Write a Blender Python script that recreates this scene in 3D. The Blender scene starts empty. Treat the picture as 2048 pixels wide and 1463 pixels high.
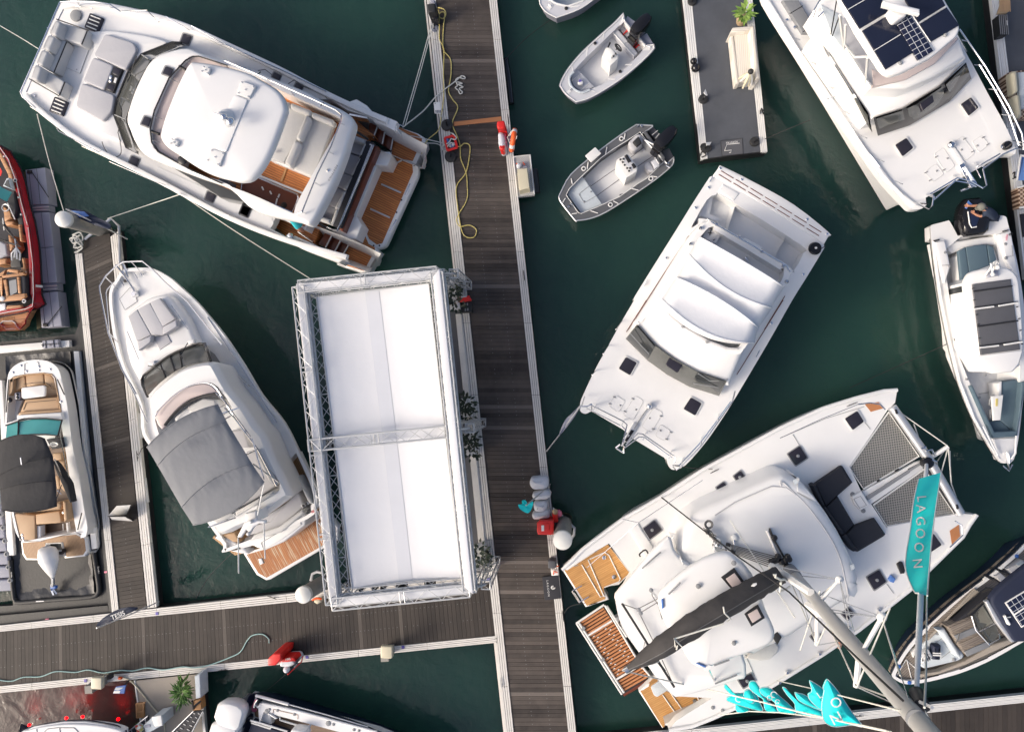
import bpy,bmesh,math,random
from mathutils import Vector,Quaternion,Matrix
from mathutils.geometry import tessellate_polygon
random.seed(7)
S = bpy.context.scene
COL = S.collection
R = math.radians

# ---------------------------------------------------------------- camera, sky, sun, exposure
CAM_H,FPX,PX,PY,NX,NY = 23.5,1365.33,1024.0,731.5,1145.0,755.0   # drone height, focal length (px), image centre, point straight below
CQ = Vector((NX-PX,PY-NY,-FPX)).rotation_difference(Vector((0,0,-1)))
cd = bpy.data.cameras.new('camera'); cam = bpy.data.objects.new('camera',cd); COL.objects.link(cam)
cd.sensor_width = 36; cd.lens = 24; cd.clip_start = .05; cd.clip_end = 2000
cam.location = (0,0,CAM_H); cam.rotation_mode = 'QUATERNION'; cam.rotation_quaternion = CQ
S.camera = cam
SUN_EL,SUN_AZ = 31,248            # degrees; azimuth clockwise from +Y (picture up)
w = bpy.data.worlds.new('World'); S.world = w; w.use_nodes = True
nt = w.node_tree; bg = nt.nodes['Background']
sky = nt.nodes.new('ShaderNodeTexSky'); sky.sky_type = 'NISHITA'; sky.sun_disc = False
sky.sun_elevation = R(SUN_EL); sky.sun_rotation = R(SUN_AZ); sky.air_density = .7; sky.dust_density = 6.0; sky.ozone_density = .7
nt.links.new(sky.outputs[0],bg.inputs[0]); bg.inputs[1].default_value = .15
sd = bpy.data.lights.new('sun','SUN'); sun = bpy.data.objects.new('sun',sd); COL.objects.link(sun)
sd.energy = 1.0; sd.angle = R(15); sd.color = (1,.93,.82)
tosun = Vector((math.sin(R(SUN_AZ))*math.cos(R(SUN_EL)),math.cos(R(SUN_AZ))*math.cos(R(SUN_EL)),math.sin(R(SUN_EL))))
sun.rotation_mode = 'QUATERNION'; sun.rotation_quaternion = tosun.to_track_quat('Z','Y'); sun.location = tosun*60
vs = S.view_settings; vs.view_transform = 'Standard'; vs.look = 'None'; vs.gamma = 1; vs.use_curve_mapping = False
vs.exposure = .58

# ---------------------------------------------------------------- photogrammetry: photo pixel + height above water -> metres
CR = {'O': (0,0,1),'A1': (0,0,.34176),'A2': (450,0,.30759),'A3': (450,180,.27339),'A4': (850,0,.34153),'A5': (0,260,.31439),
      'A6': (0,660,.39663),'A7': (190,500,.23919),'A8': (280,780,.27341),'B1': (570,510,.25294),'B2': (570,850,.26651),
      'B3': (0,1150,.24414),'B4': (400,1200,.31738),'B5': (1000,850,.27356),'B6': (1060,0,.31447),'B7': (1350,0,.22556),
      'B8': (1500,0,.29399),'C1': (1140,320,.26367),'C2': (1100,600,.24414),'C3': (1820,380,.38974),'C4': (1560,760,.30068),
      'C5': (1100,940,.24606),'C6': (1130,1140,.22075),'C7': (1400,1100,.24814),'C8': (1750,1050,.28220),'D1': (1940,0,.29428),
      'D2': (0,280,.27344),'D3': (420,1370,.17578),'D4': (1840,390,.14355),'D5': (620,200,.15038),'D6': (1900,1080,.14355),
      'D7': (1640,1240,.04785),'D8': (0,1330,.21484),'E1': (250,80,.20504),'E2': (860,540,.17773),'E3': (860,780,.30060),
      'E4': (860,180,.15038),'E5': (1360,1040,.12695),'E6': (0,1080,.12301),'E7': (1120,20,.13671),'E8': (0,660,.16407)}
K = CR['O']
def C(k):
    global K
    K = CR[k]
def P(p,z=0.0):
    x = K[0]+p[0]*K[2]; y = K[1]+p[1]*K[2]
    d = CQ @ Vector((x-PX,PY-y,-FPX)); t = (z-CAM_H)/d.z
    return Vector((d.x*t,d.y*t,z))
def Ps(pts,z=0.0): return [P(p,p[2] if (len(p) > 2 and z is None) else z) for p in pts]
def mpp(z): return (CAM_H-z)/FPX     # metres per photo pixel at height z

# ---------------------------------------------------------------- materials
MATS = {}
def mat(name,col,rough=.5,metal=0,var=.06,scale=6,bump=0,bscale=60,alpha=1,trans=0,spec=.5,coat=0):
    m = bpy.data.materials.new(name); m.use_nodes = True; n = m.node_tree; N = n.nodes; L = n.links
    b = N['Principled BSDF']; b.inputs['Roughness'].default_value = rough; b.inputs['Metallic'].default_value = metal
    b.inputs['Specular IOR Level'].default_value = spec; b.inputs['Coat Weight'].default_value = coat
    b.inputs['Alpha'].default_value = alpha; b.inputs['Transmission Weight'].default_value = trans
    tc = N.new('ShaderNodeTexCoord')
    if var > 0:
        nz = N.new('ShaderNodeTexNoise'); nz.inputs['Scale'].default_value = scale*.25; nz.inputs['Detail'].default_value = 6; nz.inputs['Roughness'].default_value = .65
        L.new(tc.outputs['Object'],nz.inputs['Vector'])
        mx = N.new('ShaderNodeMix'); mx.data_type = 'RGBA'
        mx.inputs[6].default_value = (*[c*(1-var*1.6) for c in col],1); mx.inputs[7].default_value = (*[min(1,c*(1+var)) for c in col],1)
        L.new(nz.outputs[0],mx.inputs[0]); L.new(mx.outputs[2],b.inputs['Base Color'])
    else: b.inputs['Base Color'].default_value = (*col,1)
    if bump > 0:
        n2 = N.new('ShaderNodeTexNoise'); n2.inputs['Scale'].default_value = bscale; n2.inputs['Detail'].default_value = 4
        L.new(tc.outputs['Object'],n2.inputs['Vector'])
        bp = N.new('ShaderNodeBump'); bp.inputs['Strength'].default_value = bump; bp.inputs['Distance'].default_value = .02
        L.new(n2.outputs[0],bp.inputs['Height']); L.new(bp.outputs[0],b.inputs['Normal'])
    MATS[name] = m; return m
def striped(name,c1,c2,seam,pitch=.06,seamw=.12,rough=.55,streak=.35,wet=None):
    """boards running along UV.x, seams every `pitch` metres across UV.y, grain streaks"""
    m = bpy.data.materials.new(name); m.use_nodes = True; n = m.node_tree; N = n.nodes; L = n.links
    b = N['Principled BSDF']; b.inputs['Roughness'].default_value = rough
    uv = N.new('ShaderNodeUVMap'); sp = N.new('ShaderNodeSeparateXYZ'); L.new(uv.outputs[0],sp.inputs[0])
    dv = N.new('ShaderNodeMath'); dv.operation = 'DIVIDE'; dv.inputs[1].default_value = pitch; L.new(sp.outputs[1],dv.inputs[0])
    fl = N.new('ShaderNodeMath'); fl.operation = 'FLOOR'; L.new(dv.outputs[0],fl.inputs[0])
    fr = N.new('ShaderNodeMath'); fr.operation = 'FRACT'; L.new(dv.outputs[0],fr.inputs[0])
    lt = N.new('ShaderNodeMath'); lt.operation = 'LESS_THAN'; lt.inputs[1].default_value = seamw; L.new(fr.outputs[0],lt.inputs[0])
    wn = N.new('ShaderNodeTexWhiteNoise'); wn.noise_dimensions = '1D'; L.new(fl.outputs[0],wn.inputs['W'])
    mp = N.new('ShaderNodeMapping'); mp.inputs['Scale'].default_value = (1.2,22,1); L.new(uv.outputs[0],mp.inputs[0])
    nz = N.new('ShaderNodeTexNoise'); nz.inputs['Scale'].default_value = 1.6; nz.inputs['Detail'].default_value = 7; L.new(mp.outputs[0],nz.inputs['Vector'])
    ad = N.new('ShaderNodeMath'); ad.operation = 'MULTIPLY_ADD'; ad.inputs[1].default_value = streak; L.new(wn.outputs[0],ad.inputs[0])
    ms = N.new('ShaderNodeMath'); ms.operation = 'MULTIPLY_ADD'; ms.inputs[1].default_value = 1.9; ms.inputs[2].default_value = -.6; L.new(nz.outputs[0],ms.inputs[0]); L.new(ms.outputs[0],ad.inputs[2])
    mx = N.new('ShaderNodeMix'); mx.data_type = 'RGBA'; mx.inputs[6].default_value = (*c1,1); mx.inputs[7].default_value = (*c2,1); L.new(ad.outputs[0],mx.inputs[0])
    out = mx.outputs[2]
    if wet:
        n3 = N.new('ShaderNodeTexNoise'); n3.inputs['Scale'].default_value = 1.4; n3.inputs['Detail'].default_value = 6; L.new(mp.outputs[0],n3.inputs['Vector'])
        n3.inputs['Scale'].default_value = .9
        st = N.new('ShaderNodeMapRange'); st.inputs[1].default_value = .5; st.inputs[2].default_value = .62; L.new(n3.outputs[0],st.inputs[0])
        m3 = N.new('ShaderNodeMix'); m3.data_type = 'RGBA'; m3.inputs[7].default_value = (*wet,1); L.new(out,m3.inputs[6]); L.new(st.outputs[0],m3.inputs[0]); out = m3.outputs[2]
    m2 = N.new('ShaderNodeMix'); m2.data_type = 'RGBA'; m2.inputs[7].default_value = (*seam,1); L.new(lt.outputs[0],m2.inputs[0]); L.new(out,m2.inputs[6])
    L.new(m2.outputs[2],b.inputs['Base Color'])
    bp = N.new('ShaderNodeBump'); bp.inputs['Strength'].default_value = .25; bp.inputs['Distance'].default_value = .004; bp.invert = True
    L.new(lt.outputs[0],bp.inputs['Height']); L.new(bp.outputs[0],b.inputs['Normal'])
    MATS[name] = m; return m
def island(name,c1,c2,rough=.75,light=None):
    """separate boards in one mesh: each board its own tone, weathered along its length"""
    m = bpy.data.materials.new(name); m.use_nodes = True; n = m.node_tree; N = n.nodes; L = n.links
    b = N['Principled BSDF']; b.inputs['Roughness'].default_value = rough
    g = N.new('ShaderNodeNewGeometry'); tc = N.new('ShaderNodeTexCoord')
    nz = N.new('ShaderNodeTexNoise'); nz.inputs['Scale'].default_value = 1.1; nz.inputs['Detail'].default_value = 8; nz.inputs['Roughness'].default_value = .7; L.new(tc.outputs['Object'],nz.inputs['Vector'])
    a = N.new('ShaderNodeMath'); a.operation = 'MULTIPLY_ADD'; a.inputs[1].default_value = .8; L.new(g.outputs['Random Per Island'],a.inputs[0])
    s = N.new('ShaderNodeMath'); s.operation = 'MULTIPLY_ADD'; s.inputs[1].default_value = 1.7; s.inputs[2].default_value = -.72; L.new(nz.outputs[0],s.inputs[0]); L.new(s.outputs[0],a.inputs[2])
    mx = N.new('ShaderNodeMix'); mx.data_type = 'RGBA'; mx.inputs[6].default_value = (*c1,1); mx.inputs[7].default_value = (*c2,1); L.new(a.outputs[0],mx.inputs[0])
    out = mx.outputs[2]
    if light:
        gt = N.new('ShaderNodeMath'); gt.operation = 'GREATER_THAN'; gt.inputs[1].default_value = .94; L.new(g.outputs['Random Per Island'],gt.inputs[0])
        m2 = N.new('ShaderNodeMix'); m2.data_type = 'RGBA'; m2.inputs[7].default_value = (*light,1); L.new(gt.outputs[0],m2.inputs[0]); L.new(out,m2.inputs[6]); out = m2.outputs[2]
    L.new(out,b.inputs['Base Color']); MATS[name] = m; return m
def pattern(name,c1,c2,pitch,duty=.5,kind='grid',rough=.5,holes=False,bump=0):
    """grid / check / ribs laid out in UV metres; holes=True leaves the gaps open"""
    m = bpy.data.materials.new(name); m.use_nodes = True; n = m.node_tree; N = n.nodes; L = n.links
    b = N['Principled BSDF']; b.inputs['Roughness'].default_value = rough
    uv = N.new('ShaderNodeUVMap'); sp = N.new('ShaderNodeSeparateXYZ'); L.new(uv.outputs[0],sp.inputs[0])
    def lines(k):
        d = N.new('ShaderNodeMath'); d.operation = 'DIVIDE'; d.inputs[1].default_value = pitch; L.new(sp.outputs[k],d.inputs[0])
        f = N.new('ShaderNodeMath'); f.operation = 'FRACT'; L.new(d.outputs[0],f.inputs[0])
        t = N.new('ShaderNodeMath'); t.operation = 'LESS_THAN'; t.inputs[1].default_value = duty; L.new(f.outputs[0],t.inputs[0]); return t.outputs[0]
    if kind == 'ribs': fac = lines(1)
    else:
        mxn = N.new('ShaderNodeMath'); mxn.operation = 'MAXIMUM' if kind == 'grid' else 'ADD'; L.new(lines(0),mxn.inputs[0]); L.new(lines(1),mxn.inputs[1]); fac = mxn.outputs[0]
        if kind == 'check':
            mo = N.new('ShaderNodeMath'); mo.operation = 'MODULO'; mo.inputs[1].default_value = 2; L.new(fac,mo.inputs[0]); fac = mo.outputs[0]
    mx = N.new('ShaderNodeMix'); mx.data_type = 'RGBA'; mx.inputs[6].default_value = (*c1,1); mx.inputs[7].default_value = (*c2,1)
    L.new(fac,mx.inputs[0]); L.new(mx.outputs[2],b.inputs['Base Color'])
    if holes: L.new(fac,b.inputs['Alpha'])
    if bump:
        bp = N.new('ShaderNodeBump'); bp.inputs['Strength'].default_value = bump; bp.inputs['Distance'].default_value = .006; L.new(fac,bp.inputs['Height']); L.new(bp.outputs[0],b.inputs['Normal'])
    MATS[name] = m; return m
def leafy(name,c1,c2):
    m = island(name,c1,c2,rough=.55); return m

mat('gelcoat',(.77,.77,.76),.3,var=.04,scale=5,coat=.2)
mat('nonskid',(.70,.71,.72),.7,var=.03,bump=.15,bscale=160)
mat('cover_white',(.70,.71,.73),.6,var=.03,scale=5,bump=.35,bscale=7)
mat('roof_cloth',(.70,.71,.73),.6,var=.05,scale=2.5,bump=.5,bscale=2.2)
mat('pad_grey',(.46,.46,.48),.8,var=.05,bump=.25,bscale=9)
mat('pad_pale',(.55,.55,.54),.8,var=.04,bump=.3,bscale=8)
mat('pad_beige',(.46,.30,.17),.6,var=.06,bump=.15,bscale=12)
mat('pad_black',(.022,.023,.03),.7,var=.15,bump=.2,bscale=20)
mat('pad_blue',(.085,.135,.17),.7,var=.08,bump=.2,bscale=14)
mat('rose_panel',(.55,.47,.45),.3,var=.05)
mat('cover_grey',(.20,.21,.225),.85,var=.10,scale=5,bump=.5,bscale=5)
mat('cover_black',(.022,.023,.027),.85,var=.2,scale=6,bump=.5,bscale=6)
mat('sail_cover',(.055,.052,.052),.85,var=.25,scale=8,bump=.8,bscale=6)
mat('steel',(.74,.75,.77),.22,metal=1,var=.05)
mat('alloy',(.60,.61,.62),.38,metal=.6,var=.08)
mat('mast_alloy',(.50,.50,.49),.42,metal=.35,var=.05)
mat('truss_alloy',(.55,.56,.56),.42,metal=.3,var=.08)
mat('rope_white',(.62,.62,.57),.8,var=.15,scale=40)
mat('rope_grey',(.13,.13,.13),.8,var=.25,scale=60)
mat('rope_black',(.02,.02,.022),.8,var=0)
mat('hose_yellow',(.60,.50,.16),.5,var=.1,scale=20)
mat('hose_teal',(.30,.48,.46),.5,var=.1,scale=20)
mat('glass',(.035,.04,.043),.06,var=.25,scale=7)
mat('glass_grey',(.10,.105,.10),.08,var=.35,scale=6)
mat('glass_aqua',(.10,.45,.43),.08,var=.12,scale=6)
mat('hatch',(.028,.026,.036),.12,var=.2,scale=10)
mat('black',(.018,.018,.02),.45,var=.15)
mat('gloss_black',(.01,.01,.012),.12,var=.1)
mat('rubber',(.022,.023,.024),.6,var=.3,bump=.3,bscale=12)
mat('liner',(.014,.019,.03),.4,var=.4,scale=5,bump=1.0,bscale=4,spec=.35)
mat('seam_cloth',(.60,.62,.66),.6,var=.04)
mat('grey',(.25,.26,.27),.6,var=.1)
mat('dark_grey',(.085,.088,.10),.7,var=.12,bump=.2,bscale=90)
mat('tender_grey',(.53,.54,.57),.7,var=.04,bump=.15,bscale=140)
mat('tender_deck',(.60,.61,.63),.7,var=.07,scale=3,bump=.15,bscale=140)
mat('tender_dark',(.10,.105,.115),.75,var=.1,bump=.2,bscale=140)
mat('float_grey',(.29,.30,.36),.55,var=.08,bump=.2,bscale=50)
mat('carpet',(.078,.086,.102),.95,var=.22,scale=6,bump=.3,bscale=120)
mat('white_paint',(.74,.74,.72),.5,var=.08)
mat('edge_board',(.68,.66,.62),.65,var=.16,scale=8,bump=.2,bscale=30)
mat('concrete',(.30,.29,.26),.85,var=.2,scale=10,bump=.5,bscale=25)
mat('pile_cap',(.70,.70,.66),.5,var=.14,scale=9)
mat('sand_deck',(.36,.32,.27),.85,var=.1,scale=6)
mat('red',(.72,.025,.02),.4,var=.08)
mat('red_hull',(.36,.012,.018),.15,var=.05,coat=.6)
mat('orange',(.85,.12,.02),.5,var=.05)
mat('teal',(.01,.74,.72),.7,var=.04,bump=.35,bscale=5)
mat('navy',(.012,.02,.055),.35,var=.15)
mat('navy_cloth',(.010,.016,.042),.75,var=.2,scale=5)
mat('blue',(.04,.13,.42),.5,var=.15)
mat('blue_flag',(.007,.016,.045),.7,var=.2)
mat('flag_sky',(.10,.22,.55),.6,var=.2)
mat('purple',(.10,.08,.35),.5,var=.05)
mat('pink',(.75,.18,.28),.5,var=.05)
mat('cream',(.60,.55,.40),.5,var=.08)
mat('wicker',(.45,.33,.20),.8,var=.2,bump=.6,bscale=40)
mat('tan_wood',(.42,.22,.09),.6,var=.15,scale=12)
mat('orange_wood',(.46,.19,.075),.65,var=.12,scale=12)
mat('varnish_red',(.15,.038,.018),.3,var=.2,scale=10)
mat('quilt',(.52,.57,.60),.8,var=.05,bump=.4,bscale=18)
mat('bag',(.66,.68,.72),.6,var=.1,scale=9,bump=.7,bscale=9)
mat('solar',(.012,.016,.035),.15,var=.2,scale=4)
mat('skin',(.52,.25,.15),.55,var=.1)
mat('hair',(.03,.02,.015),.7,var=.1)
mat('cap_grey',(.16,.16,.14),.8,var=.1)
mat('shirt_navy',(.022,.035,.065),.85,var=.15)
mat('shirt_teal',(.03,.50,.55),.8,var=.1)
mat('scum',(.05,.045,.018),.8,var=.3)
leafy('leaf_dark',(.006,.014,.009),(.03,.055,.03)); leafy('leaf_green',(.03,.085,.012),(.13,.26,.05)); leafy('leaf_lime',(.10,.22,.03),(.30,.42,.10))
striped('teak',(.30,.085,.022),(.66,.25,.065),(.03,.012,.008),.075,.14)
striped('teak_golden',(.40,.19,.055),(.60,.34,.12),(.30,.14,.05),.06,.12)
striped('teak_wet',(.30,.10,.028),(.50,.20,.06),(.08,.035,.02),.06,.12,wet=(.55,.42,.28))
striped('teak_pale',(.36,.20,.09),(.52,.33,.16),(.12,.07,.04),.06,.15)
striped('teak_grey',(.15,.125,.105),(.27,.23,.19),(.05,.045,.04),.06,.15)
striped('foam_teak',(.33,.19,.095),(.44,.27,.14),(.10,.06,.035),.05,.16)
striped('foam_brown',(.155,.10,.065),(.22,.15,.10),(.07,.045,.03),.05,.15)
striped('rib_white',(.60,.59,.56),(.70,.69,.66),(.36,.36,.36),.05,.22,streak=.2)
striped('foam_tan',(.44,.215,.095),(.54,.28,.13),(.06,.03,.02),.19,.06)
pattern('net',(.01,.01,.01),(.36,.35,.33),.05,.34,'grid',.8,holes=True)
pattern('solar_grid',(.012,.016,.04),(.5,.52,.55),.15,.09,'grid',.2)
pattern('woven',(.57,.53,.47),(.66,.63,.57),.06,.55,'ribs',.8,bump=.6)
pattern('tread',(.36,.36,.36),(.52,.52,.51),.07,.5,'check',.5,bump=.4)
pattern('rattan',(.50,.38,.28),(.10,.05,.03),.13,.45,'check',.8)
island('dock_planks',(.022,.017,.015),(.088,.072,.062),light=(.13,.11,.097))
island('dock_planks_warm',(.021,.0165,.014),(.047,.038,.032),light=(.085,.072,.062))

# ---------------------------------------------------------------- outline helpers
def spline(pts,n,closed=True):
    """Catmull-Rom through pts (2-tuples); a third truthy element marks a sharp corner"""
    m = len(pts); q = [Vector((p[0],p[1])) for p in pts]; cor = [len(p) > 2 and bool(p[2]) for p in pts]; out = []
    for i in range(m if closed else m-1):
        a,b = q[i],q[(i+1) % m]
        pa = a-(b-a) if (cor[i] or (not closed and i == 0)) else q[i-1]
        j = (i+1) % m
        pb = b+(b-a) if (cor[j] or (not closed and j == m-1)) else q[(i+2) % m]
        for k in range(n):
            t = k/n; t2 = t*t; t3 = t2*t
            out.append(.5*((2*a)+(b-pa)*t+(2*pa-5*a+4*b-pb)*t2+(3*a-pa-3*b+pb)*t3))
    if not closed: out.append(q[-1])
    return [(v.x,v.y) for v in out]
def roundc(pts,r,n=4):
    """round every corner of a world-space polygon by r metres"""
    out = []; m = len(pts)
    for i in range(m):
        a,b,c = pts[i-1],pts[i],pts[(i+1) % m]
        u = a-b; v = c-b; rr = min(r,u.length*.45,v.length*.45)
        p,q = b+u.normalized()*rr,b+v.normalized()*rr
        for k in range(n+1):
            t = k/n; out.append(p*(1-t)**2+b*2*t*(1-t)+q*t*t)
    return out
def area(w):
    return .5*sum(w[i-1].x*w[i].y-w[i].x*w[i-1].y for i in range(len(w)))
def inset(w,d):
    """offset a closed world outline inwards by d (xy), clamped mitres"""
    s = 1 if area(w) > 0 else -1; out = []; m = len(w)
    for i in range(m):
        a,b,c = w[i-1],w[i],w[(i+1) % m]
        u = (b-a).xy; v = (c-b).xy
        if u.length < 1e-6: u = v
        if v.length < 1e-6: v = u
        if u.length < 1e-6: out.append(b.copy()); continue
        u.normalize(); v.normalize()
        n1 = Vector((-u.y,u.x))*s; n2 = Vector((-v.y,v.x))*s; nn = n1+n2
        if nn.length < .3: nn = n1
        nn.normalize(); k = d/max(.45,nn.dot(n1))
        out.append(Vector((b.x+nn.x*k,b.y+nn.y*k,b.z)))
    if d > .1:                                            # keep deep insets inside the outline
        g = sum(w,Vector())/m
        for i,v in enumerate(out):
            c = False
            for j in range(m):
                p,q = w[j-1],w[j]
                if (p.y > v.y) != (q.y > v.y) and v.x < (q.x-p.x)*(v.y-p.y)/(q.y-p.y)+p.x: c = not c
            if not c: t = g-w[i]; out[i] = w[i]+t.normalized()*min(d,t.length*.5)
    return out
def OUT(pts,z,sm=0,rc=0):
    if sm: pts = spline(pts,sm)
    w = [P(p,z) for p in pts]
    if rc: w = roundc(w,rc)
    return w

# ---------------------------------------------------------------- mesh builder
class MB:
    def __init__(s): s.v = []; s.f = []; s.mi = []; s.cur = 0
    def add(s,vs): i = len(s.v); s.v += vs; return i
    def face(s,idx): s.f.append(idx); s.mi.append(s.cur)
    def loft(s,rings,top=True,bottom=False,closed=True):
        n = len(rings[0]); ids = [s.add(r) for r in rings]
        for a,b in zip(ids,ids[1:]):
            for k in range(n if closed else n-1):
                j = (k+1) % n; s.face([a+k,a+j,b+j,b+k])
        if bottom: s.tess(rings[0],flip=True)
        if top: s.tess(rings[-1])
    def tess(s,*loops,flip=False):
        fl = [v.copy() for l in loops for v in l]; i = s.add(fl)
        for t in tessellate_polygon([[Vector((v.x,v.y,0)) for v in l] for l in loops]):
            a,b,c = [fl[k] for k in t]
            cr = (b.x-a.x)*(c.y-a.y)-(c.x-a.x)*(b.y-a.y)
            if abs(cr) < 1e-9: continue
            t = list(t)
            if (cr < 0) != flip: t = t[::-1]
            s.face([i+k for k in t])
    def pillow(s,w,z,t,r=.03,dome=0,steps=3,taper=0):
        """solid with outline w at height z (top), thickness t, rounded top edge r, domed top"""
        if area(w) < 0: w = w[::-1]
        f = lambda o,zz: [Vector((p.x,p.y,zz)) for p in o]
        rings = [f(inset(w,-taper),z-t),f(w,z-r)]
        for k in range(1,steps+1):
            a = k/steps*math.pi/2; rings.append(f(inset(w,r*(1-math.cos(a))),z-r+r*math.sin(a)))
        if dome <= 0: s.loft(rings); return
        top = rings[-1]; c = sum(top,Vector())/len(top)
        for q in (.9,.78,.62,.44,.24): rings.append([Vector((c.x+(p.x-c.x)*q,c.y+(p.y-c.y)*q,z+dome*(1-q*q))) for p in top])
        s.loft(rings,top=False)
        n = len(top); last = len(s.v)-n; ci = s.add([Vector((c.x,c.y,z+dome))])
        for k in range(n): s.face([last+k,last+(k+1) % n,ci])
    def prism(s,w,z0,z1):
        if area(w) < 0: w = w[::-1]
        f = lambda zz: [Vector((p.x,p.y,zz)) for p in w]
        s.loft([f(z0),f(z1)],top=True,bottom=True)
    def plate(s,w,holes,z,t=.05,hd=.2):
        if area(w) < 0: w = w[::-1]
        holes = [h if area(h) < 0 else h[::-1] for h in holes]
        f = lambda o,zz: [Vector((p.x,p.y,zz)) for p in o]
        s.tess(f(w,z),*[f(h,z) for h in holes])
        s.loft([f(w,z-t),f(w,z)],top=False)
        for h in holes: s.loft([f(h,z-hd),f(h,z)],top=False)
    def tube(s,pts,r,n=6,closed=False,cap=True):
        if len(pts) < 2: return
        m = len(pts); rs = r if isinstance(r,(list,tuple)) else [r]*m; rings = []; up = None
        for i in range(m):
            a = pts[i-1] if (i > 0 or closed) else pts[i]; b = pts[(i+1) % m] if (i < m-1 or closed) else pts[i]
            t = (b-a)
            if t.length < 1e-7: t = Vector((0,0,1))
            t.normalize()
            if up is None: up = t.orthogonal().normalized()
            up = (up-t*up.dot(t))
            if up.length < 1e-5: up = t.orthogonal()
            up.normalize(); sd = t.cross(up)
            rings.append([pts[i]+(up*math.cos(2*math.pi*k/n)+sd*math.sin(2*math.pi*k/n))*rs[i] for k in range(n)])
        ids = [s.add(q) for q in rings]
        pr = list(zip(ids,ids[1:]))+([(ids[-1],ids[0])] if closed else [])
        for a,b in pr:
            for k in range(n):
                j = (k+1) % n; s.face([a+k,a+j,b+j,b+k])
        if cap and not closed: s.face([ids[0]+k for k in range(n)][::-1]); s.face([ids[-1]+k for k in range(n)])
    def ball(s,c,r,n=10,m=6,sq=1.0,M=None):
        rings = []
        for i in range(1,m):
            a = math.pi*i/m; rings.append([Vector((r*math.sin(a)*math.cos(2*math.pi*k/n),r*math.sin(a)*math.sin(2*math.pi*k/n),-r*sq*math.cos(a))) for k in range(n)])
        if M: rings = [[M @ v for v in q] for q in rings]
        t0,t1 = Vector((0,0,-r*sq)),Vector((0,0,r*sq))
        if M: t0,t1 = M @ t0,M @ t1
        ids = [s.add([c+v for v in q]) for q in rings]
        for a,b in zip(ids,ids[1:]):
            for k in range(n): j = (k+1) % n; s.face([a+k,a+j,b+j,b+k])
        p = s.add([c+t0,c+t1])
        for k in range(n): j = (k+1) % n; s.face([p,ids[0]+j,ids[0]+k]); s.face([p+1,ids[-1]+k,ids[-1]+j])
    def lathe(s,c,prof,n=14):
        s.loft([[Vector((c.x+r*math.cos(2*math.pi*k/n),c.y+r*math.sin(2*math.pi*k/n),c.z+z)) for k in range(n)] for r,z in prof],top=True,bottom=True)
    def box(s,c,sx,sy,z0,z1,ang=0):
        ca,sa = math.cos(ang),math.sin(ang)
        s.prism([Vector((c.x+ca*x-sa*y,c.y+sa*x+ca*y,0)) for x,y in ((-sx/2,-sy/2),(sx/2,-sy/2),(sx/2,sy/2),(-sx/2,sy/2))],z0,z1)
    def leaf(s,c,d,l,wd):
        d = d.normalized(); sd = d.cross(Vector((0,0,1)))
        if sd.length < .05: sd = Vector((1,0,0))
        sd.normalize(); u = sd.cross(d)
        i = s.add([c,c+d*l*.45+sd*wd/2+u*l*.12,c+d*l-u*l*.05,c+d*l*.45-sd*wd/2+u*l*.12,c+d*l*.45+u*l*.05])
        s.face([i,i+1,i+4]); s.face([i+4,i+1,i+2]); s.face([i,i+4,i+3]); s.face([i+4,i+2,i+3])
    def build(s,name,m,par=None,ang=0,sharp=40,smooth=True):
        me = bpy.data.meshes.new(name); org = ORG.get(par,Vector()) if par else Vector()
        ms = m if isinstance(m,(list,tuple)) else [m]
        me.from_pydata([tuple(v-org) for v in s.v],[],s.f)
        for k in ms: me.materials.append(MATS[k])
        uvl = me.uv_layers.new(name='UVMap'); ca,sa = math.cos(-ang),math.sin(-ang); vv = s.v
        li = 0
        for poly,mi in zip(me.polygons,s.mi):
            poly.material_index = mi
            for l in poly.loop_indices:
                v = vv[me.loops[l].vertex_index]; uvl.data[l].uv = (ca*v.x-sa*v.y,sa*v.x+ca*v.y)
        bm = bmesh.new(); bm.from_mesh(me); bmesh.ops.remove_doubles(bm,verts=bm.verts,dist=1e-5); bmesh.ops.recalc_face_normals(bm,faces=bm.faces) if sharp != 0 else None
        bm.to_mesh(me); bm.free()
        if smooth:
            for p in me.polygons: p.use_smooth = True
            me.set_sharp_from_angle(angle=R(sharp or 40))
        o = bpy.data.objects.new(name,me); COL.objects.link(o)
        if par: o.parent = par; ORG[o] = org
        return o
ORG = {}
def thing(name,label,cat,p=None,z=0,group=None,world=None):
    o = bpy.data.objects.new(name,None); COL.objects.link(o); o.empty_display_size = .3
    L = world if world is not None else P(p,z); o.location = L; ORG[o] = Vector(L); return tag(o,label,cat,group)
def tag(o,label=None,cat=None,group=None,kind=None):
    if label: o['label'] = label
    if cat: o['category'] = cat
    if group: o['group'] = group
    if kind: o['kind'] = kind
    return o
def rebase(o,L):
    """give a one-mesh thing its origin at its base"""
    for v in o.data.vertices: v.co -= L
    o.location = L; return o
def dup(root,loc,rz=0,label=None,group=None):
    r = root.copy(); COL.objects.link(r); r.location = loc; r.rotation_euler = (0,0,rz)
    if label: r['label'] = label
    if group: r['group'] = group
    for ch in list(root.children):
        c = ch.copy(); COL.objects.link(c); c.parent = r
        for g in list(ch.children): d = g.copy(); COL.objects.link(d); d.parent = c
    return r
def pang(a,b):
    """world angle of the line between two photo points"""
    d = P(b,1)-P(a,1); return math.atan2(d.y,d.x)
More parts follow.
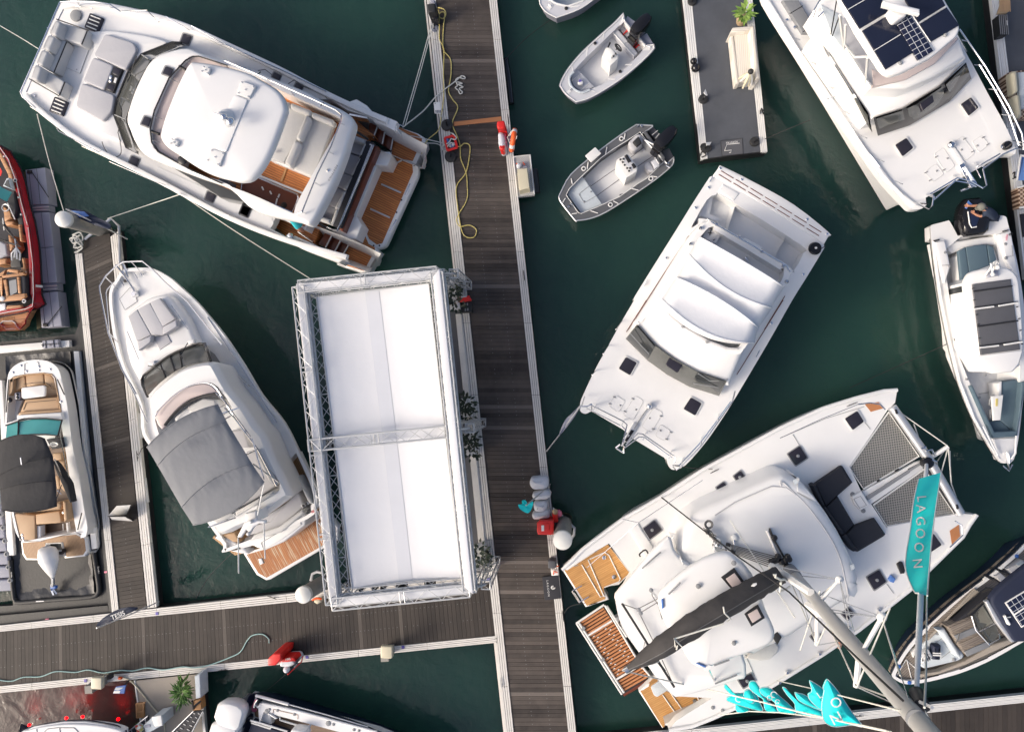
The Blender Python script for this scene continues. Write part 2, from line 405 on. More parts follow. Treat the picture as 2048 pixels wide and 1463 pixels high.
# ---- quick one-mesh parts, outlines in the current crop
def slab(name,pts,z,t,m,par,r=.03,dome=0,sm=0,rc=0,ang=0,taper=0):
    b = MB(); w = OUT(pts,z,sm,rc); b.pillow(w,z,t,r,dome,taper=taper); return b.build(name,m,par,ang)
def flat(name,pts,z,m,par,sm=0,rc=0,ang=0,t=.012):
    b = MB(); w = OUT(pts,z,sm,rc); b.prism(w,z-t,z); return b.build(name,m,par,ang)
def plate(name,pts,z,m,par,holes=(),t=.05,hd=.3,sm=0,hsm=0,hrc=0,ang=0):
    b = MB(); b.plate(OUT(pts,z,sm),[OUT(h,z,hsm,hrc) for h in holes],z,t,hd); return b.build(name,m,par,ang)
def rod(name,pts,r,m,par,n=6,sm=0,closed=False,z=None):
    """tube through (x, y, z) crop points"""
    w = [P(p,p[2] if z is None else z) for p in pts]
    if sm:
        w2 = []; q = len(w)
        for i in range(q if closed else q-1):
            a,c = w[i],w[(i+1) % q]; p0 = w[i-1] if (i or closed) else a; p3 = w[(i+2) % q] if (i+2 < q or closed) else c
            for k in range(sm):
                u = k/sm; w2.append(.5*(2*a+(c-p0)*u+(2*p0-5*a+4*c-p3)*u*u+(3*a-p0-3*c+p3)*u**3))
        if not closed: w2.append(w[-1])
        w = w2
    b = MB(); b.tube(w,r,n,closed); return b.build(name,m,par)
def rods(name,lst,r,m,par,n=6):
    for l in lst: b = MB(); b.tube([P(p,p[2]) for p in l],r,n); o = b.build(name,m,par)
    return o
def sheet(name,A,za,B,zb,m,par,ang=0,t=.02,n=0):
    """sloping strip between two polylines with the same number of points (a windscreen, a sloped panel)"""
    if n: A = spline(A,n,False); B = spline(B,n,False)
    b = MB(); a = [P(p,za) for p in A]; c = [P(p,zb) for p in B]
    dn = Vector((0,0,-t)); k = len(a)
    ids = [b.add(a),b.add(c),b.add([v+dn for v in c]),b.add([v+dn for v in a])]
    for i in range(k-1):
        for u,v in ((0,1),(1,2),(2,3),(3,0)): b.face([ids[u]+i,ids[u]+i+1,ids[v]+i+1,ids[v]+i])
    for i in (0,k-1): b.face([q+i for q in ids])
    return b.build(name,m,par,ang)
def hull(par,pts,z,m,flare=.25,sm=6,zb=-.25,name='hull',mid=.4,zm=None):
    w = OUT(pts,zm or z,sm); b = MB()
    if area(w) < 0: w = w[::-1]
    f = lambda o,zz: [Vector((p.x,p.y,zz)) for p in o]
    c = sum(w,Vector())/len(w); sxx = sum((p.x-c.x)**2 for p in w); syy = sum((p.y-c.y)**2 for p in w); sxy = sum((p.x-c.x)*(p.y-c.y) for p in w); th = .5*math.atan2(2*sxy,sxx-syy)
    u = Vector((math.cos(th),math.sin(th),0)); v = Vector((-u.y,u.x,0)); bs = [(p-c).dot(v) for p in w]; us = [(p-c).dot(u) for p in w]; c = c+v*(max(bs)+min(bs))/2+u*(max(us)+min(us))/2; hl = (max(us)-min(us))/2
    def shr(d):                                           # narrow the beam about the keel line
        o = []
        for p in w:
            a,b_ = (p-c).dot(u),(p-c).dot(v); o.append(c+u*a*(1-.9*d/hl)+v*math.copysign(max(abs(b_)-d,.15*abs(b_)),b_))
        return o
    rings = [f(shr(flare),zb),f(shr(flare*.9),.06),f(shr(flare*mid),z*.45),f(inset(w,.02),z-.1),f(w,z-.05),f(w,z-.006)]
    b.loft(rings,top=False,bottom=True); o = b.build(name,m,par,sharp=55); return o
def lettering(name,s,c,d,h,z,m,par,sx=1.0,flip=False,fn=None):
    """raised lettering: centre c, reading direction d (crop point offset), cap height h (crop units)"""
    cu = bpy.data.curves.new(name,'FONT'); cu.body = s; cu.align_x = 'CENTER'; cu.align_y = 'CENTER'; cu.size = 1; cu.extrude = .004; cu.space_character = sx
    to = bpy.data.objects.new('tmp',cu); COL.objects.link(to); dg = bpy.context.evaluated_depsgraph_get()
    me = bpy.data.meshes.new_from_object(to.evaluated_get(dg)); bpy.data.objects.remove(to)
    cc = P(c,z); x = (P((c[0]+d[0],c[1]+d[1]),z)-cc).normalized(); zz = Vector((0,0,1)); y = zz.cross(x); k = h*K[2]*mpp(z)/.7
    org = ORG.get(par,Vector())
    for v in me.vertices:
        q = cc+x*v.co.x*k+y*v.co.y*k+zz*v.co.z
        if fn: q = fn(q)
        v.co = q-org
    me.materials.clear(); me.materials.append(MATS[m]); o = bpy.data.objects.new(name,me); COL.objects.link(o); o.parent = par; ORG[o] = org; return o
def cleat(par,p,z,d=(1,0),L=.22,m='steel'):
    c = P(p,z); e = (P((p[0]+d[0],p[1]+d[1]),z)-c).normalized(); b = MB()
    b.tube([c-e*L/2+Vector((0,0,.06)),c-e*L*.3+Vector((0,0,.05)),c+e*L*.3+Vector((0,0,.05)),c+e*L/2+Vector((0,0,.06))],[.008,.014,.014,.008])
    for s in (-1,1): b.tube([c+e*s*L*.18,c+e*s*L*.18+Vector((0,0,.05))],.014)
    return b.build('cleat',m,par)
def studs(name,pts,z,r,m,par,h=.03):
    for p in pts: b = MB(); b.lathe(P(p,z),[(r,0),(r,h*.6),(r*.6,h)],8); o = b.build(name,m,par)
    return o
def hatch(par,pts,z,m='hatch',knob=False,rim='grey'):
    o = slab('hatch',pts,z+.04,.05,m,par,r=.012,rc=.05)
    w = OUT(pts,z+.018); b = MB(); b.prism(roundc(inset(w,-.03),.05),z-.01,z+.02); b.build('hatch_rim',rim,o)
    if knob:
        c = sum(w,Vector())/len(w); k = MB(); k.lathe(Vector((c.x,c.y,z+.04)),[(.05,0),(.05,.02),(.03,.03)],10); k.build('knob','grey',o)
    return o
# ================================================================ WATER
def water():
    m = bpy.data.materials.new('water'); m.use_nodes = True; n = m.node_tree; N = n.nodes; L = n.links; b = N['Principled BSDF']
    tc = N.new('ShaderNodeTexCoord'); nz = N.new('ShaderNodeTexNoise'); nz.inputs['Scale'].default_value = .16; nz.inputs['Detail'].default_value = 5
    L.new(tc.outputs['Object'],nz.inputs['Vector'])
    mx = N.new('ShaderNodeMix'); mx.data_type = 'RGBA'; mx.inputs[6].default_value = (.0135,.038,.035,1); mx.inputs[7].default_value = (.019,.056,.043,1)
    mr = N.new('ShaderNodeMapRange'); mr.inputs[1].default_value = .35; mr.inputs[2].default_value = .65; L.new(nz.outputs[0],mr.inputs[0])
    L.new(mr.outputs[0],mx.inputs[0]); 
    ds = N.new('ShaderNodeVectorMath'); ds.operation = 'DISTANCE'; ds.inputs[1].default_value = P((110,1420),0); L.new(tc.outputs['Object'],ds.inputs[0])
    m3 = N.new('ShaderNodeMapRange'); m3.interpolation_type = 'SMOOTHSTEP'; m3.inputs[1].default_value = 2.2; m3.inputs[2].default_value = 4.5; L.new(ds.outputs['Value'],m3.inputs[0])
    mu = N.new('ShaderNodeMix'); mu.data_type = 'RGBA'; mu.inputs[6].default_value = (.050,.037,.036,1); L.new(m3.outputs[0],mu.inputs[0]); L.new(mx.outputs[2],mu.inputs[7]); L.new(mu.outputs[2],b.inputs['Base Color'])   # browner water colour around the bottom-left corner, fading out with distance
    b.inputs['Roughness'].default_value = .03; b.inputs['IOR'].default_value = 1.33
    b.subsurface_method = 'BURLEY'; b.inputs['Subsurface Weight'].default_value = 1; b.inputs['Subsurface Radius'].default_value = (.7,1,.9); b.inputs['Subsurface Scale'].default_value = 3.0
    w1 = N.new('ShaderNodeTexNoise'); w1.inputs['Scale'].default_value = 1.3; w1.inputs['Detail'].default_value = 4; w1.inputs['Distortion'].default_value = .6; L.new(tc.outputs['Object'],w1.inputs['Vector'])
    w2 = N.new('ShaderNodeTexNoise'); w2.inputs['Scale'].default_value = 5; w2.inputs['Detail'].default_value = 3; L.new(tc.outputs['Object'],w2.inputs['Vector'])
    ad = N.new('ShaderNodeMath'); ad.operation = 'MULTIPLY_ADD'; ad.inputs[1].default_value = .22; L.new(w2.outputs[0],ad.inputs[0]); L.new(w1.outputs[0],ad.inputs[2])
    bp = N.new('ShaderNodeBump'); bp.inputs['Strength'].default_value = .75; bp.inputs['Distance'].default_value = .05; L.new(ad.outputs[0],bp.inputs['Height']); L.new(bp.outputs[0],b.inputs['Normal'])
    MATS['water'] = m
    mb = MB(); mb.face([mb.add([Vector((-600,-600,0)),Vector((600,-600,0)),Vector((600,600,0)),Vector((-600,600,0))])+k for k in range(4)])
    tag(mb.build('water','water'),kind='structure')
water()

# ================================================================ PONTOONS
ZD = .5
def lerp(a,b,t): return a+(b-a)*t
def planks(par,a0,a1,b0,b1,m='dock_planks',pitch=.142,gap=.007,screws=(.33,.66),zt=None):
    zt = zt or ZD; A0,A1,B0,B1 = [P(p,zt) for p in (a0,a1,b0,b1)]
    n = int((A1-A0).length/pitch); mb = MB(); sc = mb
    for i in range(n):
        t0,t1 = i/n,(i+1-gap/pitch)/n; dz = random.uniform(-.0025,.0025)
        q = [lerp(A0,A1,t0),lerp(B0,B1,t0),lerp(B0,B1,t1),lerp(A0,A1,t1)]
        mb.prism(q,zt-.035,zt+dz)
        for s in screws:
            c = lerp(q[0],q[1],s)*.5+lerp(q[3],q[2],s)*.5
            if random.random() < .75:
                sc.cur = 1; k = sc.add([c+Vector((x*.009,y*.009,.004)) for x,y in ((-1,-1),(1,-1),(1,1),(-1,1))]); sc.face([k,k+1,k+2,k+3]); sc.cur = 0
    return mb.build('planks',[m,'grey'],par,smooth=False)
def edge(par,o0,o1,i0,i1,zt,m='edge_board',joints=2.4,name='edge_board',ribs=4):
    """kerb boards along one side: lengths with dark gaps and shallow ribs"""
    A0,A1,B0,B1 = [P(p,zt) for p in (o0,o1,i0,i1)]; L = (A1-A0).length; n = max(1,round(L/joints)); mb = MB()
    for i in range(n):
        t0,t1 = i/n,(i+1)/n-.012/L
        for k in range(ribs):
            u0,u1 = k/ribs,(k+1)/ribs-.05
            mb.prism([lerp(lerp(A0,B0,u),lerp(A1,B1,u),t) for u,t in ((u0,t0),(u1,t0),(u1,t1),(u0,t1))],zt-.16,zt+(.0 if k % 2 else -.006))
    return mb.build(name,m,par,smooth=False)
def body(par,q,zt,m='black',name='float'):
    b = MB(); b.prism([P(p,zt) for p in q],-.3,zt); return b.build(name,m,par)
def fender_strip(par,a,b,z,r=.05,m='edge_board',name='rubbing_strip'):
    return rod(name,[(*a,z),(*b,z)],r,m,par)
C('O')
# main walkway down the middle
t = thing('pontoon','long dark plank walkway down the middle of the marina, with pale kerbs on both sides','dock',(1000,731),0)
body(t,[(845,-60),(985,-60),(1160,1520),(1018,1520)],.46)
planks(t,(866,-60),(1034,1520),(971,-60),(1142,1520),screws=(.36,.68))
edge(t,(847,-60),(1017,1520),(866,-60),(1034,1520),.53)
edge(t,(987,-60),(1158,1520),(971,-60),(1142,1520),.53)
body(t,[(842,-60),(849,-60),(1020,1520),(1013,1520)],.3,'edge_board','rubbing_strip')
flat('repair_plank',[(907,244),(1002,233),(1003,242),(908,252)],.512,'orange_wood',t,t=.03)
main_pontoon = t
# finger pontoon between the red boat berth and the sport yacht
t = thing('pontoon','narrow brown plank finger dock between the two moored rows on the left','dock',(230,850),0)
body(t,[(150,500),(232,458),(312,1215),(222,1225)],.46)
planks(t,(165,500),(238,1224),(219,475),(293,1216),'dock_planks_warm',screws=(.5,))
edge(t,(150,508),(224,1226),(164,506),(238,1225),.53)
edge(t,(236,462),(313,1214),(220,474),(294,1216),.53)
flat('planks_end',[(168,478),(219,466),(221,474),(166,501)],.5,'dock_planks_warm',t,t=.03)
rod('end_rail',[(170,478,.55),(222,437,.58),(238,452,.58),(240,530,.58)],.05,'alloy',t)
# cross pontoon along the bottom
t = thing('pontoon','wide brown plank walkway crossing the lower left, pale kerbs along both edges','dock',(500,1280),0)
body(t,[(-60,1255),(980,1143),(995,1284),(-60,1391)],.46)
planks(t,(-60,1269),(982,1164),(-60,1377),(993,1270),'dock_planks_warm',screws=(.34,.66))
edge(t,(-60,1257),(978,1143),(-60,1269),(981,1164),.53)
edge(t,(-60,1391),(995,1284),(-60,1377),(994,1270),.53)
for p in ((314,1226),(171,1360),(614,1313),(806,1293),(977,1158)):
    b = MB(); b.box(P(p,.53),.1,.1,.5,.545,.1); b.build('marker','purple',t)
# pontoon at the lower right
t = thing('pontoon','plank dock at the lower right under the tall mast, ribbed pale kerb','dock',(1600,1470),0)
body(t,[(1155,1481),(2110,1382),(2110,1600),(1165,1600)],.46)
planks(t,(1158,1500),(2110,1398),(1168,1600),(2110,1520),'dock_planks_warm',screws=(.5,))
edge(t,(1155,1482),(2110,1382),(1157,1500),(2110,1398),.53,'white_paint',4,ribs=6)
# carpeted pontoon top right of centre
t = thing('pontoon','short grey carpeted dock with white kerbs and a logo mat at its end','dock',(1440,150),0)
body(t,[(1361,-50),(1499,-50),(1534,304),(1401,320)],.47)
flat('carpet',[(1379,-50),(1484,-50),(1521,303),(1415,316)],.52,'carpet',t,t=.05)
edge(t,(1361,-50),(1402,320),(1379,-50),(1416,317),.53,'white_paint',3.2)
edge(t,(1500,-50),(1535,304),(1484,-50),(1521,305),.53,'white_paint',3.2)
C('B7')
mt = flat('logo_mat',[(403,1247),(600,1224),(607,1366),(417,1387)],.528,'black',t,t=.008)
flat('mat_face',[(408,1251),(596,1229),(602,1362),(421,1382)],.532,'dark_grey',mt,t=.004)
lettering('mat_lettering','SCIMITAR',(503,1261),(-100,9.5),15,.533,'white_paint',mt,1.1)
rod('mat_emblem',[(572,1270,.535),(460,1281,.535),(440,1337,.535),(500,1331,.535),(494,1352,.535),(480,1354,.535)],.012,'white_paint',mt)
# dock at the right border
C('D1')
t = thing('pontoon','grey carpeted dock along the right border with lounge furniture on it','dock',(330,700),0)
body(t,[(130,-150),(700,-150),(700,1900),(375,1900)],.47)
flat('carpet',[(188,-150),(700,-150),(700,1900),(435,1900)],.52,'carpet',t,t=.05)
edge(t,(130,-150),(377,1900),(188,-150),(440,1900),.53,'white_paint',4)
flat('concrete_slab',[(318,1300),(345,1260),(420,1250),(430,1400)],.545,'edge_board',t,t=.03)
# sandy terrace bottom left
C('D8')
t = thing('pontoon','sand coloured terrace dock at the bottom left with a planter','dock',(1500,400),0)
body(t,[(1245,140),(1850,77),(1925,800),(1345,800)],.44)
flat('deck_panel',[(1252,142),(1835,80),(1905,800),(1345,800)],.5,'sand_deck',t,t=.05)
edge(t,(1862,76),(1930,800),(1838,79),(1905,800),.53,'alloy',3)
edge(t,(1245,140),(1340,800),(1256,140),(1352,800),.53,'white_paint',3,ribs=1)

# modular plastic dock at the left border
C('E6')
t = thing('modular_dock','grey plastic cube dock with round corner knobs at the left border','dock',(60,600),0)
b = MB()
for i in range(9):
    y0 = -1050+i*214; x = -18+y0*.135+40
    b.pillow([P(p,.42) for p in ((-420,y0-6),(x+60,y0-30),(x+88,y0+160),(-400,y0+188))],.42,.5,.05)
b.build('cube_block','float_grey',t)
for i in range(9):
    y0 = -1050+i*214; x = y0*.135+80
    k = MB(); k.lathe(P((x+4,y0-15),.4),[(.10,-.1),(.10,.03),(.05,.05),(.05,.02)],10); k.build('knob','grey',t)
# drive-on berth with black liner
C('O')
t = thing('boat_berth','black lined floating berth with white beams holding the white bowrider','boat berth',(90,950),0)
bb = MB(); bb.prism([P(p,.28) for p in ((-60,690),(150,668),(160,640),(222,1222),(-60,1247),(-60,1215),(26,1210),(-5,715))],-.3,.28); bb.build('frame','rubber',t)
def lin():
    random.seed(3); b = MB(); q = [P(p,.34) for p in ((10,712),(140,702),(190,1188),(32,1200))]; nx,ny = 22,60
    ids = {}
    for i in range(nx+1):
        for j in range(ny+1):
            u,v = i/nx,j/ny; p = lerp(lerp(q[0],q[1],u),lerp(q[3],q[2],u),v); e = min(u,1-u,v*2,(1-v)*2)
            p.z = .33-.12*min(1,e*8)+random.uniform(-.02,.02)+.05*max(0,math.sin(u*9+v*25))*max(0,v-.8)*4
            ids[i,j] = b.add([p])
    for i in range(nx):
        for j in range(ny): b.face([ids[i,j],ids[i+1,j],ids[i+1,j+1],ids[i,j+1]])
    b.build('liner','liner',t,sharp=80)
lin()
for q in ([(0,691),(-60,697),(-60,712),(0,706),(139,693),(138,680)],[(147,702),(157,702),(194,1096),(183,1098)],[(-4,760),(4,760),(28,1110),(15,1110)]):
    slab('beam',q,.42,.2,'white_paint',t,r=.01)
C('E6')
rod('rim_tube',[(172,320,.36),(180,420,.36),(228,880,.36),(250,960,.36),(330,1008,.36),(880,960,.36),(1480,915,.36),(1590,860,.36),(1612,760,.36),(1560,400,.36),(1530,180,.36)],.085,'rubber',t,n=10,sm=3)
lettering('tube_marking','SEAPEN',(1600,480),(8,100),26,.45,'grey',t)
flat('tag',[(583,985),(710,978),(710,992),(583,1000)],.452,'white_paint',t)
lettering('rim_marking','SEA PEN',(186,560),(6,100),18,.452,'white_paint',t)
C('E8')
k = slab('pump_box',[(513,130),(705,113),(722,208),(520,226)],.56,.14,'float_grey',t,r=.02)
rods('pump_strap',[[(505,180,.58),(740,160,.58)],[(520,160,.58),(520,205,.57)],[(610,165,.585),(610,195,.585)],[(555,125,.575),(560,222,.575)],[(650,120,.575),(660,212,.575)]],.012,'black',k)
b = MB()
C('O')
for a,d in (((152,640),(214,1208)),):
    b.prism([P(p,.42) for p in ((152,560),(166,560),(236,1225),(218,1228))],.1,.42)
b.prism([P(p,.42) for p in ((-60,1236),(215,1210),(218,1226),(-60,1256))],.1,.42)
tag(b.build('dock_bumper','rubber'),'long black rubber bumper lining the corner of the finger dock and the cross walkway','bumper')
for p,l in (((94,1238),'small pink tag on the black rubber bumper along the cross walkway'),((212,1143),'small pink tag on the black rubber bumper along the finger dock')):
    tg = MB(); tg.box(P(p,.45),.12,.06,.4,.46,.1); tag(rebase(tg.build('tag_marker','pink'),P(p,.42)),l,'tag')

# grey plastic floats beside the red boat
C('D2')
t = thing('float_dock','pale blue-grey plastic float dock lying beside the red wake boat','dock',(290,800),0)
for q in ([(183,218),(328,200),(356,467),(212,473)],[(222,533),(360,525),(390,780),(245,792)],[(245,795),(390,782),(416,1040),(268,1048)],[(282,1118),(420,1105),(452,1360),(302,1372)]):
    o = slab('float_block',q,.42,.5,'float_grey',t,r=.03)
    a,b_,c,d = [Vector(p) for p in q]; l = lambda u: (a.lerp(b_,u),d.lerp(c,u))
    rods('groove',[[(*l(.18)[0],.425),(*l(.18)[1],.425)],[(*l(.58)[0],.425),(*l(.58)[1],.425)]],.008,'dark_grey',o)
for q in ([(220,480),(357,472),(360,520),(224,528)],[(272,1052),(416,1044),(420,1098),(280,1110)]):
    o = slab('hinge',q,.36,.3,'float_grey',t,r=.03)
    a,b_,c,d = [Vector(p) for p in q]
    rods('hinge_pin',[[(*a.lerp(d,.35).lerp(b_.lerp(c,.35),.1),.38),(*b_.lerp(c,.35),.38)],[(*a.lerp(d,.75).lerp(b_.lerp(c,.75),.1),.38),(*b_.lerp(c,.75),.38)]],.03,'alloy',o)
for q in ([(150,235),(182,228),(208,466),(168,470)],[(252,1150),(282,1135),(302,1372),(268,1382)]): slab('skirt',q,.05,.3,'scum',t,r=.02)
slab('latch',[(258,762),(284,758),(288,820),(264,824)],.46,.05,'grey',t,r=.01)
for p in ((212,232),(328,1352)): slab('cleat_base',[(p[0]-16,p[1]-12),(p[0]+16,p[1]-12),(p[0]+16,p[1]+12),(p[0]-16,p[1]+12)],.47,.05,'black',t,r=.01)
rods('tie_strap',[[(228,228,.47),(356,420,.46)],[(345,1350,.47),(452,1215,.46)]],.014,'rope_black',t)
C('O')
tag(rod('fender_arm',[(52,569,.95),(85,573,.6)],.05,'white_paint',None,n=10),'white padded arm fixed between the red boat and the grey float','arm')

# ---------------------------------------------------------------- piles
def pile(base,top,z,r,label,rise):
    t = thing('mooring_pile',label,'pile',base,0); a,b_ = P(base,.2),P(top,z); a.z = -1
    m = MB(); m.tube([a,a.lerp(b_,.5),b_],r,20); m.build('shaft','concrete',t)
    m = MB(); m.tube([a.lerp(b_,rise),a.lerp(b_,rise+.01)],[r*1.02,r*1.02],20); 
    d = (b_-a).normalized(); m = MB(); m.tube([b_-d*.14,b_,b_+d*.05,b_+d*.09],[r*1.1,r*1.1,r*.8,r*.2],22); m.build('pile_cap','pile_cap',t)
    m = MB(); m.tube([a,P(base,.35)],r*1.04,20,cap=False); m.build('waterline_growth','scum',t); return t
pile((197,457),(126,438),2.7,.24,'leaning pile with white cap at the head of the left finger dock',.3)
pile((655,1164),(606,1189),1.9,.25,'pile with stained white cap beside the bottom corner of the truss tent',.3)
t = pile((1129,1044),(1125,1080),2.3,.27,'pile with white cap beside the red bin on the main walkway',.3)
C('B5')
rod('pile_bracket',[(418,715,.6),(495,705,.6),(545,750,.6),(540,800,.6),(510,845,.6)],.05,'alloy',t,n=8)
C('O')
# ================================================================ TRUSS MARQUEE
def box_truss(par,a,b,up,wd,ht,rc=.024,rd=.010,pitch=.42,name='truss',end=True):
    """square lattice girder from a to b, four chords and zigzag braces on every face"""
    m = MB(); d = b-a; L = d.length; d.normalize(); s = d.cross(up).normalized(); u = s.cross(d).normalized()
    c = [(x*wd/2,y*ht/2) for x,y in ((-1,-1),(1,-1),(1,1),(-1,1))]; pt = lambda i,t: a+d*t+s*c[i][0]+u*c[i][1]
    for i in range(4): m.tube([pt(i,0),pt(i,L)],rc,6)
    n = max(2,round(L/pitch))
    for i in range(4):
        j = (i+1) % 4
        for k in range(n):
            t0,t1 = L*k/n,L*(k+1)/n; m.tube([pt(i if k % 2 else j,t0),pt(j if k % 2 else i,t1)],rd,5)
        for tt in ([0,L] if end else []): m.tube([pt(i,tt),pt(j,tt)],rc*.8,5)
        q = 2.0
        while q < L-1:
            for e in (-.07,.07): m.tube([pt(i,q+e),pt(j,q+e)],rd*1.5,5)
            q += 2.5
    return m.build(name,'truss_alloy',par)
C('O')
t = thing('truss_marquee','white fabric marquee roof in an aluminium lattice truss frame beside the main walkway','marquee',(800,870),0)
ZT = 3.75
NW,NE,SE,SW = [P(p,ZT) for p in ((583,562),(884,531),(952,1192),(653,1222))]
UP = Vector((0,0,1))
def ins(q,dx,dz):
    w = inset([v.copy() for v in q],dx); return [Vector((v.x,v.y,v.z+dz)) for v in w]
A = ins([NW,NE,SE,SW],.18,-.18)
for i in range(4): box_truss(t,A[i],A[(i+1) % 4],UP,.36,.36)
Bq = ins([NW,NE,SE,SW],.47,-.45)
for i,d in enumerate((.2,.2,-.1,-.1)): Bq[i].y += d
for i in range(4):
    a,b_ = Bq[i],Bq[(i+1) % 4]; d = (b_-a).normalized(); s = d.cross(UP)*.14; L = (b_-a).length; m = MB(); n = round(L/.36)
    for e in (-1,1): m.tube([a+s*e,b_+s*e],.018,6)
    for k in range(n):
        for e in (-1,1): m.tube([a+d*L*k/n+s*e,a+d*L*(k+1)/n-s*e],.011,5)
        if k % 7 == 3: m.tube([a+d*L*k/n+s,a+d*L*k/n-s],.018,5)
    m.build('inner_truss','truss_alloy',t)
# cross truss over the middle, above the roof
L0,R0 = P((620,890),ZT-.18),P((900,862),ZT-.18); box_truss(t,L0,R0,UP,.34,.32,name='cross_truss')
# legs down to the docks, only the far feet reach the planks
for p in (A[0],A[1],A[2],A[3],(A[0]+A[3])/2,(A[1]+A[2])/2):
    box_truss(t,Vector((p.x,p.y,.05)),Vector((p.x,p.y,ZT-.36)),Vector((1,0,0)),.30,.30,name='leg',pitch=.4)
for p in (A[1],A[2],(A[1]+A[2])/2):     # outriggers braced on the dock side
    q = p+(A[1]-A[0]).normalized()*.42; box_truss(t,Vector((q.x,q.y,.5)),Vector((q.x,q.y,ZT-.5)),Vector((1,0,0)),.26,.26,name='leg',pitch=.4)
    m = MB(); m.tube([p+Vector((0,0,-.1)),q+Vector((0,0,-.4))],.03); m.tube([p+Vector((0,0,.1)),q+Vector((0,0,-.35))],.025); m.build('brace','truss_alloy',t)
# fascia fabric wrapped inside the outer truss
Fo = ins([NW,NE,SE,SW],.07,-.25); Fi = ins([NW,NE,SE,SW],.30,-.25)
for i in range(4):
    m = MB(); j = (i+1) % 4
    if i == 1: q = [Fo[i],Fo[j],Fi[j],Fi[i]]; z1 = ZT+.03
    else: q = [Fo[i],Fo[j],Fi[j],Fi[i]]; z1 = ZT-.12
    w = [Vector((v.x,v.y,0)) for v in q]
    m.pillow(w,z1,.5,.04); m.build('fascia','roof_cloth',t)
# sagging roof: two panels falling to a seam in the middle
rq = [P(p,3.3) for p in ((634,594),(858,567),(923,1154),(705,1175))]
def roof():
    m = MB(); nx,ny = 40,60; ids = {}
    for i in range(nx+1):
        for j in range(ny+1):
            u,v = i/nx,j/ny; p = lerp(lerp(rq[0],rq[1],u),lerp(rq[3],rq[2],u),v)
            s = math.sin(math.pi*u); p.z = 3.34-.13*s**1.5-.05*math.sin(math.pi*v)*s+.006*math.sin(v*37+u*3)*s
            ids[i,j] = m.add([p])
    for i in range(nx):
        for j in range(ny): m.face([ids[i,j],ids[i+1,j],ids[i+1,j+1],ids[i,j+1]])
    o = m.build('roof','roof_cloth',t,sharp=80)
    k = MB(); a,c = [[k_ for k_ in (ids[i,j] for j in range(ny+1))] for i in (17,22)]; k.loft([[m.v[q]+Vector((0,0,.008)) for q in a],[m.v[q]+Vector((0,0,.008)) for q in c]],top=False,closed=False); k.build('seam_band','seam_cloth',o)
    for x,y in ((0,1),(1,2),(2,3),(3,0)):
        k = MB(); k.tube([rq[x]+Vector((0,0,.05)),rq[y]+Vector((0,0,.05))],.022); k.build('hem_pole','truss_alloy',o)
    k = MB(); k.leaf(P((880,1027),3.25),Vector((.3,1,.1)),.1,.03); k.build('fallen_leaf','hair',o)
roof()
def spot(p,z):
    c = P(p,z); m = MB(); m.tube([c+Vector((0,0,.1)),c,c+Vector((.05,0,-.18))],[.05,.075,.06],10); m.tube([c+Vector((0,-.1,.0)),c+Vector((0,-.1,.18)),c+Vector((0,.1,.18)),c+Vector((0,.1,0))],.012,5)
    return tag(rebase(m.build('spotlight','black'),c),'black stage spotlight hanging along the left edge of the white marquee roof','spotlight','spotlights along the marquee roof edge')
s0 = spot((637,603),3.05)
for p in ((643,660),(650,718),(657,774),(664,832),(668,890),(672,943),(679,1000),(685,1057),(692,1114),(697,1163)):
    o = s0.copy(); COL.objects.link(o); o.location = P(p,3.05)
for i,p in enumerate(((722,1177),(748,1176),(765,1174))):
    o = s0.copy(); COL.objects.link(o); o.location = P(p,3.0); o['label'] = 'black stage spotlight in the row of three under the bottom edge of the marquee'; o['group'] = 'spotlights under the bottom edge of the marquee'
for p,l in (((800,1173),'black speaker box hanging left of the seam under the bottom edge of the marquee'),((857,1170),'black speaker box hanging right of the seam under the bottom edge of the marquee')):
    C('O'); o = thing('loudspeaker',l,'speaker',p,2.6); slab('cabinet',[(p[0]-9,p[1]-6),(p[0]+9,p[1]-8),(p[0]+10,p[1]+6),(p[0]-8,p[1]+8)],3.0,.4,'black',o,r=.02)
# display deck under the roof
C('O')
m = MB(); m.prism([P(p,.5) for p in ((690,620),(918,590),(972,1146),(745,1168))],.2,.5)
tag(rebase(m.build('stage_floor','dark_grey'),P((830,880),.2)),'dark exhibition floor under the white marquee roof','floor')
m = MB(); m.prism([P(p,.56) for p in ((911,628),(922,627),(975,1135),(962,1137))],.3,.56)
tag(rebase(m.build('deck_strip','edge_board'),P((940,880),.3)),'pale timber strip between the marquee and the main walkway kerb','deck strip')
# shrubs between marquee and walkway
def shrub(p,L,label,m='leaf_dark',n=170,rad=.32,h=.9,group=None,box='white_paint',ang=0,lw=(.16,.08)):
    t = thing('potted_shrub',label,'plant',p,ZD,group); c = P(p,ZD); b = MB(); b.box(c,.34,L,ZD,ZD+.45,ang); b.build('planter',box,t)
    f = MB(); random.seed(int(p[0]+p[1]))
    for i in range(n):
        a = random.uniform(0,6.28); rr = rad*math.sqrt(random.random()); y = random.uniform(-L/2,L/2); z = random.uniform(.35,h)
        q = Vector((math.cos(a)*rr,y+math.sin(a)*rr*.5,0)); q.rotate(Matrix.Rotation(ang,3,'Z')); q = c+q+Vector((0,0,z))
        f.leaf(q,Vector((math.cos(a),math.sin(a),random.uniform(-.2,.9))),random.uniform(.7,1.3)*lw[0],lw[1])
    f.build('foliage',m,t); return t
g = 'dark shrubs along the marquee'
shrub((912,592),1.0,'dark leafy shrub at the upper end of the marquee beside the red crate',group=g,ang=.09)
shrub((935,814),.62,'dark leafy shrub just above the cross truss end of the marquee',group=g,ang=.09)
shrub((942,886),.72,'dark leafy shrub just below the cross truss end of the marquee',group=g,ang=.09)
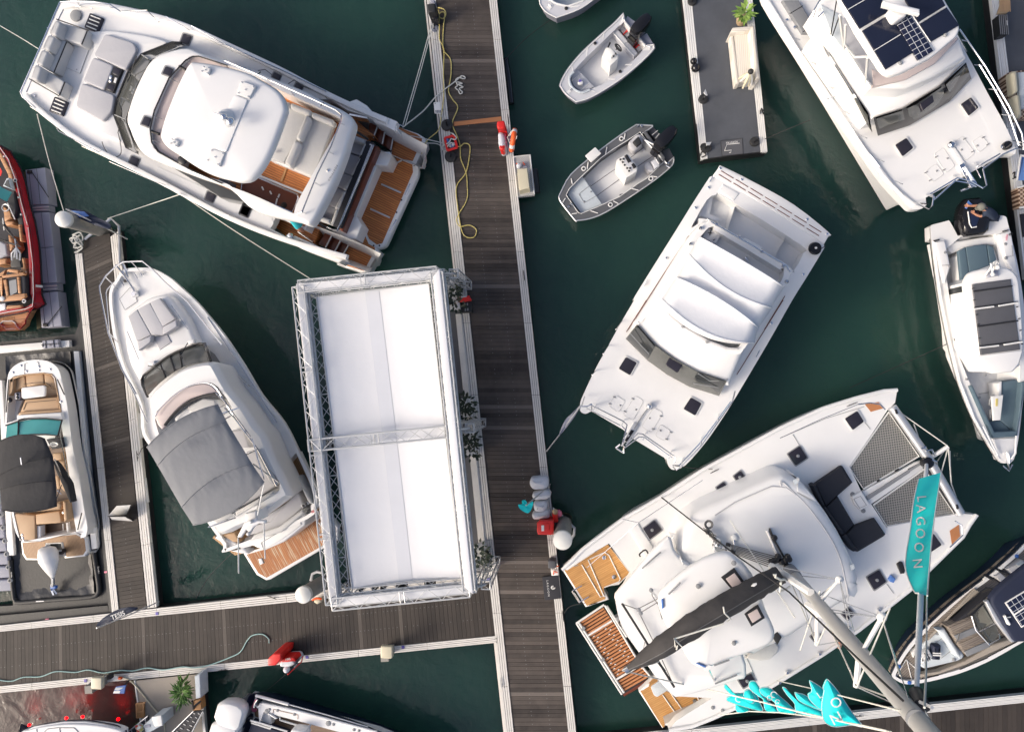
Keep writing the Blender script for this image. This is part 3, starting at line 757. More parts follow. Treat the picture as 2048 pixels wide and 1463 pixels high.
shrub((963,1104),.62,'dark leafy shrub at the lower corner of the marquee',group=g,ang=.09)
# ================================================================ BIG POWER CATAMARAN, upper left
C('O')
t = thing('power_catamaran','large white power catamaran with teak aft decks and hardtop, moored at the upper left','catamaran',(450,270),0)
ZC = 1.9
outer_up = [(122,6,1),(165,1),(219,7),(307,26),(376,48),(444,79),(558,132),(634,172),(705,206),(794,243)]
outer_lo = [(692,519),(570,484),(450,437),(308,362),(171,294),(103,246),(60,210),(42,188,1)]
def catdeck():
    up = spline(outer_up,5,False); lo = spline(outer_lo,5,False)
    inn = [(788,261),(736,234),(696,221),(662,200),(634,197),(548,442),(540,456),(567,470),(567,478),(628,489),(688,519)]
    b = MB(); w = [P(p,ZC) for p in up+inn+lo]; b.plate(w,[],ZC,.35); b.build('deck','gelcoat',t)
    return up,lo
up,lo = catdeck()
# two hulls below, bridge deck between
hull(t,[(122,8,1),(219,10),(376,52),(558,136),(705,208),(850,283,1),(838,330,1),(760,296),(560,216),(330,130),(150,70)],ZC-.34,'gelcoat',.45,5,zm=ZC)
hull(t,[(44,188,1),(103,244),(171,290),(308,358),(450,433),(570,482),(732,541,1),(756,503,1),(700,476),(560,420),(380,330),(150,200)],ZC-.34,'gelcoat',.45,5,zm=ZC)
slab('bridge_deck',[(120,60),(700,270),(610,460),(75,200)],ZC-.05,.7,'gelcoat',t)
# bulwarks: raised rounded rails along both sides
def rail_bulwark(line,wpx,z,h,name='bulwark',m='gelcoat'):
    b = MB(); w = [P(p,z+h) for p in line]; n = len(w); L = []; Rr = []
    for i in range(n):
        d = (w[min(n-1,i+1)]-w[max(0,i-1)]).xy.normalized(); k = wpx*mpp(z+h)
        L.append(w[i]); Rr.append(w[i]+Vector((-d.y,d.x,0))*k)
    b.pillow(L+Rr[::-1],z+h,h+.02,.03); return b.build(name,m,t)
rail_bulwark(up[::2],-11,ZC,.16); rail_bulwark(lo[::2],-11,ZC,.16)
# recessed side walkways
C('A1')
flat('side_walkway',[(1235,252),(1463,352),(1463,410),(1380,370),(1225,300)],ZC+.012,'nonskid',t)
C('A2')
flat('side_walkway',[(0,310),(330,445),(600,600),(640,650),(520,600),(300,490),(0,380)],ZC+.014,'nonskid',t)
C('A1')
flat('side_walkway',[(925,975),(1200,1100),(1463,1205),(1463,1290),(1240,1190),(905,1040)],ZC+.012,'nonskid',t)
C('A3')
flat('side_walkway',[(0,790),(130,850),(340,930),(355,975),(330,1015),(0,880)],ZC+.014,'nonskid',t)
# foredeck seats, pads, hatches
C('A1')
slab('foredeck_platform',[(470,190),(640,175),(850,205),(1000,245),(830,320),(750,420),(690,560),(670,670),(740,850),(600,790),(430,690),(425,600),(500,400),(560,250)],ZC+.14,.15,'gelcoat',t,r=.06,rc=.3)
for q in ([(612,195),(778,248),(803,290),(735,412),(545,325)],[(543,332),(665,384),(608,528),(482,473)],[(477,482),(670,556),(655,650),(600,712),(440,624)]):
    slab('sunpad',q,ZC+.26,.13,'pad_grey',t,r=.05,rc=.12)
k = slab('cup_console',[(665,387),(716,407),(662,542),(612,522)],ZC+.24,.12,'black',t,r=.02)
slab('cup_tray',[(668,392),(708,408),(692,446),(654,430)],ZC+.25,.03,'hatch',k); slab('cup_tray',[(636,484),(672,498),(658,538),(618,520)],ZC+.25,.03,'hatch',k)
studs('cup_holder',[(650,452),(647,474)],ZC+.24,.06,'steel',k)
slab('speaker',[(672,452),(686,457),(676,487),(663,482)],ZC+.26,.03,'white_paint',k,r=.01)
for q in ([(356,130),(512,175),(475,262),(328,214)],[(328,218),(388,242),(314,422),(250,392)],[(247,396),(378,478),(345,560),(222,478)]):
    slab('seat',q,ZC+.42,.42,'pad_pale',t,r=.05,rc=.06)
for q in ([(322,113),(358,128),(327,214),(282,195)],[(280,199),(324,217),(286,300),(243,282)],[(241,286),(284,303),(247,388),(206,370)],[(203,374),(245,392),(220,474),(174,462)]):
    slab('backrest',q,ZC+.75,.6,'pad_pale',t,r=.07,rc=.1)
rods('seat_trim',[[(512,178,ZC+.4),(478,262,ZC+.4)],[(390,246,ZC+.4),(316,424,ZC+.4)],[(380,480,ZC+.4),(348,560,ZC+.4)],[(330,113,ZC+.7),(520,180,ZC+.45)],[(172,462,ZC+.7),(345,562,ZC+.45)]],.02,'black',t)
flat('deck_locker',[(402,250),(520,290),(468,432),(362,385)],ZC+.02,'nonskid',t)
rods('locker_seam',[[(402,250,ZC+.022),(520,290,ZC+.022),(468,432,ZC+.022),(362,385,ZC+.022),(402,250,ZC+.022)]],.006,'grey',t)
studs('latch',[(385,380),(450,408)],ZC+.02,.025,'steel',t)
for q in ([(525,75),(606,106),(570,192),(490,160)],[(318,563),(397,596),(365,680),(285,650)]):
    o = slab('escape_hatch',q,ZC+.07,.08,'hatch',t,r=.02,rc=.05)
    a,b_,c,d = [Vector(p) for p in q]
    for v in (.14,.38,.62,.86):
        s,e = a.lerp(d,v),b_.lerp(c,v); rod('tread_bar',[(*s.lerp(e,.15),ZC+.09),(*s.lerp(e,.85),ZC+.09)],.022,'white_paint',o)
for q in ([(1072,195),(1121,211),(1102,264),(1054,245)],[(768,911),(814,930),(795,980),(750,958)],[(1213,1118),(1264,1140),(1242,1187),(1197,1165)],[(1420,1199),(1470,1221),(1450,1271),(1400,1248)]): hatch(t,q,ZC+.01)
C('A2')
for q in ([(318,468),(366,490),(350,523),(302,500)],[(462,536),(511,555),(496,588),(446,568)],[(116,1335),(168,1355),(145,1412),(92,1390)]): hatch(t,q,ZC+.01)
C('A1')
b = MB(); b.lathe(P((448,95),ZC),[(.2,0),(.2,.05),(.18,.06),(.02,.06)],20); b.build('anchor_pad','grey',t)
cleat(t,(455,40),ZC+.1,(1,.2),.3); cleat(t,(205,640),ZC+.1,(1,.6),.3); cleat(t,(1062,1140),ZC+.17,(1,.5),.3)
studs('filler_cap',[(538,45),(925,125),(595,895),(205,560),(270,675)],ZC+.02,.04,'steel',t)
# windscreen and saloon / flybridge moulding
sheet('windscreen',[(1062,252),(1010,250),(830,320),(750,425),(690,570),(668,672),(740,862),(806,893)],ZC+.12,[(1085,268),(1050,275),(880,352),(800,500),(737,690),(738,720),(790,870),(812,905)],3.1,'glass_grey',t)
rod('windscreen_edge',[(1062,252,ZC+.16),(1010,250,ZC+.16),(830,320,ZC+.16),(750,425,ZC+.16),(690,570,ZC+.16),(668,672,ZC+.16),(740,862,ZC+.16),(806,893,ZC+.16)],.045,'black',t)
rods('wiper',[[(752,405,2.3),(765,440,2.5),(745,480,2.6)],[(685,570,2.3),(715,655,2.6),(700,720,2.7),(690,780,2.4)],[(765,425,2.4),(800,330,2.7)]],.014,'black',t)
rods('mullion',[[(830,320,2.1),(868,345,3.1)],[(672,672,2.1),(738,700,3.1)]],.02,'grey',t)
rod('wash_hose',[(597,830,2.0),(612,870,2.02),(645,910,2.0),(690,915,2.0),(710,880,2.0),(692,780,2.1)],.014,'rope_grey',t,sm=4)
C('E1')
ZF = 3.5
outE = [(600,66),(400,108),(252,186),(150,350),(60,560),(6,762),(40,885),(100,1020),(200,1130),(480,1245),(700,1330),(1000,1440)]
oE = [(K[0]+x*K[2],K[1]+y*K[2]) for x,y in outE]
inE = [(640,160),(590,200),(430,370),(290,690),(250,870),(265,1000),(320,1090),(650,1270),(950,1400)]
iE = [(K[0]+x*K[2],K[1]+y*K[2]) for x,y in inE]
C('O')
outF = oE+[(495,412),(532,429),(592,441),(614,449),(626,441),(645,407),(663,371),(676,340),(688,308),(697,278),(706,246),(701,231),(682,217),(640,197),(603,178),(496,135),(404,105)]
inF = iE+[(470,376),(520,396),(582,425),(589,420),(601,392),(681,247),(678,236),(662,226),(559,180),(517,156),(455,131),(400,112)]
def fly():
    b = MB(); w = OUT(outF,ZF,3); h = OUT(inF,ZF,3)
    if area(w) < 0: w = w[::-1]
    if area(h) > 0: h = h[::-1]
    f = lambda o,zz: [Vector((p.x,p.y,zz)) for p in o]
    b.tess(f(inset(w,.10),ZF),f(h,ZF))
    b.loft([f(inset(w,.02),ZF-.5),f(inset(w,0),ZF-.25),f(inset(w,.01),ZF-.1),f(inset(w,.04),ZF-.03),f(inset(w,.10),ZF)],top=False)
    b.loft([f(h,ZF-.85),f(h,ZF)],top=False); o = b.build('flybridge','gelcoat',t,sharp=50)
    f2 = MB(); f2.prism(inset(h[::-1],-.03),ZF-.9,ZF-.84); f2.build('flybridge_floor','teak',o,pang((430,300),(600,375)))
    return o
fb = fly()
slab('saloon_wall',[(330,130),(640,215),(580,420),(440,395),(290,300),(262,235)],ZF-.95,.8,'glass',t,r=.02)
C('E1')
slab('dash_panel',[(665,158),(600,205),(440,375),(300,690),(262,880),(275,1000),(330,1085),(560,1220),(640,1000),(560,700),(760,380),(1000,260),(760,170)],ZF-.12,.3,'rose_panel',fb,r=.03)
rod('screen_frame',[(1000,250,ZF+.05),(720,160,ZF+.06),(655,165,ZF+.07),(590,200,ZF+.08),(430,370,ZF+.08),(285,690,ZF+.08),(245,870,ZF+.08),(260,1000,ZF+.08),(320,1090,ZF+.06),(650,1270,ZF+.05),(950,1400,ZF+.03)],.022,'black',fb)
rods('screen_joint',[[(436,370,ZF),(512,412,ZF-.05)],[(278,738,ZF),(365,772,ZF-.05)],[(258,975,ZF),(345,1000,ZF-.05)],[(600,200,ZF),(640,215,ZF-.05)]],.012,'grey',fb)
rods('screen_arm',[[(530,258,ZF),(590,290,ZF)],[(262,890,ZF),(334,918,ZF)]],.05,'black',fb)
for q in ([(395,255),(468,282),(440,357),(360,330)],[(190,740),(256,765),(225,850),(152,822)]): hatch(fb,q,ZF+.005)
# flybridge furniture
C('A2')
slab('bench_base',[(300,690),(700,790),(560,1150),(290,1040),(380,780)],3.02,.4,'gelcoat',fb)
slab('bench_pad',[(425,690),(520,735),(555,765),(380,1060),(292,1035),(385,780)],3.14,.12,'pad_pale',fb,r=.05)
slab('bench_pad',[(565,765),(705,812),(572,1152),(432,1088)],3.14,.12,'pad_pale',fb,r=.05)
for q in ([(425,662),(560,715),(555,755),(418,700)],[(565,722),(708,778),(700,815),(556,760)],[(525,738),(562,770),(492,922),(455,900)],[(450,905),(494,928),(428,1090),(380,1062)],[(385,655),(420,662),(415,695),(375,690)]):
    slab('bolster',q,3.34,.3,'pad_pale',fb,r=.09,rc=.1)
# helm side opening with stair, stainless frame
plate('stair_well',[(110,1160),(220,1150),(475,1265),(480,1290),(435,1385),(100,1245)],2.68,'varnish_red',fb,t=.06)
rod('stair_frame',[(115,1175,2.75),(205,1148,2.75),(470,1265,2.75),(478,1290,2.75),(436,1382,2.75),(105,1240,2.75)],.03,'steel',fb,closed=True)
rods('stair_edge',[[(240,1215,2.72),(250,1235,2.72)],[(292,1243,2.72),(302,1262,2.72)],[(355,1262,2.72),(345,1285,2.72)],[(340,1290,2.72),(330,1330,2.72)]],.025,'white_paint',fb)
flat('threshold',[(205,1128),(545,1265),(540,1277),(200,1140)],2.70,'gelcoat',fb)
flat('hatch_board',[(392,1090),(404,1096),(372,1182),(358,1176)],2.69,'tan_wood',fb)
rod('guard_rail',[(0,395,ZF+.25),(200,480,ZF+.3),(400,570,ZF+.35),(560,640,ZF+.35),(720,715,ZF+.35),(756,745,ZF+.3),(752,790,ZF+.3),(690,950,ZF+.3),(600,1130,ZF+.3),(500,1380,ZF+.3),(470,1392,ZF+.2)],.022,'steel',fb)
rods('stanchion',[[(210,490,ZF+.28),(230,470,ZF)],[(450,620,ZF+.28),(430,600,ZF)],[(620,690,ZF+.3),(640,670,ZF)],[(775,812,ZF),(750,800,ZF+.3)],[(705,1002,ZF),(672,985,ZF+.3)],[(620,1208,ZF),(590,1190,ZF+.3)],[(525,1388,ZF),(500,1378,ZF+.3)]],.02,'steel',fb)
C('D5')
lettering('name_lettering','PORTFINO',(302,970),(-50,92),26,ZF+.004,'cover_grey',fb,1.5)
studs('stern_light',[(240,938)],ZF,.05,'steel',fb,.05)
# hardtop on posts
C('E1')
zh = 5.45
ht = slab('hardtop',[(618,224),(690,206),(900,238),(1160,302),(1330,388),(1495,496),(1566,640),(1540,770),(1400,1125),(1255,1335),(1130,1376),(1000,1352),(850,1310),(700,1240),(520,1120),(390,1030),(336,935),(368,780),(450,560),(532,375)],zh,.22,'gelcoat',t,r=.12,dome=.10,sm=4)
sl = lambda n,q,z,tt,m,**k: slab(n,q,z,tt,m,ht,**k)
sl('roof_panel',[(1065,532),(1198,582),(985,1098),(848,1036)],zh+.115,.06,'gelcoat',r=.02,rc=.08)
for q in ([(1132,398),(1272,448),(1212,570),(1088,528)],[(838,1062),(975,1098),(918,1230),(790,1182)],[(768,256),(830,275),(808,335),(745,310)],[(460,960),(522,985),(500,1038),(440,1012)]):
    o = sl('mount_plate',q,zh+.11,.08,'white_paint',r=.012)
    a,b_,c,d = [Vector(p) for p in q]; m_ = (a+b_+c+d)/4
    studs('bolt',[tuple(v.lerp(m_,.2)) for v in (a,b_,c,d)]+[tuple(m_)],zh+.11,.022,'steel',o)
b = MB(); c = P((985,770),zh+.1); b.lathe(c,[(.26,0),(.26,.05),(.18,.14),(.10,.3),(.05,.34)],20); m_ = b.build('mast_foot','gelcoat',ht)
b = MB(); b.ball(P((1030,800),zh+.45),.13); b.ball(P((965,752),zh+.5),.10); b.tube([P((865,710),zh+.5),P((985,755),zh+.55)],.02); b.tube([P((985,770),zh+.3),P((985,765),zh+.62)],.035); b.build('mast_light','steel',m_)
for p,q in (((640,250),(700,330)),((380,985),(470,1010)),((1290,420),(1250,470)),((1020,1340),(1000,1290))):
    rod('hardtop_post',[(*p,zh-.2),(*q,2.7)],.045,'black',ht)
slab('helm_console',[(520,1130),(700,1235),(760,1130),(600,1040)],3.5,.8,'gelcoat',fb,r=.05)
b = MB(); b.ball(P((560,1170),3.6),.16,sq=.3); b.build('helm_wheel','black',fb)
slab('helm_seat',[(930,1330),(1010,1370),(1000,1420),(900,1375)],3.3,.5,'dark_grey',fb)
# bow pulpit and side rails
C('A1')
rod('bow_rail',[(705,68,2.4),(640,25,2.65),(560,14,2.7),(430,8,2.7),(352,12,2.7),(120,540,2.7),(132,568,2.65),(210,632,2.5)],.024,'steel',t)
rods('stanchion',[[(640,25,2.65),(648,52,1.95)],[(456,8,2.7),(462,36,1.95)],[(275,162,2.7),(300,180,1.95)],[(180,388,2.7),(205,398,1.95)],[(232,280,2.3),(258,290,1.95)],[(372,55,2.3),(352,95,2.3),(155,540,2.3)]],.02,'steel',t)
rods('side_rail',[[(700,66,2.1),(860,60,2.45),(912,116,2.1)],[(970,95,2.45),(1115,180,2.1)],[(1120,150,2.4),(1320,265,2.1)],[(330,750,2.1),(345,770,2.45),(580,890,2.4),(592,880,2.1)],[(480,855,2.4),(770,985,2.4),(772,990,2.1)],[(640,945,2.4),(905,1060,2.3),(970,1085,2.1)]],.014,'steel',t)
C('A2')
rods('toe_rail',[[(0,290,2.1),(220,390,2.1),(345,445,2.12),(420,480,2.12),(660,595,2.1)],[(0,1395,2.1),(25,1400,2.1)]],.02,'steel',t)
rods('cabin_hose',[[(215,460,2.2),(260,452,2.2),(310,490,2.1)],[(412,545,2.2),(450,520,2.25),(505,560,2.1)],[(500,560,2.0),(560,580,2.0),(640,610,2.0),(670,650,2.0)],[(110,450,3.4),(180,470,3.4),(240,520,3.4),(330,575,3.4),(450,620,3.4)]],.014,'rope_grey',t)
# aft cockpit
C('A3')
ang_t = pang((400,560),(610,660)); an2 = pang((400,900),(640,0))
slab('cockpit_floor',[(560,0),(740,80),(900,170),(1100,340),(1040,330),(700,1000),(640,1140),(660,1120),(430,1060),(330,960),(350,700)],1.25,.5,'teak',t,r=.005,ang=ang_t)
slab('stern_quarter',[(1215,255),(1255,265),(1410,318),(1462,350),(1468,390),(1395,545),(1300,505),(1195,545),(1215,450),(1245,310)],.62,.7,'gelcoat',t,r=.03)
flat('stern_teak',[(1250,275),(1268,270),(1405,325),(1440,352),(1440,370),(1372,520),(1300,505),(1205,545),(1222,450),(1240,318)],.632,'teak',t,ang=ang_t)
slab('stern_quarter',[(990,1005),(1010,1010),(1055,1130),(1105,1155),(1128,1178),(1040,1328),(1000,1335),(815,1275),(925,1105)],.62,.7,'gelcoat',t,r=.03)
flat('stern_teak',[(995,1010),(1005,1015),(1050,1125),(1095,1150),(1095,1175),(1015,1322),(820,1262),(925,1108)],.632,'teak',t,ang=ang_t)
for i,q in enumerate(([(1058,235),(1115,265),(1085,350),(1045,330)],[(1120,268),(1172,290),(1150,395),(1100,365)],[(1178,292),(1235,318),(1212,440),(1160,402)],[(733,1040),(782,1062),(735,1152),(680,1125)],[(790,1066),(850,1092),(802,1182),(745,1155)],[(856,1094),(918,1108),(858,1215),(808,1186)])):
    k = 1.1-.17*(i % 3); o = slab('step',q,k,.3,'varnish_red',t,r=.01)
    s = (1,2) if i < 3 else (1,2); rod('step_edge',[(*q[1],k+.01),(*q[2],k+.01)],.025,'white_paint',o)
pl = slab('swim_platform',[(1100,560),(1190,552),(1300,500),(1392,525),(1416,570),(1412,620),(1172,1145),(1110,1162),(1052,1135),(1000,985),(930,940)],.55,.3,'gelcoat',t,r=.06,rc=.15)
flat('platform_teak',[(1118,545),(1165,560),(1200,572),(1300,518),(1370,545),(1375,600),(1150,1120),(1110,1130),(1055,1090),(1010,985),(950,948)],.562,'teak',pl,ang=ang_t)
for q in ([(1145,682),(1290,745),(1284,755),(1140,693)],[(1064,862),(1208,928),(1203,938),(1060,874)]): slab('tender_chock',q,.60,.03,'alloy',pl,r=.008)
studs('bolt',[(1298,512),(1385,552),(1224,547),(1010,1000),(1040,1100),(1130,1138),(1255,895),(1292,805),(1205,560),(1018,1025),(1355,522),(1088,1138)],.55,.03,'black',pl)
for q in ([(1350,682),(1358,686),(1320,770),(1312,766)],[(1248,945),(1256,949),(1205,1035),(1197,1031)]): slab('grab_slot',q,.562,.03,'steel',pl,r=.005)
slab('transom',[(1095,410),(1160,450),(1205,450),(1222,480),(1185,555),(1100,545),(945,900),(1000,985),(960,1090),(880,1085),(745,1010),(840,1020)],1.35,.8,'gelcoat',t,r=.04)
slab('transom_locker',[(1072,542),(1108,560),(958,925),(918,905)],1.40,.1,'white_paint',t,r=.015)
slab('mahogany_cap',[(1088,408),(1118,412),(862,1032),(835,1020)],1.75,.4,'varnish_red',t,r=.02)
slab('dark_backrest',[(1030,368),(1085,380),(845,1005),(785,990)],1.95,.6,'pad_black',t,r=.05)
rods('stern_rail',[[(1060,400,2.15),(1075,400,2.15),(1000,590,2.15),(820,1030,2.15),(740,1000,2.0)],[(1088,402,2.05),(845,985,2.05)]],.022,'steel',t)
rods('awning_strut',[[(935,285,2.6),(1045,360,1.9)],[(645,945,2.6),(745,1012,1.9)]],.04,'black',t)
for q in ([(925,322),(1030,362),(1000,485),(880,442)],[(905,462),(1000,490),(935,630),(850,595)],[(848,600),(940,632),(885,735),(805,700)],[(800,705),(885,738),(825,875),(745,838)],[(710,830),(838,870),(780,985),(650,930)]):
    slab('cockpit_seat',q,1.65,.4,'pad_grey',t,r=.05)
for q in ([(918,322),(1022,362),(1018,392),(905,355)],[(1030,368),(1055,372),(1008,490),(975,478)],[(985,488),(1003,492),(945,630),(918,618)],[(925,628),(945,632),(888,735),(858,722)],[(865,732),(892,738),(835,875),(800,862)],[(812,868),(835,872),(795,990),(768,978)],[(655,905),(770,945),(762,975),(640,935)]):
    slab('cockpit_backrest',q,1.95,.4,'pad_pale',t,r=.06)
slab('side_coaming',[(875,95),(960,65),(1035,110),(1085,165),(1255,260),(1262,300),(1100,240),(1040,180),(950,165),(905,130)],1.85,.7,'gelcoat',t,r=.05)
slab('side_coaming',[(425,1090),(450,1055),(510,1065),(640,1120),(870,1240),(830,1262),(560,1160)],1.85,.7,'gelcoat',t,r=.05)
slab('boarding_gate',[(910,170),(1045,195),(1040,210),(905,185)],1.9,.4,'steel',t,r=.01)
b = MB(); b.lathe(P((485,1072),1.85),[(.1,0),(.1,.1),(.07,.12)],12); b.build('winch','steel',t)
cleat(t,(955,130),1.87,(1,.3),.3); cleat(t,(1290,262),ZC-.8,(1,.4),.3); cleat(t,(855,1285),ZC-.8,(1,.4),.3); cleat(t,(560,1105),1.87,(1,.4),.3)
rod('gate_rail',[(535,1035,1.95),(640,1108,1.95)],.03,'steel',t)
C('O')
# ================================================================ SPORT YACHT with grey bimini
C('A7')
t = thing('motor_yacht','white flybridge motor yacht under a grey fabric bimini, between the finger dock and the marquee','yacht',(1000,1200),0)
ZY = 1.9
o_r = [(225,175,1),(290,152),(400,148),(490,157),(620,225),(720,310),(850,430),(970,570),(1090,720),(1250,960),(1400,1210)]
C('A8'); o_r2 = [(1060,240),(1180,480),(1255,640),(1300,800),(1275,850,1),(1225,940,1)]
o_l2 = [(650,1175,1),(610,1130,1),(520,1000),(300,700),(130,480),(20,320)]
C('A7'); o_l = [(370,1290),(230,990),(165,760),(135,580),(120,420),(130,320),(175,250)]
pr = []
for k,l in (('A7',o_r),('A8',o_r2),('A8',o_l2),('A7',o_l)):
    q = CR[k]; pr += [(q[0]+p[0]*q[2],q[1]+p[1]*q[2])+tuple(p[2:]) for p in l]
C('O')
hull(t,pr,ZY,'gelcoat',.85,4,mid=.75)
ctr = (465,860)
plate('deck',pr,ZY,'gelcoat',t,sm=4,holes=[[(545,962),(592,905),(640,1010),(560,1075),(470,1100),(430,1075)]],hd=.5)
flat('cockpit_floor',[(535,955),(575,905),(600,900),(650,1010),(560,1085),(470,1110),(425,1075)],ZY-.5,'teak_pale',t,ang=pang((300,600),(560,1100)))
C('A7')
b = MB(); w = spline([(p[0],p[1]) for p in pr],4)
K = CR['O']; W = [P(p,ZY+.1) for p in w]
if area(W) < 0: W = W[::-1]
b.plate(W,[inset(W,.11)[::-1]],ZY+.12,.13,.13); b.build('gunwale','gelcoat',t)
C('A7')
flat('side_walkway',[(960,840),(1000,870),(1130,1060),(1290,1200),(1350,1300),(1370,1463),(1300,1463),(1130,1190),(1020,1000),(975,920)],ZY+.012,'grey',t)
C('A8')
flat('side_walkway',[(650,0),(740,0),(850,180),(940,380),(990,480),(930,480),(830,300),(760,180)],ZY+.012,'grey',t)
C('A7')
slab('foredeck_trunk',[(250,560),(420,410),(560,370),(640,400),(760,560),(850,760),(905,800),(700,850),(500,970),(400,1110),(330,1040),(270,900),(240,700)],ZY+.35,.36,'gelcoat',t,r=.15,sm=3)
flat('chain_locker',[(205,410),(315,305),(350,430),(250,500)],ZY+.02,'nonskid',t)
rods('locker_seam',[[(205,410,ZY+.022),(290,315,ZY+.022),(330,325,ZY+.022),(350,430,ZY+.022),(250,500,ZY+.022),(205,410,ZY+.022)]],.006,'grey',t)
# sun pads
zp = ZY+.5
for q in ([(275,552),(350,497),(468,710),(350,762)],[(352,495),(455,440),(570,640),(575,710),(470,708)],[(457,438),(540,402),(672,575),(562,640)]):
    slab('sunpad',q,zp,.12,'pad_grey',t,r=.03)
for q in ([(352,766),(468,712),(462,772),(362,838)],[(565,642),(675,580),(686,640),(565,710)]): slab('pad_headrest',q,zp+.12,.2,'pad_grey',t,r=.04)
slab('footwell_pad',[(480,720),(570,712),(605,705),(640,770),(540,835)],zp-.12,.08,'pad_grey',t,r=.03)
# bow roller, windlass, anchor
rods('anchor_roller',[[(175,125,ZY+.15),(300,290,ZY+.12),(345,370,ZY+.12)],[(225,95,ZY+.15),(280,230,ZY+.1)],[(245,120,ZY+.2),(265,180,ZY+.1)]],.03,'steel',t)
b = MB(); b.lathe(P((347,370),ZY+.02),[(.11,0),(.11,.12),(.08,.18)],12); b.build('windlass','steel',t)
slab('hatch_black',[(235,250),(260,240),(268,262),(242,272)],ZY+.05,.03,'black',t,r=.01)
for a in ((235,275),(350,215),(390,195)): cleat(t,a,ZY+.02,(1,1.6),.25)
# pulpit rails
rod('bow_rail',[(345,1200,ZY+.7),(230,1000,ZY+.75),(110,690,ZY+.8),(40,340,ZY+.85),(38,300,ZY+.85),(90,215,ZY+.85),(180,130,ZY+.85),(240,98,ZY+.85),(395,93,ZY+.85),(480,160,ZY+.8),(600,280,ZY+.75),(775,435,ZY+.7),(920,620,ZY+.7),(1060,790,ZY+.7)],.024,'steel',t)
rod('lower_rail',[(440,1440,ZY+.4),(330,1200,ZY+.4),(220,990,ZY+.4),(120,690,ZY+.42),(92,360,ZY+.45),(100,330,ZY+.45),(155,270,ZY+.45)],.018,'steel',t)
rods('stanchion',[[(85,225,ZY+.85),(190,325,ZY)],[(300,95,ZY+.85),(400,200,ZY)],[(115,690,ZY+.8),(200,780,ZY)],[(770,435,ZY+.7),(740,410,ZY)],[(1055,790,ZY+.7),(990,740,ZY)],[(1290,1140,ZY+.6),(1210,1050,ZY)],[(340,1200,ZY+.7),(355,1200,ZY)]],.018,'steel',t)
rods('grab_rail',[[(270,680,ZY+.45),(320,800,ZY+.45),(365,910,ZY+.45)],[(640,460,ZY+.45),(710,560,ZY+.45),(775,660,ZY+.45)],[(1200,1040,ZY+.3),(1250,1100,ZY+.5),(1295,1140,ZY+.3)],[(940,560,ZY+.14),(1240,1000,ZY+.14),(1520,1440,ZY+.14)]],.014,'steel',t)
# windscreen and flybridge moulding
sheet('windscreen',[(395,1085),(480,990),(620,885),(780,815),(905,790)],ZY+.4,[(440,1215),(540,1110),(690,1000),(820,950),(950,930)],3.05,'glass_grey',t,n=3)
rod('windscreen_edge',[(440,1225,3.0),(390,1080,ZY+.42),(480,988,ZY+.45),(620,882,ZY+.45),(780,812,ZY+.45),(910,785,ZY+.45),(968,930,3.0)],.04,'black',t,sm=3)
sheet('side_window',[(905,772),(925,770),(975,935)],ZY+.4,[(925,830),(945,850),(968,940)],2.95,'gloss_black',t)
rods('mullion',[[(622,885,2.35),(665,1010,3.05)],[(545,950,2.35),(585,1060,3.05)],[(705,850,2.35),(725,975,3.05)]],.025,'black',t)
rods('wiper',[[(445,965,2.4),(520,985,2.6),(575,1010,2.8)],[(775,775,2.4),(715,880,2.7),(730,900,2.8)]],.016,'black',t)
for a in ((470,950),(800,770)): slab('wiper_mount',[(a[0]-30,a[1]-10),(a[0]+20,a[1]-25),(a[0]+35,a[1]+5),(a[0]-15,a[1]+20)],ZY+.42,.1,'gelcoat',t,r=.03)
pts = [(440,1215),(540,1110),(690,1000),(820,950),(940,930),(990,950),(1040,1040),(1110,1160),(1250,1330),(1330,1463)]
q = CR['A7']; fA = [(q[0]+p[0]*q[2],q[1]+p[1]*q[2]) for p in pts]
q = CR['A8']; fB = [(q[0]+p[0]*q[2],q[1]+p[1]*q[2]) for p in [(900,330),(960,480),(1090,750),(1060,800),(880,940),(700,1020),(590,1065),(510,990),(300,650),(150,420),(100,290),(50,130)]]
C('O')
def yfly():
    b = MB(); w = OUT(fA+fB,3.35,2); h = OUT([(310,840),(325,810),(360,780),(405,765),(435,772),(470,825),(520,910),(560,965),(545,990),(480,1020),(425,1040),(340,920)],3.35,2)
    if area(w) < 0: w = w[::-1]
    if area(h) > 0: h = h[::-1]
    f = lambda o,zz: [Vector((p.x,p.y,zz)) for p in o]
    b.tess(f(inset(w,.12),3.35),f(h,3.35)); b.loft([f(inset(w,.10),ZY),f(inset(w,.0),3.0),f(inset(w,.02),3.2),f(inset(w,.12),3.35)],top=False)
    b.loft([f(h,2.5),f(h,3.35)],top=False); o = b.build('flybridge','gelcoat',t,sharp=50)
    k = MB(); k.prism(inset(h[::-1],-.03),2.45,2.5); k.build('flybridge_floor','nonskid',o); return o
fb = yfly()
C('A7')
slab('dash_panel',[(500,1400),(540,1320),(640,1220),(760,1150),(900,1118),(980,1140),(1020,1200),(950,1205),(800,1240),(680,1330),(600,1430),(560,1500)],3.42,.1,'rose_panel',fb,r=.03,sm=2)
rod('dash_edge',[(585,1463,3.5),(660,1370,3.5),(780,1270,3.5),(900,1220,3.5),(1010,1200,3.5)],.045,'black',fb,sm=3)
rod('venturi_rail',[(505,1390,3.5),(560,1310,3.5),(680,1200,3.5),(800,1130,3.5),(930,1110,3.5),(1010,1150,3.5),(1080,1260,3.5),(1180,1420,3.5)],.014,'steel',fb,sm=3)
slab('helm_console',[(650,1400),(760,1320),(900,1270),(1010,1250),(1050,1320),(800,1400),(680,1463)],3.3,.8,'gelcoat',fb,r=.1)
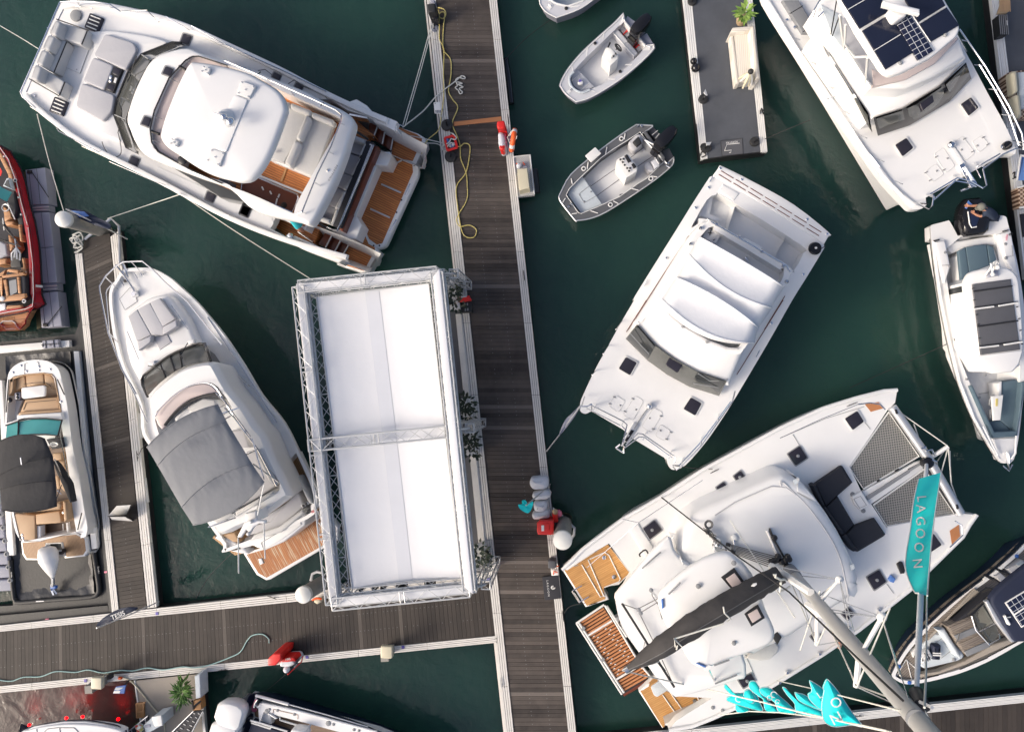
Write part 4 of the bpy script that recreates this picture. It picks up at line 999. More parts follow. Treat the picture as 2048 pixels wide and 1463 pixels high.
slab('helm_cover',[(770,1310),(900,1240),(1000,1250),(1010,1300),(800,1360)],3.36,.1,'pad_pale',fb,r=.05)
rods('fly_rail',[[(1040,1210,3.9),(1110,1300,3.9),(1300,1560,3.8)],[(1010,1190,3.7),(1090,1280,3.6)],[(1030,1320,3.6),(1090,1290,3.9)],[(1060,1380,3.6),(1130,1340,3.9)]],.02,'steel',fb)
C('A8')
for q,z in (([(775,450),(850,430),(960,640),(1000,700),(870,780),(700,880),(660,850)],2.85),([(640,300),(760,290),(800,420),(700,420)],2.85)): slab('fly_seat',q,z,.4,'pad_grey',fb,r=.06)
for q in ([(835,440),(870,430),(1000,690),(950,690)],[(960,740),(990,760),(700,925),(690,890)],[(520,955),(660,890),(700,915),(560,975)]): slab('fly_backrest',q,3.45,.6,'pad_pale',fb,r=.08)
rods('bimini_frame',[[(620,130,4.6),(690,200,4.2),(770,310,3.8),(860,430,3.6),(1000,700,3.6)],[(820,350,4.6),(880,560,4.4),(910,650,4.4)],[(830,540,4.5),(1010,670,3.6)],[(900,690,4.5),(850,920,3.5)],[(680,900,4.3),(700,930,3.5),(500,1000,3.6)],[(590,170,4.2),(720,130,3.8)],[(620,210,4.2),(660,190,3.9)],[(780,470,4.4),(860,430,3.6)]],.022,'steel',fb)
# bimini: three bowed bays with wrinkles
def bimini(fr,name,m,par,bays,crown,z0,nx=28,ny=40,wr=.02):
    b = MB(); ids = {}
    for i in range(nx+1):
        u = i/nx
        for j in range(ny+1):
            v = j/ny; x = v*bays; k = min(int(x),bays-1); f = x-k
            a0,a1 = fr[k],fr[k+1]
            A = Vector(a0[0]).lerp(Vector(a1[0]),f); B = Vector(a0[1]).lerp(Vector(a1[1]),f)
            m_ = A.lerp(B,u); bow = a0[2]*(1-f)+a1[2]*f; d = (Vector(fr[-1][0])-Vector(fr[0][0])).normalized()
            m_ -= d*bow*4*u*(1-u)
            s = 4*u*(1-u); z = z0+crown*s**.6-.07*math.sin(math.pi*f)*s**.5+wr*math.sin(u*95+math.sin(v*7)*2)*math.exp(-((f-.1)*4)**2)*s+wr*.6*math.sin(u*40+v*19)*(1-s)
            ids[i,j] = b.add([P((m_.x,m_.y),z)])
    for i in range(nx):
        for j in range(ny): b.face([ids[i,j],ids[i+1,j],ids[i+1,j+1],ids[i,j+1]])
    o = b.build(name,m,par,sharp=80)
    for k in range(bays+1):
        j = round(k*ny/bays); r = MB(); r.tube([b.v[ids[i,j]]+Vector((0,0,.006)) for i in range(0,nx+1)],.016,5); r.build('hem',m,o)
    return o
bm_ = bimini([((50,418),(572,105),52),((130,553),(640,240),55),((302,852),(822,540),60),((388,985),(908,668),-62)],'bimini','cover_grey',t,3,.22,4.55)
# aft: radar mast, cockpit settee, platform
slab('mast_wing',[(760,965),(820,940),(850,930),(855,950),(915,950),(918,975),(865,975),(830,1000),(800,1050),(775,1020),(735,1080),(708,1075)],4.3,.12,'gelcoat',t,r=.04)
rods('antenna',[[(718,1080,4.3),(722,1335,5.2)],[(905,970,4.3),(915,1230,5.2)],[(860,910,4.4),(905,690,5.0)]],.018,'white_paint',t)
studs('mast_light',[(797,1047),(815,960)],4.3,.06,'white_paint',t,.1)
slab('mast_leg',[(770,900),(850,880),(850,960),(770,990)],4.1,.8,'gelcoat',t,r=.05)
slab('cockpit_settee',[(1075,650),(1110,625),(1190,820),(1210,845),(1010,1010),(850,1050),(790,1060),(830,990),(950,960),(1100,790),(1110,700)],1.85,.5,'pad_grey',t,r=.06)
slab('cockpit_seat',[(880,940),(1035,845),(1120,780),(1180,830),(1060,930),(900,1020)],1.80,.3,'pad_grey',t,r=.05)
slab('cockpit_backrest',[(1140,630),(1160,635),(1265,830),(1235,830)],2.1,.5,'pad_pale',t,r=.05)
slab('cockpit_backrest',[(830,1060),(1010,1000),(1185,870),(1200,900),(1030,1040),(800,1100)],2.1,.5,'pad_pale',t,r=.06)
slab('transom',[(800,1100),(1030,1040),(1190,880),(1215,920),(1205,990),(1050,1110),(910,1170),(850,1150),(800,1120)],1.95,1.2,'gelcoat',t,r=.06)
slab('transom_hatch',[(885,1115),(1165,945),(1180,985),(1040,1090),(905,1165)],1.98,.05,'white_paint',t,r=.02)
rods('hatch_seam',[[(885,1115,1.99),(1165,945,1.99)],[(885,1115,1.99),(905,1165,1.99)]],.008,'grey',t)
slab('boarding_side',[(640,1060),(700,1110),(770,1160),(790,1195),(740,1195),(650,1175),(600,1110)],1.9,.8,'gelcoat',t,r=.06)
pl = slab('swim_platform',[(755,1195),(1215,930),(1290,830),(1420,960),(1450,1000),(1445,1100),(1320,1170),(950,1385),(920,1390),(850,1350)],.55,.3,'gelcoat',t,r=.05)
flat('platform_teak',[(780,1200),(910,1165),(1050,1110),(1200,1000),(1215,940),(1290,860),(1410,960),(1430,1010),(1420,1085),(1310,1150),(925,1370),(865,1335)],.562,'teak_wet',pl,ang=pang((0,0),(80,155)))
flat('transom_grille',[(1220,935),(1280,895),(1282,915),(1222,955)],.9,'grey',t)
slab('ladder_lid',[(865,1232),(890,1228),(905,1265),(880,1275)],.59,.03,'alloy',pl,r=.006)
slab('winch_tray',[(1175,840),(1225,815),(1235,830),(1190,862)],2.12,.05,'alloy',t,r=.01)
studs('cup_holder',[(1195,845),(1215,832)],2.12,.05,'black',t)
slab('shore_socket',[(1215,882),(1240,868),(1248,878),(1222,892)],2.0,.03,'black',t,r=.005)
lettering('hull_marking','10',(1262,888),(30,-18),18,ZY+.13,'red',t)
flat('helm_teak',[(725,1050),(770,1040),(845,1140),(765,1170)],1.55,'teak_pale',t,ang=pang((0,0),(80,155)))
slab('console',[(590,1060),(690,1040),(730,1110),(680,1110)],1.95,.4,'pad_beige',t,r=.05)
C('O')

# ================================================================ WHITE-COVERED POWER CATAMARAN, centre right
C('C1')
t = thing('power_catamaran','white power catamaran with closed white canvas covers, in the middle of the right basin','catamaran',(1200,900),0)
ZG = 1.75
oc1 = [(1060,128,1),(1080,122,1),(1135,46,1),(1160,50),(1400,170),(1700,340),(1962,548),(1962,575,1),(1925,640,1),(1930,665,1),(1800,880)]
oc2 = [(1985,0),(1780,360),(1500,830),(1390,1000),(1270,1170),(1110,1350),(1010,1388),(975,1360,1),(955,1300,1),(690,1140,1),(600,1060,1),(340,908,1),(290,930),(250,910),(245,870),(262,800),(370,570),(480,370),(590,170),(690,0)]
oc3 = [(500,1020),(800,540),(930,330)]
pr = []
for k,l in (('C1',oc1),('C2',oc2),('C1',oc3)):
    q = CR[k]; pr += [(q[0]+p[0]*q[2],q[1]+p[1]*q[2])+tuple(p[2:]) for p in l]
C('C1'); well = [(1110,262),(1180,285),(1750,640),(1775,700),(1690,850),(1660,800),(1050,450),(975,480),(920,515),(950,455),(1040,300)]
q = CR['C1']; wl = [(q[0]+p[0]*q[2],q[1]+p[1]*q[2]) for p in well]
C('O')
plate('deck',pr,ZG,'gelcoat',t,sm=3,holes=[wl],hsm=2,hd=.55,t=.25)
flat('cockpit_floor',wl,ZG-.55,'gelcoat',t,sm=2) if False else None
b = MB(); w = OUT(wl,ZG,2); b.prism(inset(w if area(w) > 0 else w[::-1],-.05),ZG-.6,ZG-.55); b.build('cockpit_floor','nonskid',t)
def side(pts,mm): return [(p[0],p[1]) for p in pts]
q1,q2 = CR['C1'],CR['C2']
g1 = lambda l: [(q1[0]+p[0]*q1[2],q1[1]+p[1]*q1[2])+tuple(p[2:]) for p in l]
g2 = lambda l: [(q2[0]+p[0]*q2[2],q2[1]+p[1]*q2[2])+tuple(p[2:]) for p in l]
hull(t,g1([(1062,130,1),(1290,260,1)])+g2([(1250,30),(900,500),(700,900),(345,908,1),(290,930),(250,910),(245,870),(262,800),(370,570),(480,370),(690,0)])+g1([(500,1020),(800,540)]),ZG-.22,'gelcoat',.4,4,zm=ZG)
hull(t,g1([(1700,480,1),(1928,650,1),(1800,880),(1545,1285)])+g2([(1780,360),(1500,830),(1270,1170),(1110,1350),(1010,1388),(975,1360),(955,1300),(1000,1100),(1200,700),(1500,300)]),ZG-.22,'gelcoat',.4,4,zm=ZG)
C('C1')
slab('stern_step',[(1082,122),(1135,46),(1160,50),(1400,170),(1700,340),(1962,548),(1962,575),(1925,640),(1600,420),(1300,240)],ZG+.02,.3,'gelcoat',t,r=.04)
v = []
for i in range(7):
    a = Vector((1146,84)).lerp(Vector((1924,560)),i/7); e = Vector((1146,84)).lerp(Vector((1924,560)),(i+.84)/7)
    s = 18*math.sin(math.pi*(i+.5)/7)
    for dx,dy in ((0,0),(-18,27)):
        z = ZG+.022; rod('step_slot',[(a.x+dx,a.y+dy-s*.4,z),(e.x+dx,e.y+dy-s*.4,z)],.014,'varnish_red',t,n=4)
studs('deck_fitting',[(1140,62),(1303,147),(1797,449),(1948,560),(953,362),(732,745),(1767,866),(1527,1237),(1052,208),(1887,648)],ZG+.02,.045,'steel',t)
flat('side_locker',[(1085,275),(1040,300),(975,420),(1120,465),(1130,440),(1060,410)],ZG-.3,'nonskid',t)
slab('stern_seat',[(1120,240),(1160,180),(1290,250),(1245,310)],ZG+.0+.03,.1,'gelcoat',t,r=.05)
# saloon top: house, flybridge tub, canvas humps
house = g1([(1000,470),(1050,448),(1110,465),(1660,800),(1690,850),(1640,960),(1530,1110),(1420,1285)])+g2([(1600,400),(1490,660),(1440,690),(1200,600),(1000,480),(860,370),(715,215),(700,160),(860,0)])+g1([(500,1220),(640,1000),(900,580)])
C('O')
slab('house',house,2.6,1.0,'gelcoat',t,r=.18,sm=2)
tub = g1([(1000,505),(1050,470),(1110,490),(1640,810),(1665,850),(1640,940),(1500,1130),(1400,1290)])+g2([(1560,440),(1400,410),(1200,320),(1050,200),(900,20)])+g1([(700,1000),(900,640)])
def tubm():
    b = MB(); w = OUT(tub,3.1,2)
    if area(w) < 0: w = w[::-1]
    h = inset(w,.16)[::-1]; f = lambda o,zz: [Vector((p.x,p.y,zz)) for p in o]
    b.plate(w,[h],3.1,.6,.7); o = b.build('flybridge_coaming','gelcoat',t); k = MB(); k.prism(inset(w,.12),2.62,2.68); k.build('flybridge_floor','nonskid',o); return o
tb = tubm()
C('C1')
slab('fly_hatch',[(1045,512),(1150,565),(1105,640),(1000,580)],2.85,.16,'tender_grey',tb,r=.03,rc=.06)
rods('hatch_cross',[[(1045,550,2.87),(1080,555,2.87)],[(1066,535,2.87),(1060,570,2.87)],[(1085,610,2.87),(1098,600,2.87)]],.012,'black',tb)
studs('fender_eye',[(1112,488),(1282,586),(1453,692),(1615,803),(993,518),(917,640),(1640,922)],3.1,.06,'steel',tb,.08)
rod('coaming_rail',[(1070,468,3.16),(1280,590,3.16),(1640,800,3.16),(1668,850,3.16)],.022,'steel',tb)
slab('fly_vent',[(1320,740),(1340,725),(1358,745),(1345,770)],2.85,.16,'steel',tb,r=.04)
slab('fly_step',[(1330,590),(1460,660),(1440,690),(1310,610)],2.95,.3,'gelcoat',tb,r=.04)
def hump(nm,a,b_,c,d,z,crown,par=t,m='cover_white'):
    """taut canvas panel bowed over its hoops; a-b aft hoop, d-c forward hoop (crop points with mid bulge)"""
    mb = MB(); nx,ny = 24,14; ids = {}
    for i in range(nx+1):
        u = i/nx; s = 4*u*(1-u)
        for j in range(ny+1):
            v = j/ny; A = Vector(a[:2]).lerp(Vector(b_[:2]),u)+Vector(a[2])*s; D = Vector(d[:2]).lerp(Vector(c[:2]),u)+Vector(d[2])*s; q = A.lerp(D,v)
            e = min(1,min(u,1-u)*9); zz = z+crown*(s**.5)-.07*math.sin(math.pi*v)*e-.3*(1-e)**2+.008*math.sin(u*30+v*8)
            ids[i,j] = mb.add([P(q,zz)])
    for i in range(nx):
        for j in range(ny): mb.face([ids[i,j],ids[i+1,j],ids[i+1,j+1],ids[i,j+1]])
    for j,z0 in ((0,z),(ny,z)):
        rr = [mb.v[ids[i,j]] for i in range(nx+1)]; k = mb.add([Vector((p.x,p.y,min(p.z-.3,3.2))) for p in rr]); mb_ = ids[0,j]
        for i in range(nx): mb.face([ids[i,j],ids[i+1,j],k+i+1,k+i])
    for i in (0,nx):
        rr = [mb.v[ids[i,j]] for j in range(ny+1)]; k = mb.add([Vector((p.x,p.y,2.9)) for p in rr])
        for j in range(ny): mb.face([ids[i,j],ids[i,j+1],k+j+1,k+j])
    o = mb.build(nm,m,par,sharp=60)
    for j in (0,ny): k = MB(); k.tube([mb.v[ids[i,j]] for i in range(nx+1)],.022,6); k.build('hem','seam_cloth',o)
    return o
hump('canvas_cover',(985,585,(0,-10)),(1625,960,(0,-10)),(1530,1115,(0,0)),(905,715,(-25,60)),4.0,.2)
hump('canvas_cover',(908,722,(-25,62)),(1532,1120,(0,0)),(1425,1285,(0,0)),(815,890,(10,-20)),3.92,.17)
hump('canvas_cover',(810,892,(20,-25)),(1430,1270,(0,0)),(1400,1380,(-80,0)),(700,1055,(-10,90)),4.02,.2)
C('C2')
slab('fly_window',[(920,0),(945,60),(1010,130),(1120,220),(1310,330),(1450,385),(1555,390),(1540,405),(1450,405),(1290,345),(1090,225),(980,130),(925,45)],3.16,.12,'pad_grey',t,r=.02)
slab('fly_window',[(930,10),(1000,80),(1130,155),(1090,200),(1000,130)],3.24,.1,'glass_grey',t,r=.01) if False else None
rods('window_seam',[[(1130,155,3.2),(1088,205,3.2)],[(1330,270,3.2),(1300,340,3.2)]],.012,'grey',t)
studs('snap',[(1087,217),(1286,342)],3.17,.05,'grey',t)
ws = sheet('windscreen',[(620,315),(800,495),(960,610),(1140,708),(1385,785)],ZG+.15,[(712,198),(860,370),(1010,480),(1200,582),(1448,662)],2.66,'glass_grey',t)
sheet('dark_pane',[(632,312),(800,482),(1140,703)][:2],ZG+.22,[(712,210),(855,378)],2.69,'glass',ws)
sheet('dark_pane',[(1150,690),(1375,768)],ZG+.22,[(1208,590),(1436,665)],2.69,'glass',ws)
slab('opening_hatch',[(985,460),(1090,525),(1045,598),(945,530)],2.62,.06,'hatch',ws,r=.02,rc=.06)
rods('wiper',[[(715,230,2.55),(750,310,2.4),(860,375,2.6)],[(655,270,2.4),(810,440,2.3)],[(1215,600,2.7),(1310,660,2.5),(1430,660,2.65)],[(1175,680,2.3),(1380,715,2.3)]],.016,'grey',ws)
for q in ([(622,465),(712,512),(655,615),(562,560)],[(1155,795),(1243,845),(1190,945),(1093,890)]): hatch(t,q,ZG+.02,rim='white_paint')
for q in ([(535,775),(618,825),(560,920),(480,865)],[(700,780),(768,825),(680,985),(598,940)],[(850,878),(925,920),(830,1085),(750,1035)],[(905,1015),(990,1070),(945,1155),(862,1110)]):
    o = flat('deck_hatch',q,ZG+.010,'gelcoat',t,rc=.06); w = [P(p,ZG+.012) for p in q]; b = MB(); b.tube(roundc(w,.08),.005,5,True); b.build('seam','pad_pale',o)
studs('latch',[(575,862),(705,896),(817,966),(904,1067)],ZG+.01,.03,'grey',t)
rods('hinge',[[(a,b_,ZG+.02),(a+22,b_+8,ZG+.02)] for a,b_ in ((516,790),(480,846),(668,804),(604,908),(898,946),(835,1050),(980,1078),(944,1134))],.016,'grey',t)
rod('anchor_chain',[(812,870,ZG+.1),(760,940,ZG+.06),(690,1050,ZG+.06)],.02,'grey',t)
b = MB(); b.ball(P((812,868),ZG+.12),.10); b.lathe(P((820,875),ZG),[(.07,0),(.07,.1)],10); b.build('windlass','steel',t)
slab('anchor_platform',[(690,1000),(735,1020),(640,1170),(595,1150)],ZG+.06,.1,'alloy',t,r=.02)
slab('anchor_slot',[(665,1060),(690,1070),(630,1160),(610,1150)],ZG+.09,.05,'gloss_black',t,r=.01)
rods('anchor',[[(650,1100,ZG+.08),(585,1195,ZG)],[(540,1208,ZG-.05),(606,1250,ZG-.05)],[(540,1208,ZG-.05),(575,1180,ZG)],[(606,1250,ZG-.05),(605,1200,ZG)]],.03,'steel',t)
rods('bow_rail',[[(345,905,ZG+.1),(340,850,ZG+.65),(305,870,ZG+.7),(262,870,ZG+.7),(285,790,ZG+.1)],[(330,855,ZG+.65),(600,990,ZG+.65),(632,1020,ZG+.65),(600,1160,ZG+.65),(620,1185,ZG+.6),(720,1090,ZG+.65),(760,1095,ZG+.65),(1010,1270,ZG+.65),(1030,1290,ZG+.65),(1020,1330,ZG+.65)],
     [(300,885,ZG+.4),(590,1030,ZG+.35),(620,1060,ZG+.35),(590,1180,ZG+.35),(615,1205,ZG+.35),(730,1120,ZG+.35),(770,1120,ZG+.35),(1000,1290,ZG+.35)],
     [(1515,745,ZG+.2),(1495,830,ZG+.65),(1380,990,ZG+.7),(1240,1190,ZG+.75),(1080,1355,ZG+.75),(1035,1390,ZG+.7),(1010,1365,ZG+.5)],[(1480,830,ZG+.4),(1350,1010,ZG+.4),(1220,1180,ZG+.4),(1060,1350,ZG+.4),(1020,1350,ZG+.4)],
     [(380,855,ZG+.02),(352,905,ZG+.6)],[(610,980,ZG+.02),(585,1030,ZG+.6)],[(782,1088,ZG+.02),(762,1145,ZG+.6)],[(995,1235,ZG+.02),(975,1295,ZG+.6)],[(1385,932,ZG+.02),(1370,1005,ZG+.7)],[(1245,1120,ZG+.02),(1235,1190,ZG+.7)],[(1090,1295,ZG),(1078,1350,ZG+.7)],
     [(592,168,ZG+.02),(540,240,ZG+.5)],[(480,370,ZG+.02),(435,440,ZG+.5)],[(376,576,ZG+.02),(345,612,ZG+.5)]],.02,'steel',t)
rods('gutter',[[(790,0,ZG+.02),(625,260,ZG+.02)],[(1910,0,ZG+.02),(1530,610,ZG+.02)]],.012,'varnish_red',t)
C('C1')
rods('gutter',[[(900,575,ZG+.02),(720,850,ZG+.02),(440,1285,ZG+.02)],[(1630,1030,ZG+.02),(1475,1285,ZG+.02)]],.012,'varnish_red',t)
for a in ((1068,150),(575,935)): cleat(t,a,ZG+.01,(-.5,1),.25)
C('C2'); cleat(t,(1697,440),ZG+.01,(-.5,1),.25)
C('C1')
b = MB(); c = P((1858,670),ZG+.1); b.lathe(c,[(.17,-.08),(.2,0),(.17,.08),(.05,.08)],20); k = b.build('hose_reel','gloss_black',t); b = MB(); b.lathe(c,[(.035,.08),(.035,.10)],10); b.build('reel_hub','white_paint',k)
cleat(t,(1905,672),ZG+.06,(1,-.6),.25,'black')
C('O')
# ================================================================ OUTBOARD MOTORS
def outboard(par,p,d,z,m,L=.75,W=.42,name='outboard_motor',top=None,text=None,tm='white_paint',panel=None):
    """cowling with tapered bow end at p (crop), pointing along d (crop offset) away from the boat"""
    c = P(p,z); e = (P((p[0]+d[0],p[1]+d[1]),z)-c).normalized(); s = Vector((-e.y,e.x,0)); b = MB()
    prof = [(-.5,.55),(-.42,.85),(-.2,1),(.1,.98),(.35,.8),(.5,.45)]
    def ring(k,zz): return [c+e*x*L*k+s*y*W/2*k+Vector((0,0,zz)) for x,y in prof]+[c+e*x*L*k-s*y*W/2*k+Vector((0,0,zz)) for x,y in prof[::-1]]
    b.loft([ring(.72,-.45),ring(.95,-.2),ring(1,0),ring(.97,.12),ring(.85,.2),ring(.6,.235)],bottom=True)
    o = b.build(name,m,par,sharp=35)
    b = MB(); b.tube([c+Vector((0,0,-.3)),c+Vector((0,0,-1.5))],[.13,.08],8); b.box(c-e*.3,.3,.3,z-.75,z-.3,math.atan2(e.y,e.x)); b.build('leg',m if m != 'gelcoat' else 'grey',o)
    return o,c,e,s
# ================================================================ SMALL TENDERS
def tender_white(crop,full=True):
    C(crop)
out = [(925,60,1),(960,68),(800,195),(600,370),(330,620),(150,830),(60,970),(8,1090),(20,1130),(90,1230),(215,1325),(260,1335),(420,1290),(640,1170),(900,1000),(1120,820),(1300,650),(1375,560,1),(1365,510,1)]
C('E7')
t = thing('tender','small pale grey tender with centre console and black outboard, highest whole one in the basin','small boat',(700,700),0)
o2 = [(925,62,1)]+out[2:]+[(1255,520,1),(945,165,1)]
hull(t,o2,.72,'float_grey',.16,3)
inn = [(930,165),(870,225),(640,450),(390,690),(255,830),(170,920),(150,1000),(180,1100),(250,1180),(320,1205),(440,1160),(620,1090),(800,980),(960,850),(1090,720),(1170,640),(1250,525)]
plate('gunwale',o2,.72,'tender_grey',t,holes=[inn],sm=3,hd=.45)
b = MB(); w = OUT(inn,.72); b.prism(inset(w if area(w) > 0 else w[::-1],-.03),.25,.29); b.build('floor','tender_deck',t)
w = OUT(o2,.73,3); b = MB(); b.tube([v for v in w],.022,6,True); b.build('gunwale_trim','white_paint',t)
w = OUT(o2,.60,3); b = MB(); b.tube([v for v in inset(w if area(w) > 0 else w[::-1],-.01)],.035,6,True); b.build('rubbing_strake','float_grey',t)
slab('bow_locker',[(250,850),(500,1125),(320,1195),(190,1100),(165,1000),(180,920)],.52,.25,'tender_grey',t,r=.02)
rods('locker_trim',[[(302,932,.53),(170,1040,.53)],[(430,1068,.53),(300,1180,.53)]],.012,'white_paint',t)
rod('bow_rail',[(200,905,.76),(140,985,.76),(150,1090,.76),(215,1165,.76),(300,1205,.76),(345,1205,.76),(435,1168,.76)],.04,'quilt',t,n=8,sm=3)
slab('small_box',[(258,1062),(285,995),(338,1050),(330,1085),(262,1095)],.68,.12,'white_paint',t,r=.02); flat('box_recess',[(265,1055),(285,1008),(330,1045)],.685,'purple',t)
for q in ([(630,340),(650,335),(640,400),(622,445)],[(385,568),(410,560),(395,670),(375,690)],[(165,830),(180,815),(200,905),(185,915)],[(955,795),(1065,790),(1040,812),(950,808)],[(700,1000),(815,1008),(795,1025),(700,1010)],[(430,1165),(525,1192),(510,1200),(430,1175)],[(90,1205),(155,1145),(180,1165),(130,1230)],[(870,200),(945,90),(945,165),(872,235)],[(1275,512),(1350,512),(1310,590),(1215,590)]):
    flat('gunwale_step',q,.735,'white_paint',t)
studs('cup_holder',[(513,490),(880,902)],.74,.055,'black',t)
b = MB()
slab('thwart',[(765,320),(830,262),(1140,628),(1085,685)],.60,.3,'tender_grey',t,r=.03); rods('thwart_trim',[[(770,325,.61),(1085,678,.61)],[(985,455,.61),(930,490,.61)]],.02,'white_paint',t)
slab('stern_floor',[(940,180),(1245,530),(1150,615),(850,255)],.42,.15,'tender_grey',t)
slab('transom',[(935,165),(950,172),(1262,518),(1245,535)],.76,.4,'white_paint',t,r=.02)
for q in ([(985,85),(1135,190),(1075,280),(950,155)],[(1165,405),(1270,335),(1370,495),(1258,515)]): slab('stern_pod',q,.60,.7,'float_grey',t,r=.03); 
for q in ([(915,360),(965,300),(985,275),(990,320),(975,320),(925,370)],[(1090,550),(1150,495),(1165,480),(1172,520),(1155,515),(1110,560)]): slab('red_strap',q,.48,.04,'red',t,r=.01)
k = slab('console',[(665,555),(735,525),(855,660),(850,720),(735,820),(612,680)],1.05,.75,'white_paint',t,r=.04)
slab('console_top',[(690,548),(740,528),(825,635),(750,690),(672,600)],1.20,.2,'white_paint',k,r=.05)
slab('throttle',[(695,540),(725,465),(745,480),(710,545)],1.25,.06,'black',k,r=.01); studs('gauge',[(783,680),(815,645)],1.2,.03,'black',k)
rod('steering_wheel',[(812,500,1.30),(860,520,1.25),(895,575,1.2),(892,605,1.18),(850,585,1.2),(812,530,1.28)],.02,'black',k,closed=True,sm=3); rods('wheel_spoke',[[(820,580,1.0),(850,555,1.22)],[(812,505,1.3),(890,600,1.18)]],.02,'black',k)
ob,c,e,s = outboard(t,(1185,230),(75,-78),1.15,'gloss_black',.80,.42)
rod('cable',[(1130,350,.9),(1060,300,1.0),(1030,330,.95),(1020,450,.7),(1000,465,.6)],.035,'black',ob,sm=3)
b = MB()
for q in ((1110,290),(1128,285),(1085,370),(1135,345),(1060,345)): b.ball(P(q,.95),.03)
b.tube([P((1050,340),.9),P((1150,400),.9)],.04); b.build('bracket','alloy',ob)
cleat(t,(160,1170),.74,(1,-1),.1); cleat(t,(918,130),.74,(1,2),.12); cleat(t,(1290,545),.74,(2,1),.12)
# the one cut by the top edge
C('B6')
t = thing('tender','pale grey tender cut off by the top edge of the photo','small boat',(250,-50),0)
o3 = [(60,0),(95,70),(160,108),(180,108),(320,55),(440,-30),(600,-150,1),(450,-330,1),(250,-250),(110,-120)]
hull(t,o3,.72,'float_grey',.16,3)
inn = [(120,-5),(170,25),(240,40),(330,10),(480,-110),(420,-200),(250,-150),(150,-60)]
plate('gunwale',o3,.72,'tender_grey',t,holes=[inn],sm=3,hd=.4)
b = MB(); w = OUT(inn,.72); b.prism(inset(w if area(w) > 0 else w[::-1],-.03),.25,.29); b.build('floor','quilt',t)
b = MB(); b.tube(OUT(o3,.73,3),.022,6,True); b.build('gunwale_trim','white_paint',t)
flat('gunwale_step',[(105,45),(135,20),(150,35),(125,65)],.735,'white_paint',t); flat('gunwale_step',[(240,40),(320,35),(300,45),(245,48)],.735,'white_paint',t)
b = MB(); b.tube([P((p[0],p[1]),.74) for p in inn[:5]],.03,6); b.build('inner_trim','white_paint',t)
studs('cup_holder',[(230,55)],.74,.06,'black',t); cleat(t,(125,40),.74,(1,1),.12)
# dark grey one
t = thing('tender','dark grey edged aluminium tender with two seats and white console','small boat',(560,1100),0)
o4 = [(675,793,1),(760,797,1),(780,805),(700,860,1),(870,1040,1),(915,1000,1),(910,1040),(885,1070,1),(800,1140),(640,1250),(480,1350),(380,1390),(300,1402,1),(285,1398),(200,1290),(183,1250,1),(200,1215),(260,1110),(400,990),(560,870)]
hull(t,o4,.75,'alloy',.16,3)
inn = [(700,840),(640,880),(535,945),(450,1005),(330,1120),(250,1200),(230,1240),(305,1350),(325,1358),(430,1315),(570,1250),(690,1165),(740,1135),(850,1030),(760,920)]
plate('gunwale',o4,.75,'tender_dark',t,holes=[inn],sm=3,hd=.5)
b = MB(); w = OUT(inn,.75); b.prism(inset(w if area(w) > 0 else w[::-1],-.03),.25,.29); b.build('floor','tender_deck',t)
b = MB(); b.tube(OUT(o4,.755,3),.022,6,True); b.build('gunwale_trim','alloy',t)
b = MB(); b.tube([v for v in OUT(inn,.765)],.014,5,True); b.build('inner_trim','white_paint',t)
for q in ([(530,945),(560,925),(545,960),(480,985)],[(450,1000),(420,1040),(370,1050),(430,990)],[(690,1165),(690,1185),(640,1215),(640,1195)],[(610,1225),(605,1245),(570,1250),(570,1235)]): slab('coaming_notch',q,.77,.05,'tender_dark',t,r=.01)
slab('bow_deck',[(332,1120),(458,1298),(325,1355),(240,1238),(255,1198)],.60,.3,'quilt',t,r=.01)
rods('bow_hatch',[[(388,1175,.61),(315,1230,.61),(318,1245,.61),(345,1290,.61),(430,1240,.61)]],.008,'grey',t)
studs('latch',[(388,1220),(315,1240),(345,1282)],.6,.025,'grey',t)
rods('floor_seam',[[(385,1185,.295),(585,1045,.295),(740,925,.295)],[(425,1245,.295),(610,1110,.295),(800,980,.295)]],.010,'dark_grey',t)
for q in ([(605,850),(600,885),(595,888)],[(490,935),(480,985),(476,985)],[(370,1030),(365,1075),(360,1075)],[(262,1135),(270,1170),(264,1172)],[(770,1120),(808,1125),(805,1129)],[(635,1195),(690,1210),(688,1215)],[(530,1278),(562,1295),(560,1299)],[(385,1340),(432,1355),(430,1360)],[(225,1260),(208,1288),(212,1290)],[(265,1360),(298,1355),(296,1362)]):
    rod('gunwale_bar',[(*q[0],.775),(*q[1],.775)],.018,'white_paint',t)
b = MB()
for q in ((581,883),(341,1073),(768,1136),(511,1302)):
    k = MB(); k.lathe(P(q,.75),[(.08,0),(.08,.02),(.06,.025)],14); o = k.build('rod_holder','white_paint',t); k = MB(); k.lathe(P(q,.775),[(.045,0),(.045,.006)],12); k.build('rod_hole','black',o)
for q in ((710,806),(878,1040),(245,1315)): studs('bow_fitting',[q],.75,.05,'steel',t,.06)
cleat(t,(688,806),.76,(1,-1),.15); cleat(t,(875,1062),.76,(1,.5),.15); cleat(t,(262,1300),.76,(1,1),.12)
slab('stern_pod',[(762,800),(780,802),(820,845),(800,895),(745,830)],.6,.6,'dark_grey',t); slab('stern_pod',[(850,955),(885,940),(915,1000),(870,1035),(830,960)],.6,.6,'dark_grey',t)
rods('ladder',[[(750,830,.72),(782,805,.66)],[(775,860,.72),(812,830,.66)],[(798,880,.72),(822,850,.66)]],.014,'white_paint',t)
slab('transom',[(720,835),(740,835),(860,1000),(850,1030),(830,990),(770,920)],.82,.5,'tender_dark',t,r=.02)
k = slab('console',[(552,1015),(620,975),(685,1060),(680,1090),(612,1132),(550,1050)],1.2,.9,'white_paint',t,r=.03)
